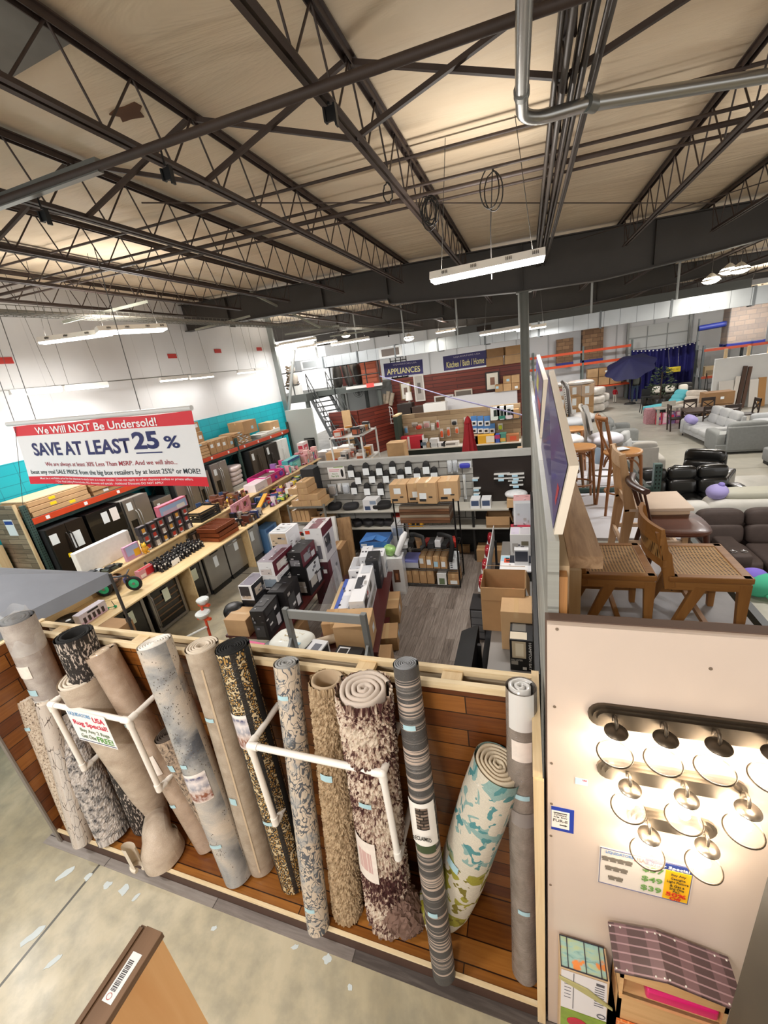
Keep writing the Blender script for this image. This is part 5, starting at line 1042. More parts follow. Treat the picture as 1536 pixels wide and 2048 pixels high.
for k, (x, y, w, h, cc, lab) in enumerate([(905, 400, .09, .26, 'b9bcbf', 'pale grey blister pack under the slat wall beam, beside the black items'), (942, 395, .09, .24, 'a9adb2', 'pale grey blister pack under the slat wall beam, beside the blue pack'), (1010, 385, .24, .13, '3b3fae', 'bright blue pack hanging near the dark panel'), (925, 475, .18, .1, 'e8b52a', 'yellow pack hanging behind the big cartons'), (1010, 540, .05, .5, 'c9c9c4', 'tall clear tube standing by the dark panel'), (85, 560, .2, .26, 'a9a29c', 'grey and orange pack at the slat wall start'), (180, 550, .16, .24, 'b9bfc6', 'silver blister pack in the bottom row of the slat wall'), (135, 545, .08, .2, 'd6d4d0', 'narrow white blister pack beside the grey and orange pack')]):
    p = at_y(*c2(x, y), 7.6); t = thing('blister_pack', lab, 'hardware', p); MB().lo((-w/2, .02, -h/2), (w/2, .03, h/2)).build('card', P('cfd3d6', .5), t); MB().cushion((0, 0, -.01), (w*.85, .06, h*.75), None, 0, 4, .5).build('blister', skin(cc), t)
for x, y, w in ((1270, 440, .28), (1270, 470, .28), (1365, 440, .3), (1372, 465, .28), (1365, 485, .26), (1372, 515, .24), (1090, 470, .12), (1098, 540, .14), (1098, 572, .12), (1098, 600, .12)):
    p = at_y(*c2(x, y), 7.65); k_ = rnd.random(); t = thing('shelf_bracket', 'thin white shelf strip with blue price tag on the dark panel', 'display fitting', p, 0, 'shelf strips on the dark panel'); MB().lo((-w/2, -.1, -.006), (w/2, 0, .006)).build('strip', P('d9d8d4', .4), t); MB().lo((-.06, -.103, -.045), (.04, -.1, -.006)).build('tag', BLAB, t)
# shelf goods
SH = [(100, 665, .3, .14, '1b1a1c', 'black gear bag at the start of the upper slat wall shelf', 'bag'), (215, 675, .34, .12, '232326', 'heap of black straps on the upper slat wall shelf', 'gear'), (430, 670, .42, .14, '151416', 'black folded bag behind the wire rack', 'bag')]
for x, y, w, h, cc, lab, cat in SH:
    p = at_y(*c2(x, y), 7.4); tag(MB().cushion((p.x, 7.42, 1.08+h/2), (w, .3, h), rotm(0, 0, .2), 0, 6, .6).build('gear_bag', P(cc, .7)), lab, cat)
for k, (x, z, w, h, cc, d) in enumerate([(-3.05, 1.081, .3, .12, 'dcdcde', [('Y-', .1, .1, .5, .8, '3a4a6a')]), (-3.05, 1.202, .3, .11, 'e0e0e2', [('Y-', .5, .1, .95, .8, '8a9ab0')]), (-2.45, .711, .32, .24, 'b8352a', [('Y-', .05, .05, .6, .9, 'e8e0dc'), ('Y-', .6, .5, .95, .9, '1c1c1c')]), (-2.14, .711, .28, .22, 'e3a52a', [('Y-', .05, .6, .95, .95, 'b0342a'), ('Y-', .2, .1, .45, .5, '1c1c1c'), ('Y-', .55, .1, .8, .5, '1c1c1c')]), (-.95, 1.081, .17, .17, 'e6e7e9', [('Y-', .1, .3, .9, .9, '4a5a7a')]), (-.75, 1.081, .17, .17, 'e6e7e9', [('Y-', .1, .3, .9, .9, '4a5a7a')])]):
    pbox('small_box', ['white box with blue picture low on the black gear shelf', 'white box stacked on another white box on the slat wall shelf', 'red and white tool box on the lower slat wall shelf', 'orange yellow tool box on the lower slat wall shelf', 'small white hardware box on the shelf, twin farther from the dark panel', 'small white hardware box on the shelf, twin under the dark panel'][k], 'box', (x, 7.4, z), (w, .26, h), 0, cc, d)
for k in range(7): tag(MB().cushion((-3.95+.25*k, 7.38, .78), (.2, .3, .13), rotm(0, 0, .3*k), 0, 4, .6).build('dark_pack', P(['1d1c1e', '262528'][k % 2], .6)), 'black pack on the lower slat wall shelf, %s from the left end' % NTH[k] if False else 'black pack on the lower slat wall shelf, %s from the dark end panel' % NTH[k], 'hardware')
carton('brown carton with white plastic heap on the shelf before the dark panel', (-.2, 7.42, 1.08), (.36, .3, .16), 0, 1, 'Y-'); tag(MB().cushion((-.22, 7.42, 1.3), (.4, .3, .14), None, 0, 6, .9).build('plastic_bag', plain('white_film', 'd9dadb', .3, 0, .5, .1, 20)), 'crumpled white plastic on the carton before the dark panel', 'bag')
carton('open brown carton on the lower shelf before the dark panel', (-.55, 7.4, .71), (.42, .34, .22), 0, 0, 'Y-', False, False, None, True); carton('second brown carton on the lower shelf before the dark panel', (-.12, 7.4, .71), (.3, .34, .24), 0, 0, 'Y-')
carton('small carton on the plank floor beside the wire rack', at_z(925, 1110, .01)+Vector((0, .25, 0)), (.28, .3, .16), 0, 0, 'Y-', False); carton('wide carton on the floor under the lower shelf', (-.72, 7.35, .007), (.5, .35, .26), 0, 0, 'Y-', False); carton('carton of clear bags on the floor under the lower shelf end', (-.2, 7.3, .007), (.36, .35, .2), 0, 1, 'Y-'); tag(MB().cushion((-.2, 7.3, .24), (.36, .3, .12), None, 0, 6, .9).build('plastic_bag', _mats['white_film']), 'clear bags heaped on the floor carton', 'bag')
# ---- wire rack with cartons
wr = thing('wire_rack', 'black wire shelf rack loaded with cartons and hardware in the aisle', 'rack', (-1.66, 6.42, 0), 0); RW, RD = 1.02, .46
for sx in (-1, 1):
    for sy in (-1, 1): MB().cyl((sx*RW/2, sy*RD/2, .03), (sx*RW/2, sy*RD/2, 1.66), .014, 8).build('post', P('1b1a1a', .4, .4), wr)
for z in (.06, .37, .77, 1.2, 1.6):
    b = MB()
    for sy in (-1, 1): b.cyl((-RW/2, sy*RD/2, z), (RW/2, sy*RD/2, z), .008, 6); b.cyl((-RW/2, sy*RD/2, z-.03), (RW/2, sy*RD/2, z-.03), .006, 6)
    for k in range(14): x = -RW/2+RW*k/13; b.cyl((x, -RD/2, z), (x, RD/2, z), .004, 5)
    b.build('wire_shelf', plain('chrome_wire', '5a5856', .3, .8), wr)
def on_rack(x, z, w, h, d=.36): return (-1.66+x, 6.38, z+.012), (w, d, h)
for k, (x, y, w, h, rz) in enumerate([(-.4, -.03, .29, .33, 0), (-.1, .0, .29, .33, .03), (.12, -.1, .32, .36, -.1), (.43, 0, .32, .34, .05)]):
    cc, dd = on_rack(x, 1.6, w, h, .34); o = carton('large tan carton on the wire rack, %s from the slat sign end' % NTH[k], (cc[0], cc[1]+y, cc[2]), dd, rz, 1, 'Y-'); g = MB(); face_quad(g, (cc[0], cc[1]+y, cc[2]), dd, 'Y-', .1, .12, .45, .24, 0, rotm(0, 0, rz), .003); face_quad(g, (cc[0], cc[1]+y, cc[2]), dd, 'Y-', .6, .3, .8, .36, 0, rotm(0, 0, rz), .003); g.build('printed_mark', P('2a2624'), o)
for k in range(6): tag(MB().lo((-2.1, 6.24+.0*k, 1.22+.052*k), (-1.24, 6.6, 1.265+.052*k)).build('flooring_sample', [wood('walnut_board', '5a3a26', '7d5638', 0), wood('chestnut_board', '6d4a34', '94694a', 0), wood('ash_board', '8d7a68', 'b5a48e', 0)][k % 3]), 'brown board in the pile on the wire rack second shelf, %s' % (('topmost' if k == 5 else ORD[5-k]+' from the top')), 'board')
for k in range(8): pbox('hardware_pack', 'loose hardware pack on the wire rack third shelf, %s from the column end' % NTH[k], 'hardware', (-2.08+.12*k, 6.3+.05*(k % 2), .782), (.1, .28, .06+.03*(k % 3)), rnd.uniform(-.4, .4), ['c9c9c9', '1c1b1c', '8a6a4a', 'b52f2a', '2a2a2c', 'd8d8da', '1d1d1f', 'c3342a'][k])
for k, (x, h) in enumerate([(-.2, .2), (.28, .24)]):
    b = MB(); b.tube([(-1.66+x-.1, 6.3, .98), (-1.66+x, 6.22, 1.02), (-1.66+x+.14, 6.16, 1.0), (-1.66+x+.16, 6.15, .85), (-1.66+x+.1, 6.14, .55 if k else .8)], .045, 8, flat=.5); tag(b.build('tool_belt', P('131212', .6)), ['black tool pouch draped on the wire rack', 'long black tool belt hanging down the wire rack front'][k], 'tool belt')
pbox('clear_tub', 'clear plastic tub with lilac lid on the wire rack', 'box', (-2.0, 6.36, .382), (.28, .34, .14), 0, 'b9bcc4', [('Z+', 0, 0, 1, 1, '7d83c9'), ('Y-', 0, .75, 1, 1, '7d83c9')])
for k in range(4): carton('small upright carton on the wire rack fourth shelf, %s in its row of four' % NTH[k], (-1.78+.125*k, 6.34, .382), (.115, .3, .23), 0, 0, 'Y-')
pbox('light_switch_box', 'white box with a column of dark icons on the wire rack fourth shelf', 'box', (-1.24, 6.34, .382), (.13, .3, .2), 0, 'e0e6ea', [('Y-', .1, .1+.18*k, .4, .2+.18*k, '3a3e48') for k in range(4)])
for k in range(4): carton('brown carton on the wire rack bottom shelf, %s of four' % NTH[k], (-2.07+.135*k, 6.36, .073), (.125, .34, .25+.01*(k % 2)), 0, 0, 'Y-', False)
pbox('picture_box', 'white box with a green picture on the wire rack bottom shelf', 'box', (-1.46, 6.32, .073), (.16, .3, .22), 0, 'e3e4e3', [('Y-', .2, .05, .8, .6, '6a7a5a')]); carton('small carton lying on the wire rack bottom shelf', (-1.26, 6.34, .073), (.2, .3, .11), 0, 0, 'Y-'); carton('small carton stacked upon another on the wire rack bottom shelf', (-1.26, 6.34, .185), (.19, .3, .1), 0, 0, 'Y-', False)
# ---- steel shelf rack with the carton pyramid at the counter end
sr = thing('steel_rack', 'grey steel shelf rack with a pyramid of small cartons', 'rack', (0, 0, 0)); YR = 6.95
xl, xr = at_y(576, 1013, YR).x, at_y(648, 1013, YR).x; zt, zm, zl_ = at_y(610, 1013, YR).z, at_y(612, 1044, YR).z, at_y(618, 1077, YR).z
GRY = plain('grey_steel', '8f8f8b', .4, .6)
for x in (xl, xr):
    for y in (YR, YR+.5): MB().lo((x-.018, y-.018, 0), (x+.018, y+.018, zt+.04)).build('post', GRY, sr)
for z in (zt, zm, zl_, .1):
    q = MB().lo((xl, YR, z-.03), (xr, YR+.5, z)).build('shelf', plain('chipboard', 'b99d75', .7), sr); MB().lo((xl-.01, YR-.015, z-.04), (xr+.01, YR-.005, z+.004)).build('lip', GRY, q)
w = (xr-xl)/3.1; hh = .13
for r, (n, off) in enumerate([(3, .12), (2, .3), (2, .1), (1, .32)]):
    for k in range(n): carton('small carton in the pyramid on the steel rack, %s in the %s' % (['first', 'middle', 'last'][k] if n == 3 else ['first', 'last'][k] if n == 2 else 'alone', ['bottom row', 'second row', 'third row', 'top row'][r]), (xl+off+w*(k+.4)*.86, YR+.2, zt+hh*r), (w*.84, .4, hh-.003), rnd.uniform(-.03, .03), 1, 'Y-', False)
for k in range(4): carton('upright small carton on the middle shelf of the steel rack, %s in the row' % NTH[k], (xl+.07+.105*k, YR+.22, zm), (.095, .36, .24), 0, 1, 'Y-', False)
carton('open flat carton on the middle shelf of the steel rack', (xl+.56, YR+.2, zm), (.2, .34, .1), .1, 0, 'Y-', False, False, None, True)
pbox('tool_box', 'white box with a red and black tool picture on the steel rack', 'box', (xl+.16, YR+.2, zl_), (.2, .3, .27), 0, 'e3e3e3', [('Y-', .2, .2, .6, .5, 'b8302c'), ('Y-', .35, .15, .8, .4, '2a2a2c')]); pbox('tool_box', 'black box with grey panel on the steel rack beside the white one', 'box', (xl+.4, YR+.2, zl_), (.2, .3, .26), 0, '2c2628', [('Y-', .05, .4, .6, .95, 'a99f94'), ('Y-', .1, .1, .6, .35, '131314')]); pbox('small_box', 'low white box at the end of the steel rack', 'box', (xl+.62, YR+.2, zl_), (.16, .3, .14), 0, 'd9d6d0')
# ================================================================ low tables with boxed lamps in the aisle
MRN = plain('maroon_laminate', '4a1c1a', .4, 0, .1, .06, 4)
C4 = 3.2
def c4(x, y): return (380+x/C4, 1050+y/C4)
def pb4(name, label, bl, br, z, depth, top, base, dec=(), cat='box'):
    c, d, rz = bpx(c4(*bl), c4(*br), z, depth, c4(*top)); return pbox(name, label, cat, c, d, rz, base, dec)
ZT = .5
lt = thing('low_table', 'maroon low platform table under the black lamp boxes', 'table', (-3.72, 4.75, 0), .06)
MB().lo((-.48, -.9, ZT-.04), (.42, .95, ZT)).build('table_top', MRN, lt, .004)
for sx in (-.42, .36):
    for sy in (-.85, .9): MB().lo((sx-.03, sy-.03, 0), (sx+.03, sy+.03, ZT-.04)).build('leg', MRN, lt)
rt = thing('low_table', 'maroon low platform table under the long white boxes', 'table', (-2.42, 4.72, 0), .21)
MB().lo((-.42, -1.02, ZT-.04), (.42, 1.05, ZT)).build('table_top', MRN, rt, .004); MB().lo((-.4, -1.0, .1), (.4, 1.02, .13)).build('lower_shelf', MRN, rt)
for sx in (-.37, .37):
    for sy in (-.97, 1.0): MB().lo((sx-.03, sy-.03, 0), (sx+.03, sy+.03, ZT-.04)).build('leg', MRN, rt)
WH = 'e6e6e8'; MA = '5c1e2c'; BK = '1b1a1c'
def lampbox(label, c, d, rz, base, side, accent, extra=()):
    return pbox('lamp_box', label, 'box', c, d, rz, base, [('X+', .0, .0, 1, 1, side), ('X+', .15, .2, .6, .7, accent), ('X+', .65, .1, .9, .45, 'c9c9cf'), ('Y-', .1, .1, .8, .5, accent)]+list(extra))
z = ZT+.002
carton('brown carton at the front corner of the lamp box table', (-3.92, 4.0, z), (.36, .34, .27), .05, 1, 'Y-', False)
lampbox('tall black box at the front of the lamp box table', (-3.5, 4.02, z), (.2, .42, .46), .1, BK, '232225', '3a3a3c', [('X+', .1, .75, .9, .95, '3c3c3e'), ('Z+', .1, .3, .7, .8, '39383a')]); lampbox('tall black box behind the front black box', (-3.48, 4.5, z), (.26, .48, .48), .1, BK, '201f22', '4a4a4c', [('Z+', .1, .1, .5, .5, '48484a')])
lampbox('black printed box low in the lamp box pile, beside the carton', (-3.93, 4.42, z), (.24, .4, .34), 0, BK, '2a292c', 'b9b4ae'); lampbox('white box with dark photo topping the front lamp box pile', (-3.94, 4.42, z+.345), (.22, .4, .24), 0.05, WH, '2b2a2e', 'c9b9a8', [('Z+', .05, .05, .95, .95, '77717f'), ('Y-', .05, .3, .8, .95, '3a3638')])
lampbox('black box low in the middle of the lamp box pile', (-3.75, 4.85, z), (.28, .55, .34), .05, BK, '252427', '9a958e', [('Y-', .15, .2, .9, .6, 'dfe3e6')]); lampbox('white box with lamp photo, middle of the lamp box pile', (-3.74, 4.83, z+.345), (.26, .58, .22), .08, WH, 'dcdce0', '3a3a40', [('X+', .3, .3, .7, .7, '1e1e20'), ('Y-', .1, .2, .9, .8, '8a99a8')]); lampbox('long white box with wine coloured side topping the lamp box pile', (-3.75, 4.85, z+.57), (.26, .62, .24), .05, WH, MA, 'cfc4c0', [('Z+', .0, .0, 1, 1, '8f8690'), ('Z+', .6, .1, .95, .8, '4f2030'), ('X+', .3, .25, .62, .6, 'd8d4d2')])
lampbox('black and white box behind the middle of the lamp box pile', (-3.5, 5.2, z), (.3, .5, .5), .05, BK, '2b2a2d', 'bdb8b2', [('X+', .05, .5, .95, .95, 'cfd3d8')]); lampbox('dark box with a wine coloured top behind the lamp box pile', (-3.5, 5.2, z+.505), (.24, .5, .26), .05, BK, MA, '8a8a90')
lampbox('tall white box with sepia photo at the back of the lamp box table', (-3.95, 5.45, z), (.3, .42, .55), 0, WH, 'dfdfe3', 'b9b9bd'); lampbox('white cube box with sepia photo on top at the back of the lamp box table', (-3.92, 5.45, z+.56), (.32, .42, .42), 0.05, WH, 'd9d9de', 'e2e2e6', [('Y-', .05, .45, .95, .95, 'c9b49a'), ('Y-', .05, .03, .95, .45, '26262a'), ('Y-', .55, .1, .85, .35, 'c9c9c9'), ('Z+', .1, .1, .9, .7, 'c9cdd0')])
lampbox('tall wine and white box low at the back edge of the lamp box table', (-3.42, 5.72, z-.495), (.32, .5, .82), .1, '4a2028', 'b9b6be', '8f8d96', [('Y-', .0, .0, 1, 1, '4a2028'), ('X+', .0, .0, .25, 1, MA)]); lampbox('tallest white box with wine coloured corner at the back of the lamp box table', (-3.42, 5.72, z+.33), (.32, .5, .62), .1, WH, 'cfccd2', '6a6872', [('X+', 0, .75, 1, 1, MA), ('X+', .1, .4, .6, .7, '3e3c44'), ('Z+', .0, .0, 1, 1, 'c9c2c4'), ('Z+', .3, .0, .8, .9, '6a2838'), ('Y-', .1, .85, .35, .95, 'd8482c'), ('Y-', .3, .35, .6, .6, 'c4c4c8')])
# floor standing goods between tables and steel rack
c, d, rz = bpx((625, 1176), (653, 1176), .007, .3, (614, 1086)); carton('tall peach carton with white straps standing behind the lamp box table', c, (max(d[0], .3), .3, d[2]), rz, 1, 'Y-', False, True)
carton('dark brown carton leaning in the shade beside the peach carton', (c.x+.4, c.y+.2, .007), (.22, .4, .75), .1, 2, 'Y-', False)
wp_ = at_z(678, 1150, .01); ld = thing('leaning_door', 'white edged brown panel leaning at the end of the tables', 'panel', (wp_.x, wp_.y+.1, .007)); hq = at_y(661, 1037, wp_.y+.3)
MB().bar((0, 0, 0), (hq.x-wp_.x, .3, hq.z), .1, .06, (0, 1, 0)).build('white_edge', P('dcdcda', .5), ld); MB().bar((.2, .06, 0), (hq.x-wp_.x+.2, .36, hq.z-.05), .3, .04, (0, 1, 0)).build('brown_face', wood('leaning_brown', '8a6a48', 'a8865e', 2), ld)
# right table
def onrt(x, y, z): q = Matrix.Rotation(.21, 3, 'Z') @ Vector((x, y, 0)); return Vector((-2.42+q.x, 4.72+q.y, z))
def rb(label, x, y, z, w, L, h, base, dec, name='long_box'): return pbox(name, label, 'box', onrt(x, y, z), (w, L, h), .21, base, dec)
rb('long white and blue box at the table corner by the pine strip', -.17, .02, z, .2, 1.0, .2, WH, [('Y-', 0, 0, .25, 1, '3f5fa8'), ('Z+', 0, 0, .3, 1, '4a62b0'), ('Z+', .35, .1, .95, .5, 'd3d5da'), ('Y-', .7, .3, .95, .7, 'b8382c')])
rb('long white box low on the long box table', .1, .0, z, .24, 1.05, .2, 'dfe0e2', [('X+', .05, .15, .9, .8, 'b9b9b4'), ('X+', .1, .3, .3, .7, '4a4640'), ('X+', .4, .3, .6, .7, '8d8a80'), ('Y-', .1, .2, .9, .7, 'bdb9b0')]); rb('long white box with red mark stacked on another white box', .12, .03, z+.205, .2, 1.1, .22, WH, [('X+', .05, .2, .25, .8, '3a3634'), ('X+', .28, .5, .34, .8, 'c2342c'), ('X+', .45, .2, .62, .75, '6a6864'), ('Y-', .05, .1, .95, .5, '8a8272'), ('Y-', .1, .1, .5, .45, '3c3a30'), ('Z+', .1, .3, .6, .6, '33363e'), ('Z+', .2, .7, .9, .95, 'c9ccd2')])
rb('black photo box standing beside the long white boxes', .2, .68, z, .2, .36, .5, '26272b', [('X+', .1, .55, .9, .9, '6a6e78'), ('X+', .2, .1, .8, .4, '3f434c'), ('X+', .3, .65, .5, .8, 'a9adb5')]); rb('white box at the far end of the long box table', .22, 1.0, z, .24, .3, .4, 'e4e5e8', [('X+', .2, .1, .9, .5, '9aa0aa')]); rb('small white box topping the far end of the long box table', .05, .95, z+.0, .18, .42, .46, 'dcdee2', [('X+', .1, .2, .8, .8, 'c4c9d2')]); rb('white box stacked beside the small white box', -.12, .85, z, .2, .5, .3, WH, [('Z+', .1, .1, .9, .9, 'cfd2d8')])
ps_ = thing('clear_sleeve', 'clear plastic sleeve standing over a pine strip on the long box table', 'packaging', onrt(-.36, .1, z), .21); MB().lo((-.04, -.6, 0), (.04, .6, .06)).build('pine_strip', PINEY, ps_); b = MB(); b.quad((-.03, -.6, .06), (-.03, .7, .06), (-.1, .7, .34), (-.1, -.5, .22)); b.build('film', CLEAR, ps_)
carton('tan carton at the near corner of the long box table', onrt(.12, -.78, z), (.46, .4, .36), .21, 1, 'X+'); carton('small tan carton tucked behind the corner carton', onrt(-.2, -.55, z), (.3, .35, .24), .21, 0, 'X+', False); tag(MB().cyl(onrt(-.5, -.9, z+.05), onrt(.0, -.7, z+.05), .06, 16).build('paper_roll', P('c9b9a4', .6)), 'roll of brown paper lying before the tan carton', 'roll')
c, d, rz = bpx((786, 1219), (808, 1204), .007, .34, (789, 1197))
carton('flat brown carton on the plank floor under the far corner of the long box table', onrt(.3, .5, .007), (.5, .5, .28), .21, 0, 'X+'); carton('brown carton with a tag on the plank floor, middle one by the table', onrt(.42, -.22, .007), (.3, .36, .22), .25, 0, 'X+'); carton('brown carton on the plank floor next to the rug bay', onrt(.36, -.85, .007), (.36, .44, .3), .22, 0, 'X+'); carton('dark shaded carton on the floor under the lamp box table', (-3.5, 4.4, .007), (.4, .5, .3), 0, 2, 'X+', False)
# big white box with blue flaps, bagged goods
c, d, rz = bpx((690, 1150), (740, 1150), .007, .42, (678, 1085)); bb_ = pbox('vanity_box', 'big white box with bright blue band and open blue flaps', 'box', (-2.62, 6.3, .45), (.5, .42, .48), .05, 'e0e2e4', [('Y-', 0, .78, 1, 1, '3c74b8'), ('X+', 0, .78, 1, 1, '3c74b8'), ('Y-', .04, .82, .26, .93, 'dfe8f0'), ('Y-', .1, .42, .18, .52, '17181a'), ('Y-', .5, .04, .85, .34, '5a5c60'), ('Z+', 0, 0, 1, 1, '2f66ac')])
b = MB(); b.bar((-2.83, 6.13, .945), (-2.58, 6.13, 1.0), .2, .004); b.bar((-2.4, 6.15, .945), (-2.62, 6.2, .99), .18, .004); b.build('flap', P('3c74b8', .45), bb_)
pbox('base_box', 'white box underneath the blue flapped box', 'box', (-2.62, 6.3, .007), (.52, .44, .44), .05, 'd5d7d9', [('Y-', .1, .2, .5, .8, 'b9bcc2')])
pbox('towel_bag', 'white printed box between the blue flapped box and the wire rack', 'box', (-2.3, 6.75, .007), (.24, .3, 1.02), 0, 'dfe2e6', [('Y-', .1, .8, .9, .95, '9aa6bd')])
pbox('bagged_panel', 'tall white film wrapped pack with a small brown picture before the wire rack', 'package', (-2.22, 6.02, .007), (.3, .26, .7), .15, plain('bag_white', 'dcdcdc', .3, 0, .5, .04, 14), [('Y-', .4, .35, .75, .7, '5f4030'), ('Y-', .5, .42, .65, .6, 'a06a4a')])
tag(MB().cushion((-2.3, 6.05, .8), (.22, .18, .18), rotm(0, .3), 0, 5, .7).build('green_bag', plain('green_print', '8fb86a', .35, 0, .5, .4, 14)), 'green printed bag lying on the tall white pack', 'bag')
tag(MB().tube([(-2.16, 6.0, .74), (-2.02, 6.05, 1.05), (-1.98, 6.1, 1.12)], [.05, .06, .03], 8).build('film_roll', plain('film_roll', 'dedede', .3, 0, .4)), 'white film roll leaning out of the tall white pack', 'package')
# ---- grey steel rack near the rug bay
gr = thing('steel_shelf', 'grey steel shelf frame with cross beam, behind the rug bay rail', 'rack', (0, 0, 0)); YG = 3.4
gl, gq = at_y(573, 1228, YG), at_y(728, 1240, YG); xg0, xg1, zg = gl.x, gq.x, (gl.z+gq.z)/2
MB().lo((xg0, YG-.02, zg-.05), (xg1, YG+.02, zg+.06)).build('cross_beam', plain('light_grey_steel', 'a3a6a6', .4, .3), gr, .004)
for x in (xg0, xg1):
    MB().lo((x-.03, YG-.03, 0), (x+.03, YG+.03, zg+.08)).build('post', plain('mid_grey_steel', '7d8080', .45, .3), gr); MB().lo((x-.03, YG-.73, 0), (x+.03, YG-.67, .68)).build('post', _mats['mid_grey_steel'], gr)
    MB().bar((x, YG-.02, .95), (x, YG-.45, .58), .03, .02).build('brace', _mats['mid_grey_steel'], gr)
MB().lo((xg0, YG-.7, .54), (xg1, YG+.0, .58)).build('shelf', plain('dark_shelf', '5c5d5e', .4, .4), gr); MB().lo((xg0, YG-.02, .56), (xg1, YG+.02, .62)).build('rail', _mats['light_grey_steel'], gr); MB().lo((xg0, YG-.72, .53), (xg1, YG-.69, .6)).build('rail', _mats['light_grey_steel'], gr)
pc = at_z(586, 1280, .72); pl = thing('pillow', 'white printed cushion lying on the grey steel shelf', 'pillow', (pc.x, pc.y-.02, .6), -.08)
MB().cushion((0, 0, .1), (.56, .4, .18), None, 0, 8, .55).build('cover', plain('cushion_white', 'dfe0d8', .6, 0, .1, .03, 9), pl)
g = MB()
for yy, w_ in ((.08, .14), (0., .1), (-.08, .11)): g.tube([(-w_+2*w_*k/40, yy+.022*math.sin(k*1.3)*(.6+.4*math.sin(k*.7)), .193-abs(yy)*.08) for k in range(41)], .0035, 5)
g.build('script_print', P('c9b98f'), pl); MB().lo((.14, -.12, .182), (.2, -.08, .19)).build('price_sticker', BLAB, pl)
qx = at_z(606, 1322, .6); pbox('basket_box', 'white and grey box with a dark basket picture at the shelf front', 'box', (qx.x, qx.y+.1, .581), (.5, .3, .16), -.06, 'd9dadd', [('Z+', .2, .25, .6, .85, '2a2a2e'), ('Z+', .25, .3, .55, .75, 'b9bac0'), ('Z+', .72, .25, .92, .75, '6b6e78'), ('X+', .1, .1, .9, .9, '3a3b40')])
qx = at_z(506, 1305, .6); pbox('pink_box', 'flat hot pink box at the shelf front', 'box', (qx.x, qx.y, .581), (.26, .22, .1), -.08, 'd84f84', [('Z+', .3, .1, .8, .3, 'e6a8c0')])
tag(MB().cushion((at_z(545, 1300, .62).x, at_z(545, 1300, .62).y, .65), (.24, .3, .12), rotm(0, 0, .5), 0, 5, .9).build('plastic_wrap', plain('grey_film', '8d8f92', .2, 0, .8, .3, 22)), 'crumpled clear plastic beside the pink box', 'packaging')
qx = at_z(690, 1325, .6); pbox('flat_black_box', 'black box with white frame printed on top at the shelf end', 'box', (qx.x-.0, qx.y+.1, .581), (.34, .26, .07), 0, '19191c', [('Z+', .08, .1, .5, .9, 'c9cacc'), ('Z+', .12, .2, .46, .8, '26262a')])
# work light
wl_ = at_z(430, 1290, .3); wk = thing('work_light', 'orange work light stand with two round lamps and a white handle', 'work light', (-4.35, 3.72, 0))
b = MB(); b.tube([(0, 0, .02), (.02, .02, .55), (.0, .05, 1.0)], .018, 8); b.tube([(-.2, -.1, .02), (.02, .02, .35), (.2, -.12, .02)], .014, 8); b.tube([(.02, .25, .02), (.02, .02, .35)], .014, 8); b.build('stand', P('c8482c', .4), wk)
for k, (x, y, zz, r) in enumerate([(-.02, .12, 1.0, .085), (.04, .0, .86, .1)]):
    q = MB(); q.lathe([(.0, 0), (r*.7, .01), (r, .06), (r*1.05, .08), (r*.95, .085), (.0, .07)], (x, y, zz), 18); hd = q.build('lamp_head', P('cfd0cc', .3, .3), wk); MB().cyl((x, y, zz+.075), (x, y, zz+.09), r*.9, 18).build('lens', P('dfe6e6', .1, 0, .5), hd); q = MB(); q.lo((x-r*1.1, y-.02, zz-.03), (x+r*1.1, y+.02, zz)); q.build('yoke', P('d9502c', .4), hd)
b = MB(); b.tube([(.05, -.02, .72), (-.2, -.1, .62), (-.34, -.12, .55)], .016, 8); h_ = b.build('handle', P('dedfdc', .4), wk); MB().cyl((-.34, -.12, .55), (-.42, -.14, .51), .02, 8).build('grip', blk, h_); tag(MB().cushion((-4.15, 4.12, .72), (.3, .28, .2), rotm(.3, 0, .4), 0, 5, .8).build('black_bag', P('141415', .4)), 'crumpled black bag between the work light and the lamp boxes', 'bag')
# ================================================================ partition wall, shelf along it, signs
PART = planks('partition_slats', ['93938c', 'a9aaa3', 'bcbdb6'], 1.6, .15, 1, 2, .45, '7d7d76', (1.5, 30), gap=.006)
pw = MB().lo((.06, 1.44, 0), (.1, 10.6, 3.13)).build('wall_partition', PART); tag(pw, 'tall slatted partition wall between the lighting aisle and the furniture', 'wall', None, 'structure')
MB().lo((.1, 1.5, 0), (.14, 10.6, 3.0)).build('wall_partition_lining', P('b49a78', .7), pw)
for y in (2.0, 3.4, 4.8, 6.2, 7.6, 9.): MB().lo((.14, y-.02, 1.95), (.24, y+.02, 2.72)).build('stud', PINEZ, pw)
gd = thing('goods_shelf', 'dark shelving along the partition wall loaded with fixture boxes', 'shelf', (0, 0, 0)); DK = plain('dark_shelving', '1d1b1c', .55)
MB().lo((-.46, 2.6, .52), (.05, 6.9, .58)).build('shelf_board', plain('pale_shelf', '8a8682', .5), gd); MB().lo((-.6, 2.6, .1), (.05, 6.9, .14)).build('shelf_board', DK, gd)
for y in (2.62, 4.0, 5.4, 6.88): MB().lo((-.6, y-.02, 0), (-.56, y+.02, .6)).build('upright', DK, gd)
MB().lo((.02, 2.6, 0), (.055, 6.9, 1.5)).build('back_panel', DK, gd)
zs = .582
C5 = 4.2667
def c5(x, y): return (900+x/C5, 900+y/C5)
def r5(name, label, bl, br, z, depth, top, base, dec=(), cat='box'):
    c, d, rz = bpx(c5(*bl), c5(*br), z, depth, c5(*top)); c.x = min(c.x, .012-d[0]/2); return pbox(name, label, cat, c, d, 0, base, dec)
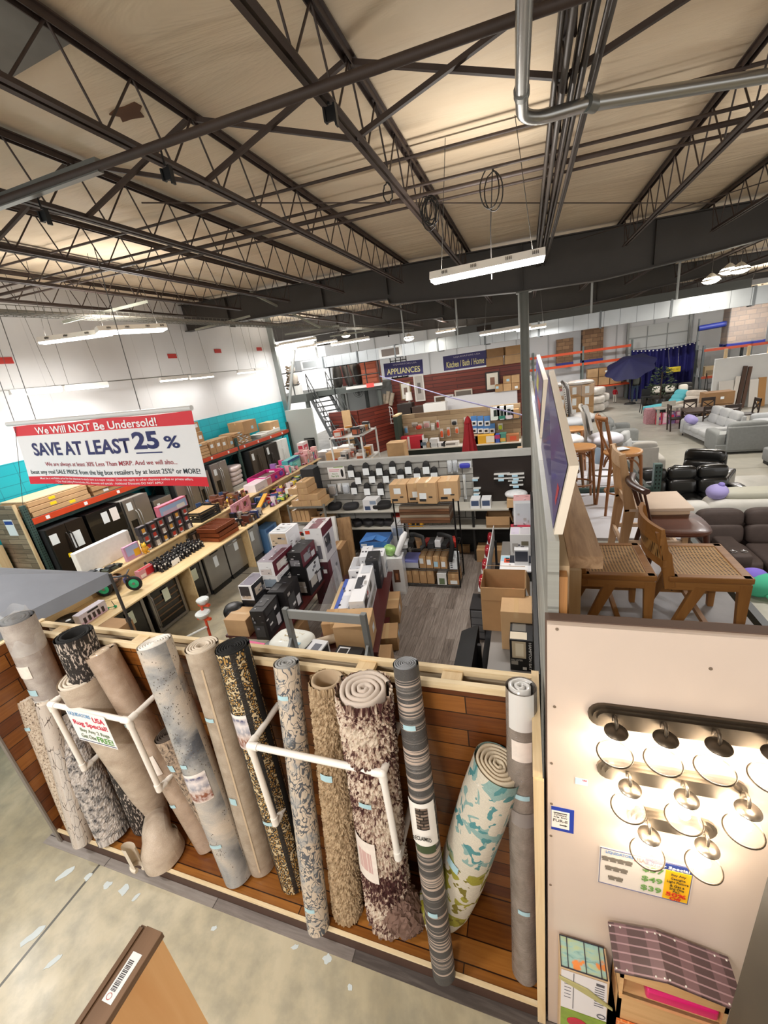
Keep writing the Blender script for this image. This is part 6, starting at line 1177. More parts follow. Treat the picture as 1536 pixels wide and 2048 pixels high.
hb = r5('lantern_box', 'black lantern box with cream lamp photo on the partition shelf', (568, 1888), (762, 1890), zs, .3, (565, 1630), '151415', [('Y-', .1, .42, .7, .96, 'b9a98c'), ('Y-', .25, .48, .6, .9, 'd8ccb2'), ('Z+', .02, .05, .75, .45, 'd9cbb4'), ('Z+', .1, .5, .7, .95, '6a665f'), ('Y-', .05, .2, .35, .32, '9a958c'), ('Y-', .55, .05, .72, .14, 'c9c5bd')])
c, d, rz = bpx(c5(568, 1888), c5(762, 1890), zs, .3, c5(565, 1630)); cx = min(c.x, .012-d[0]/2)
text('HAMPTON BAY', frame4((cx+d[0]*.38, c.y-d[1]/2-.006, zs+d[2]*.5), (0, 0, -1), (1, 0, 0)), d[2]*.9, d[0]*.12, P('d9d6d0'), hb); text('WALL LANTERN', frame4((cx-d[0]*.2, c.y-d[1]/2-.006, zs+d[2]*.36), (1, 0, 0), (0, 0, 1)), d[0]*.5, d[2]*.05, P('c9c5bd'), hb)
def rc(label, bl, br, z, depth, top, m=0, op=False):
    c, d, rz = bpx(c5(*bl), c5(*br), z, depth, c5(*top)); c.x = min(c.x, (-.06 if op else .012)-d[0]/2); return carton(label, c, d, 0, m, 'Y-', True, not op, None, op)
rc('tall tan carton with taped top behind the lantern box', (490, 1715), (752, 1715), zs, .35, (478, 1390), 1); rc('large open carton with something orange inside on the partition shelf', (372, 1555), (742, 1555), zs, .45, (360, 1185), 0, True)
q = at_z(*c5(560, 1185), 1.15); tag(MB().tube([(-.4, 4.55, .98), (-.2, 4.6, 1.0), (-.1, 4.55, .99)], .02, 6).build('orange_cable', P('d8542c', .4)), 'orange cord resting on the carton rim', 'cord')
r5('fan_carton', 'wide white and black fixture box behind the open carton', (465, 1118), (735, 1118), zs, .5, (465, 1035), 'e2e2e4', [('Y-', .0, .0, .6, 1, 'd8d2c8'), ('Y-', .58, 0, 1, .9, '18181a'), ('Z+', .3, .5, 1, 1, '2c2e38'), ('Z+', .02, .6, .3, .95, 'a9cfe0'), ('Z+', .12, .5, .3, .8, 'e0583a'), ('Z+', .05, .05, .9, .4, 'eceae8')])
r5('fixture_box', 'white box with pale pictures stacked behind the wide fixture box', (545, 905), (718, 905), zs, .45, (540, 725), 'dcdad8', [('Z+', 0, .7, 1, 1, 'b02a40'), ('Z+', .05, .05, .45, .65, 'd9cfe0'), ('Z+', .5, .05, .95, .65, 'c9c4c8'), ('Y-', .1, .2, .4, .6, 'a9a49f'), ('Y-', .55, .5, .9, .7, '77705c')])
c, d, rz = bpx(c5(605, 915), c5(712, 915), zs+.3, .2, c5(600, 850)); pbox('label_box', 'small dark labelled box leaning at the stack of white fixture boxes', 'box', (-.12, 5.75, zs+.0), (.2, .1, .42), 0, 'd5d5d6', [('Y-', .05, .55, .95, .95, '3c3e4a'), ('Y-', .1, .1, .9, .4, 'eaeaea')])
r5('fixture_box', 'white box with grey photos, second from the slat wall on the shelf', (552, 615), (702, 615), zs+.12, .5, (550, 520), 'dfe0e2', [('Z+', .05, .05, .95, .6, '8a8c92'), ('Z+', .05, .65, .95, .95, 'e8e2e0'), ('Y-', .1, .1, .5, .9, '6a6c72')]); r5('fixture_box', 'white box next to the slat wall on the partition shelf', (560, 470), (705, 470), zs+.32, .4, (555, 440), 'e4e4e6', [('Z+', .1, .1, .9, .9, 'c9cacf'), ('Z+', .3, .7, .5, .9, 'd8482c')])
pbox('fixture_box', 'white upright box crowning the shelf stack near the dark panel', 'box', (-.1, 6.9, .9), (.3, .3, .5), 0, 'dfe1e3', [('Y-', .1, .1, .9, .9, 'c4c7cc'), ('Z+', .0, .0, 1, 1, 'd0a0a0')]); pbox('fixture_box', 'white flat box beneath the upright box near the dark panel', 'box', (-.12, 6.7, zs), (.36, .4, .31), 0, 'd9dbde', [('Y-', .1, .1, .9, .9, 'b9bcc2')])
for k in range(4): 
    p = at_z(*c5(462, 560+105*k), .75-.0*k); t = thing('red_lantern', 'glossy red and white hardware pack hanging at the shelf side, %s from the dark panel' % NTH[k], 'hardware', (-.66, 6.75-.5*k, .62)); MB().cushion((0, 0, .09), (.09, .22, .2), None, 0, 5, .7).build('red_body', P('8c1420', .2, 0, .6), t); MB().lo((-.05, -.08, -.03), (.02, .1, .03)).build('label', WLAB, t)
hb_ = thing('side_hook_panel', 'row of hooks panel holding red packs along the shelf side', 'display fitting', (-.615, 6.0, .0)); MB().lo((0, -1.1, .5), (.012, 1.0, .85)).build('panel', P('d5d5d4', .5), hb_)
dr = thing('drawer_organizer', 'narrow black drawer organizer on the floor by the partition shelf', 'organizer', (-.7, 5.05, .007)); MB().lo((-.1, -.2, 0), (.1, .2, .5)).build('case', DK, dr)
for k in range(4): MB().lo((-.085, -.212, .03+.115*k), (.085, -.2, .13+.115*k)).build('drawer', plain('smoke_plastic', '6a6a6c', .2, 0, .4), dr)
bn_ = thing('black_bin', 'black angular display bin on the floor at the near end of the partition shelf', 'bin', (-.72, 3.75, .007)); MB().prism([(-.12, -.5, 0), (.1, -.5, 0), (.1, -.5, .62), (-.12, -.5, .5)], (0, 1.1, 0)).build('body', blk, bn_); MB().prism([(.02, -.52, .1), (.1, -.52, .1), (.1, -.52, .55), (.06, -.52, .5)], (0, .02, 0)).build('red_side', P('8c1420', .4), bn_)
pbox('white_board', 'white sheet material standing on the floor near the rug bay end of the shelf', 'panel', (-.38, 2.95, .582), (.22, .5, .03), 0, 'd5d2cc'); pbox('white_tray', 'white slab lying across the shelf end behind the rug bay rail', 'panel', (-.35, 2.5, .582), (.5, .2, .03), 0, 'e6e6e4')
for k, (x, y) in enumerate([(-1.02, 2.75), (-.86, 2.85)]):
    b = MB(); b.tube([(x-.06, y, .4), (x-.03, y+.02, .86), (x, y+.04, .95), (x+.04, y+.06, .95), (x+.05, y+.06, .85), (x+.03, y+.02, .4)], .016, 8); b.tube([(x-.06, y, 0), (x-.06, y, .4)], .016, 8); b.tube([(x+.03, y+.02, 0), (x+.03, y+.02, .4)], .016, 8); tag(b.build('cart_handle', blk), ['black looped cart handle standing nearer the striped rug', 'black looped cart handle nearer the partition shelf'][k], 'cart')
# signs on top of the partition
def facesign(lab, y0, y1, z0, h0, h1, lean, seed):
    'sign board standing on the partition top, printed side to the aisle'
    t = thing('wall_top_sign', lab, 'sign', (0, 0, 0)); x = .085
    a, b_, c, d = Vector((x, y0, z0)), Vector((x, y1, z0)), Vector((x+lean, y1, z0+h1)), Vector((x+lean, y0, z0+h0))
    MB().prism([a, b_, c, d], (.03, 0, 0)).build('board', P('e2d6c4', .6), t)
    def q(u, v): return a.lerp(b_, u).lerp(d.lerp(c, u), v)+Vector((-.003, 0, 0))
    MB().quad(q(.02, .03), q(.98, .03), q(.98, .97), q(.02, .97)).build('print', plain('sign_violet', '3b3270', .4, 0, .2), t)
    g = MB(); g._add([q(.06, .3)+Vector((-.002, 0, 0)), q(.55, .42)+Vector((-.002, 0, 0)), q(.06, .55)+Vector((-.002, 0, 0))], [(0, 1, 2)]); g.build('red_flash', P('b02034', .4), t)
    M_ = frame4(q(.55, .62)+Vector((-.003, 0, 0)), q(0, .5)-q(1, .5), Vector((lean, 0, h0)))
    g = MB()
    for k in range(7): u = .4+.05*k; g._add([q(u, .5)+Vector((-.002, 0, 0)), q(u+.03, .5)+Vector((-.002, 0, 0)), q(u+.036, .8)+Vector((-.002, 0, 0)), q(u+.01, .8-.1*(k % 2))+Vector((-.002, 0, 0))], [(0, 1, 2, 3)])
    g.build('yellow_print', P('c9c23a', .4), t)
    return t
facesign('violet sign board with red flash on top of the partition, next to the camera', 1.5, 2.95, 3.13, .26, .5, .05, 1)
facesign('second violet sign board farther along the partition top', 3.3, 5.4, 3.13, .42, .55, .03, 2)
tag(MB().lo((.16, 1.78, 2.84), (.3, 6.5, 2.9)).build('timber_plank', wood('rough_timber', '8a6a4c', 'c0a07c', 1, .7)), 'rough timber plank laid along the partition top', 'timber')
tag(MB().lo((.105, 1.6, 1.9), (.15, 1.68, 2.85)).build('timber_post', wood('orange_lit_pine', 'c98a4a', 'dba05c', 2, .5)), 'pine post holding up the timber plank end', 'post'); b = MB().lo((.1, 1.45, 1.9), (.13, 1.6, 2.98)).build('edge_board', wood('edge_pine', '8d6238', 'b07c48', 2, .5)); tag(b, 'pine edge board with black hooks at the partition end', 'board')  # post's wood colour has the orange lamplight painted in
for zz in (2.3, 2.5, 2.7): MB().lo((.11, 1.44, zz), (.125, 1.45, zz+.03)).build('hook', blk, b)
# ================================================================ raised furniture platform
PZ = 1.95
pf = thing('raised_platform', 'white topped rack platform carrying the chairs and stools behind the pale panel', 'platform', (0, 0, 0))
SHT = plain('white_sheet', 'd3d4db', .5, 0, 0, .04, 5); GSH = plain('grey_sheet', 'a5a6ab', .6, 0, 0, .08, 8)
for y0, y1, m in ((1.46, 3.15, GSH), (3.17, 3.93, SHT), (4.06, 5.42, SHT), (5.5, 6.9, SHT), (6.94, 9.0, SHT)): MB().lo((.16, y0, PZ-.03), (1.33, y1, PZ)).build('sheet', m, pf)
for x in (.2, 1.45):
    for y in (1.5, 5.47, 9.0): 
        up = MB().lo((x-.04, y-.04, 0), (x+.04, y+.04, 2.28 if x > 1 and 2 < y < 9 else PZ-.04)).build('upright', GRN, pf)
        if x > 1 and 2 < y < 9:
            b = MB()
            for k in range(6):
                for s in (-.018, .018): b.box((x+s, y-.0405, 2.24-.05*k), (.012, .002, .022))
            b.build('slot', HOLE, up)
for x in (.2, 1.42): MB().lo((x-.025, 1.5, PZ-.14), (x+.025, 9.0, PZ-.03)).build('beam', P('2a3230', .5), pf)
MB().lo((.16, 5.44, PZ-.02), (1.45, 5.5, PZ+.05)).build('green_tie', GRN, pf); MB().lo((.16, 3.94, PZ-.1), (1.33, 4.05, PZ-.06)).build('gap_shade', P('151616', .6), pf)  # dark strip painted in for the shade in the gap between sheets
MB().bar((.2, 4.3, .4), (1.42, 4.3, 1.75), .03, .03).build('brace', GRN, pf)
PZ += .001
# ---- rattan chairs
OAK = wood('teak_frame', '8a5c2c', 'a87840', 0, .5, .8); OAKY = wood('teak_frame_y', '8a5c2c', 'a87840', 1, .5, .8); OAKZ = wood('teak_frame_z', '855828', 'a3733c', 2, .5, .8)
def cane():
    m = NT('woven_cane'); w1 = m.n('TexWave', {'Vector': m.uv(0, 1), 'Scale': 17.}, bands_direction='X').outputs[0]; w2 = m.n('TexWave', {'Vector': m.uv(0, 1), 'Scale': 17.}, bands_direction='Y').outputs[0]
    f = m.math('MULTIPLY', w1, w2); m.col(m.ramp(f, [(.0, 'c09a62'), (.3, 'a77e48'), (.55, '3a2814')])); m.set(Roughness=.6); m.bump(m.math('SUBTRACT', 1., f), .4, .004); return m.m
CANE = cane()
def rattan_chair(label, loc, rz=0.):
    'faces local +x; origin on the floor below the seat centre'
    t = thing('rattan_chair', label, 'chair', loc, rz); X0, X1, W, H = -.22, .18, .235, .44
    def seatz(y): return H-.012*(1-(y/W)**2)
    b = MB(); b.bar((X1-.02, -W, H), (X1-.02, W, H), .05, .035); b.bar((X0+.02, -W, H), (X0+.02, W, H), .05, .035)
    for s in (-1, 1): b.bar((X0, s*(W-.02), H), (X1, s*(W-.02), H), .045, .035)
    b.build('seat_frame', OAK, t, .005)
    MB().grid(lambda u, v: Vector((X0+.035+(X1-X0-.07)*u, -W+.04+(2*W-.08)*v, H+.014-.02*math.sin(PI*u)*math.sin(PI*v))), 8, 8).build('woven_seat', CANE, t)
    for s in (-1, 1):
        y = s*(W-.03)
        b = MB(); b.bar((X0-.0, y, H-.05), (X1, y, H-.05), .035, .06); b.build('side_rail', OAK, t, .006)
        b = MB(); b.prism([(X1-.06, y-.018, H-.03), (X1+.005, y-.018, H-.03), (X1+.0, y-.018, 0), (X1-.035, y-.018, 0)], (0, .036, 0)); b.build('leg', OAKZ, t, .004)
        b = MB(); b.prism([(X0+.13, y-.018, H-.05), (X0+.2, y-.018, H-.05), (X0+.035, y-.018, 0), (X0-.005, y-.018, 0)], (0, .036, 0)); b.build('leg', OAKZ, t, .004)
        b = MB(); b.bar((X0+.05, y, .115), (X1-.02, y, .115), .026, .035); b.build('stretcher', OAK, t, .003)
        b = MB(); b.prism([(X0-.02, y-.02, H-.08), (X0+.04, y-.02, H-.06), (X0+.0, y-.02, H+.16), (X0-.035, y-.02, H+.2), (X0-.06, y-.02, H+.18)], (0, .04, 0)); b.build('back_post', OAKZ, t, .006)
    b = MB(); b.bar((X0+.1, 0, .115), (X1-.1, 0, .115), .02, .03)
    MB().bar((.0, -W+.04, .115), (.0, W-.04, .115), .026, .03).build('stretcher', OAKY, t)
    def rail(name, z, h, xo, m, nm=10):
        g = MB()
        for i in range(nm):
            y0, y1 = -W+2*W*i/nm, -W+2*W*(i+1)/nm; f = lambda y: X0+xo-.05*(1-(y/W)**2)
            g.bar((f(y0), y0, z), (f(y1), y1, z), .022, h)
        return g.build(name, m, t)
    rail('top_rail', H+.27, .1, -.06, OAKY); rail('back_rail', H+.1, .045, -.035, OAKY)
    MB().grid(lambda u, v: Vector((X0-.045-.02*v-.05*(1-(2*u-1)**2), -W+2*W*u, H+.12+.11*v)), 10, 4).build('woven_back', CANE, t)
    for s in (-1, 1): MB().bar((X0-.02, s*(W-.02), H+.08), (X0-.07, s*(W-.02), H+.3), .025, .045, (1, 0, 0)).build('back_post', OAKZ, t)
    return t
rattan_chair('rattan seat chair on the platform, seen whole in front of the brown sofa', (1.0, 2.74, PZ)); rattan_chair('rattan seat chair half hidden by the timber plank and pine post', (.53, 2.74, PZ))
pt_ = at_z(1190, 1106, PZ+.465); tg = tag(MB().box((pt_.x, pt_.y, PZ+.462), (.075, .05, .003), .1).build('price_tag', [P('3a4a6c', .4)]), 'blue and white price tag lying on the rattan seat under the plank', 'tag'); MB().box((pt_.x-.012, pt_.y, PZ+.465), (.04, .042, .001), .1).build('white_field', BLAB, tg)
tag(MB().box((.83, 2.66, PZ+.33), (.004, .05, .09), .3).build('price_tag', P('3a2c22', .6)), 'dark hang tag dangling between the two rattan chairs', 'tag')
# ---- dark spindle chair
WAL = wood('dark_walnut', '4a2414', '65341f', 0, .4, .6, .1); WALZ = wood('dark_walnut_z', '34180f', '4c2618', 2, .4, .6, .1)
sc_ = thing('spindle_chair', 'dark walnut chair with broad rounded seat and spindle back', 'chair', (1.03, 3.37, PZ), 0)
g = MB(); n = 28; out = []
for k in range(n):
    w = 2*PI*k/n; c_, s_ = math.cos(w), math.sin(w); out.append((math.copysign(abs(c_)**.55, c_)*.21, math.copysign(abs(s_)**.6, s_)*.235))
ring = lambda k, z: [(x*k, y*k, z) for x, y in out]
vs = ring(.9, .415)+ring(1., .435)+ring(.97, .45)+ring(.5, .442)
g._add(vs, [(i*n+k, i*n+(k+1) % n, (i+1)*n+(k+1) % n, (i+1)*n+k) for i in range(3) for k in range(n)], 0, True); g._add(ring(.9, .415), [tuple(range(n-1, -1, -1))]); g._add(ring(.5, .442), [tuple(range(n))], 0, True); g.build('seat', WAL, sc_)
for sx in (-1, 1):
    for sy in (-1, 1): MB().tube([(sx*.15, sy*.17, .43), (sx*.21-.02, sy*.22, 0)], [.022, .014], 10).build('leg', WALZ, sc_)
def crest(u): return Vector((-.25-.05*math.sin(PI*u), -.22+.44*u, .77))
g = MB(); g.tube([crest(i/12) for i in range(13)], .022, 8, flat=1.5); g.build('top_rail', WALZ, sc_)
for k in range(7): u = .06+.88*k/6; p = crest(u); MB().tube([(-.17-.02*math.sin(PI*u), (-.17+.34*k/6), .44), p], .009, 8).build('spindle', WALZ, sc_)
# ---- pale oak chair with a flat seat
LOK = wood('pale_oak', 'b08a62', 'cdaa82', 2, .5, .8); LOKX = wood('pale_oak_x', 'c9a98a', 'dcc2a4', 0, .5, .8)
oc = thing('oak_chair', 'tall backed pale oak chair with a flat pinkish seat', 'chair', (.98, 3.72, PZ), 0)
MB().lo((-.22, -.21, .48), (.22, .21, .505)).build('seat', plain('pale_seat', 'd9c4b0', .45, 0, 0, .03, 5), oc, .004); MB().lo((-.2, -.19, .42), (.2, .19, .48)).build('apron', LOKX, oc)
for sy in (-1, 1):
    y = sy*.19; MB().prism([(-.25, y-.018, .5), (-.17, y-.018, .5), (-.24, y-.018, 0), (-.29, y-.018, 0)], (0, .036, 0)).build('leg', LOK, oc); MB().prism([(-.25, y-.018, .48), (-.17, y-.018, .5), (-.2, y-.018, .62), (-.27, y-.018, .96), (-.31, y-.018, .95)], (0, .036, 0)).build('back_post', LOK, oc); MB().lo((.165, y-.018, 0), (.205, y+.018, .43)).build('leg', LOK, oc); MB().bar((-.25, y, .2), (.19, y, .2), .022, .035).build('stretcher', LOKX, oc)
for zz in (.2,): MB().bar((-.255, -.19, zz), (-.255, .19, zz), .022, .04).build('stretcher', LOKX, oc); MB().bar((.185, -.19, .12), (.185, .19, .12), .022, .035).build('stretcher', LOKX, oc)
g = MB()
for i in range(8): u0, u1 = -1+.25*i, -.75+.25*i; g.bar((-.285-.02*(1-u0*u0), .19*u0, .9), (-.285-.02*(1-u1*u1), .19*u1, .9), .022, .11)
g.build('top_rail', LOKX, oc); MB().prism([(-.235, -.17, .56), (-.22, -.17, .56), (-.2, -.17, .5), (-.23, -.17, .5)], (0, .34, 0)).build('back_rail', LOKX, oc)
# ---- cross back bentwood stools
BEN = plain('bentwood', '8f5c30', .4, 0, .15, .12, 9); BENS = plain('bentwood_seat', 'b5824e', .4, 0, .15, .1, 9)
def bent_stool(label, loc, rz=0., s=1.):
    t = thing('bentwood_stool', label, 'stool', loc, rz); H = .66
    g = MB(); g.lathe([(0, H-.03), (.17, H-.03), (.185, H-.01), (.18, H+.008), (.15, H+.0), (0, H-.005)], n=24, sy=1.02); g.build('seat', BENS, t)
    for sx in (-1, 1):
        for sy in (-1, 1):
            if sx > 0: MB().tube([(sx*.13, sy*.13, H-.02), (sx*.165, sy*.165, 0)], [.017, .013], 8).build('leg', BEN, t)
            else: MB().tube([(-.19, sy*.185, 0), (-.155, sy*.16, H-.05), (-.16, sy*.165, H+.1), (-.2, sy*.15, H+.3), (-.21, sy*.12, H+.38)], [.014, .018, .018, .016, .014], 8).build('leg', BEN, t)
    MB().tube([(-.17+.0*i, 0, 0) for i in ()]+[Vector((-.215-.05*math.sin(PI*i/12), -.17+.34*i/12, H+.38)) for i in range(13)], .026, 8, flat=.6).build('top_rail', BEN, t)
    for sy in (-1, 1): MB().tube([(-.16, sy*.14, H+.02), (-.2, sy*.04, H+.15), (-.235, -sy*.06, H+.27), (-.25, -sy*.11, H+.36)], .011, 6).build('cross_rail', BEN, t)
    MB().tube([(.155*math.cos(w), .155*math.sin(w), .22) for w in [2*PI*k/24 for k in range(24)]], .011, 8, closed=True).build('foot_ring', BEN, t)
    for a0 in range(4):
        w = PI/2*a0; u = Vector((math.cos(w), math.sin(w), 0)); v = Vector((-u.y, u.x, 0)); q = u*.14
        MB().tube([q-v*.14+Vector((0, 0, H-.2))]+[q+v*.13*math.sin(e)+Vector((0, 0, H-.2+.15*math.cos(e))) for e in [-1.2+.3*k for k in range(9)]]+[q+v*.14+Vector((0, 0, H-.2))], .009, 6).build('arch_brace', BEN, t)
    return t
bent_stool('bentwood cross back stool next to the partition wall', (.56, 5.18, PZ)); bent_stool('bentwood cross back stool beside the pale oak chair', (.95, 4.84, PZ), .1)
bent_stool('bentwood cross back stool half hidden behind a bentwood stool and white stool', (.6, 6.35, PZ), -.2)
def round_stool(label, loc, rz, seat, frame, back, H=.66, tall=.42, nails=False, wooden=False):
    t = thing('upholstered_stool', label, 'stool', loc, rz); fm = plain('stool_'+frame, frame, .5, 0, 0, .08, 8); sm = plain('seat_'+seat, seat, .8, 0, 0, .03, 20)
    MB().lathe([(0, H+.04), (.14, H+.04), (.19, H+.015), (.2, H-.01), (.2, H-.05), (0, H-.05)], n=26).build('seat', sm, t); MB().lathe([(.195, H-.05), (.195, H-.1), (.0, H-.1)], n=26).build('seat_frame', fm, t)
    for sx in (-1, 1):
        for sy in (-1, 1): MB().tube([(sx*.12, sy*.12, H-.09), (sx*.17, sy*.17, 0)], [.022, .016], 8).build('leg', fm, t)
    MB().tube([(.15*math.cos(w), .15*math.sin(w), .2) for w in [2*PI*k/22 for k in range(22)]], .012, 8, closed=True).build('foot_ring', fm, t)
    bk_ = MB(); bk_.grid(lambda u, v: Vector((-.19-.07*v+.05*(2*u-1)**2, (-.17+.34*u)*(1-.1*v), H+.06+tall*v*(1-.08*(2*u-1)**4))), 10, 6); bk_.grid(lambda u, v: Vector((-.225-.07*v+.05*(2*u-1)**2, (-.17+.34*(1-u))*(1-.1*v), H+.06+tall*v*(1-.08*(2*u-1)**4))), 10, 6); bb = bk_.build('backrest', plain('back_'+back, back, .7, 0, 0, .04, 14), t)
    g = MB(); g.tube([Vector((-.2, -.17, H-.05)), Vector((-.2, -.175, H+.1)), Vector((-.235, -.165, H+.06+tall*.8)), Vector((-.285, -.1, H+.06+tall)), Vector((-.29, 0, H+.06+tall*1.03)), Vector((-.285, .1, H+.06+tall)), Vector((-.235, .165, H+.06+tall*.8)), Vector((-.2, .175, H+.1)), Vector((-.2, .17, H-.05))], .016, 8); g.build('back_frame', fm, t)
    if nails:
        g = MB()
        for k in range(12): g.ball((-.22-.07*k/12, -.175+.015*k/12, H+.1+tall*.85*k/12), .008, 6)
        g.build('nail_trim', P('1c1a1a', .3, .6), bb)
    return t
round_stool('white round seat stool with white panel back by the partition wall', (.48, 5.75, PZ), .15, 'e2e0de', '7d5a3a', 'd8d5cf', .64, .3); round_stool('pale lilac grey round seat stool behind the second bentwood stool', (.9, 5.62, PZ), -.2, 'c9c8cf', '8d8880', 'b5b3ae', .66, .34)
round_stool('pale grey stool with nail studded back at the platform end', (.82, 7.4, PZ), .05, 'c3c1bf', '3a3330', 'c9c6c2', .66, .5, True); round_stool('grey blue backed stool between the nail studded stool and partition wall', (.62, 7.0, PZ), -.1, 'b9bcbf', '6f7f7c', '9fa8ac', .66, .42)
tag(MB().box((.8, 5.3, PZ+.5), (.004, .14, .2), .6).build('price_sheet', P('a9c3dc', .5)), 'pale blue price sheet hanging below the lilac grey stool', 'tag'); tag(MB().box((.92, 4.9, PZ+.671), (.18, .12, .004), .4).build('price_sheet', P('d3dde6', .5)), 'white and blue price sheet resting by the second bentwood stool', 'tag')
tag(MB().cushion((.27, 5.05, PZ+.93), (.05, .06, .1), None, 0, 4, .9).build('blue_ribbon', P('4a48b0', .5)), 'blue ribbon bow tied near the white panel backed stool', 'ribbon')
# ================================================================ furniture floor
def leather(name, c, r=.35, coat=.3): return plain(name, c, r, 0, coat, .15, 7)
def sofa(label, loc, rz, W, n, m, D=.95, back=.98, seat=.45, arm=.62, aw=.22, puff=.5, name='sofa', cat='sofa', headrest=True, legs=False, armless=()):
    'faces local -y'
    t = thing(name, label, cat, loc, rz); e = puff
    MB().lo((-W/2+.02, -D/2+.06, .06 if not legs else .14), (W/2-.02, D/2-.03, seat-.16)).build('base', m, t, .02)
    for sx in (-1, 1):
        if sx in armless: continue
        MB().cushion((sx*(W/2-aw/2), -.02, arm/2+.03), (aw, D-.06, arm-.06), None, 0, 7, .3).build('armrest', m, t)
    iw = W-(2-len(armless))*aw; x0 = -W/2+(0 if -1 in armless else aw)
    MB().lo((x0, D/2-.14, .1), (x0+iw, D/2, back-.12)).build('back_shell', m, t, .03)
    for k in range(n):
        w = iw/n; x = x0+w*(k+.5)
        MB().cushion((x, -.1, seat-.08), (w*.99, D-.22, .22), None, 0, 7, .35).build('seat_cushion', m, t)
        MB().cushion((x, D/2-.2, seat+.15), (w*.97, .24, .34), rotm(-.15), 0, 7, .5).build('back_cushion', m, t)
        if headrest: MB().cushion((x, D/2-.15, back-.14), (w*.97, .22, .3), rotm(-.1), 0, 7, .55).build('headrest', m, t)
    for sx in (-1, 1):
        for sy in (-1, 1): MB().cyl((sx*(W/2-.1), sy*(D/2-.1), 0), (sx*(W/2-.1), sy*(D/2-.1), .15), .025, 8).build('foot', P('1c1a19', .5), t)
    return t
BLL = leather('black_leather', '111111', .3, .45); BRF = plain('brown_fabric', '40342f', .7, 0, 0, .12, 12); LGR = plain('light_grey_fabric', 'a9abad', .75, 0, 0, .05, 12); MGR = plain('mid_grey_fabric', '7c7f7f', .8, 0, 0, .06, 14); WGR = plain('warm_grey_fabric', 'b3b0aa', .7, 0, 0, .05, 10)
sofa('black leather reclining sofa facing the platform', (3.02, 9.35, 0), .04, 2.1, 3, BLL, 1.0, 1.02, .46, .63, .24)
sofa('black leather recliner with rounded back behind the black sofa', (3.7, 10.8, 0), -.5, 1.2, 1, BLL, 1.0, 1.0, .45, .6, .2, name='recliner', cat='recliner')
br = sofa('dark brown reclining sofa with cup holder console, beside the platform', (3.45, 6.9, 0), .02, 2.3, 3, BRF, 1.0, 1.0, .47, .62, .2)
cs = MB().cushion((-.62, -.1, .5), (.26, .8, .24), None, 0, 6, .25).build('console', BRF, br)
for y in (-.38, -.24): MB().lathe([(.04, .0), (.045, .004), (.036, .004), (.034, -.01), (0, -.01)], (-.62+(y+.3)*.9, -.36, .625), 16).build('cup_holder', P('b5b5b5', .25, .8), cs)
sofa('mid grey fabric sofa seen from behind with a white paper tag', (6.46, 14.75, 0), PI-.02, 2.5, 2, MGR, 1.0, .92, .45, .66, .26)
tag(MB().box((5.33, 14.262, .66), (.16, .006, .1), 0).build('paper_tag', WLAB), 'white paper tag on the back corner of the mid grey sofa', 'tag')
sofa('light grey three seat sofa with a lilac cushion on it', (5.75, 16.3, 0), -PI/2+.05, 2.3, 3, LGR, 1.05, 1.0, .45, .62, .24, legs=True)
tag(MB().cushion((5.3, 16.75, .66), (.36, .4, .26), rotm(.4, .3, .4), 0, 6, .7).build('cushion', P('9a92c9', .7)), 'lilac cushion on the light grey three seat sofa', 'cushion')
sofa('light grey chaise sofa at the partition end, beyond the mid grey sofa', (7.6, 16.2, 0), -PI/2-.2, 2.2, 2, plain('pale_grey_fabric', 'b5b8bb', .75, 0, 0, .05, 12), 1.3, .98, .44, .6, .22)
om = thing('ottoman', 'dark grey ottoman block standing alone near the mid grey sofa', 'ottoman', (6.35, 12.9, 0)); MB().cushion((0, 0, .26), (.95, .8, .36), None, 0, 7, .2).build('cushion_block', plain('ottoman_grey', '77797a', .8, 0, 0, .06, 14), om); MB().lo((-.42, -.35, 0), (.42, .35, .08)).build('plinth', P('1c1c1c'), om)
sofa('pale warm grey recliner with its back to the platform', (2.85, 12.35, 0), PI, 1.0, 1, WGR, .95, 1.05, .46, .62, .2, name='recliner', cat='recliner'); sofa('light grey recliner turned toward the walkway', (3.05, 13.7, 0), 1.2, 1.0, 1, LGR, .95, 1.0, .46, .62, .2, name='recliner', cat='recliner'); sofa('mid grey loveseat last in the recliner row', (3.1, 16.6, 0), PI/2, 1.5, 1, MGR, .95, .95, .46, .65, .24, name='loveseat', cat='sofa')
# plush, mat and mattress roll
p = at_z(1512, 1205, .42); ms = thing('mattress_pad', 'wrinkled grey beige mattress pads stacked beside the platform', 'mattress', (3.0, 5.55, 0)); MB().cushion((0, 0, .1), (1.3, .9, .2), None, 0, 8, .3).build('lower_pad', plain('pad_beige', 'a8a498', .7, 0, .1, .12, 8), ms); MB().cushion((.05, .02, .27), (1.25, .85, .16), None, 0, 8, .3).build('upper_pad', plain('pad_beige2', 'b5b2a6', .7, 0, .1, .12, 8), ms)
MB().tube([(-.62, -.42, .2), (-.3, -.47, .22), (.2, -.46, .2), (.62, -.4, .21)], .07, 10).build('rolled_edge', plain('pad_edge', 'c3c1b8', .6, 0, .1, .1, 10), ms)
pz = thing('plush_toy', 'round plush with mint belly and violet back on the mattress pads', 'plush', (2.78, 5.8, .36), .3); g = MB(); g.ball((0, 0, .15), (.2, .18, .16), 18); g.build('body', P('45b08c', .85), pz); MB().ball((-.03, .07, .2), (.19, .15, .14), 16).build('violet_patch', P('7a68c8', .85), pz); MB().ball((0, -.17, .08), (.04, .05, .04), 10).build('nose', P('5ac8a0', .85), pz)
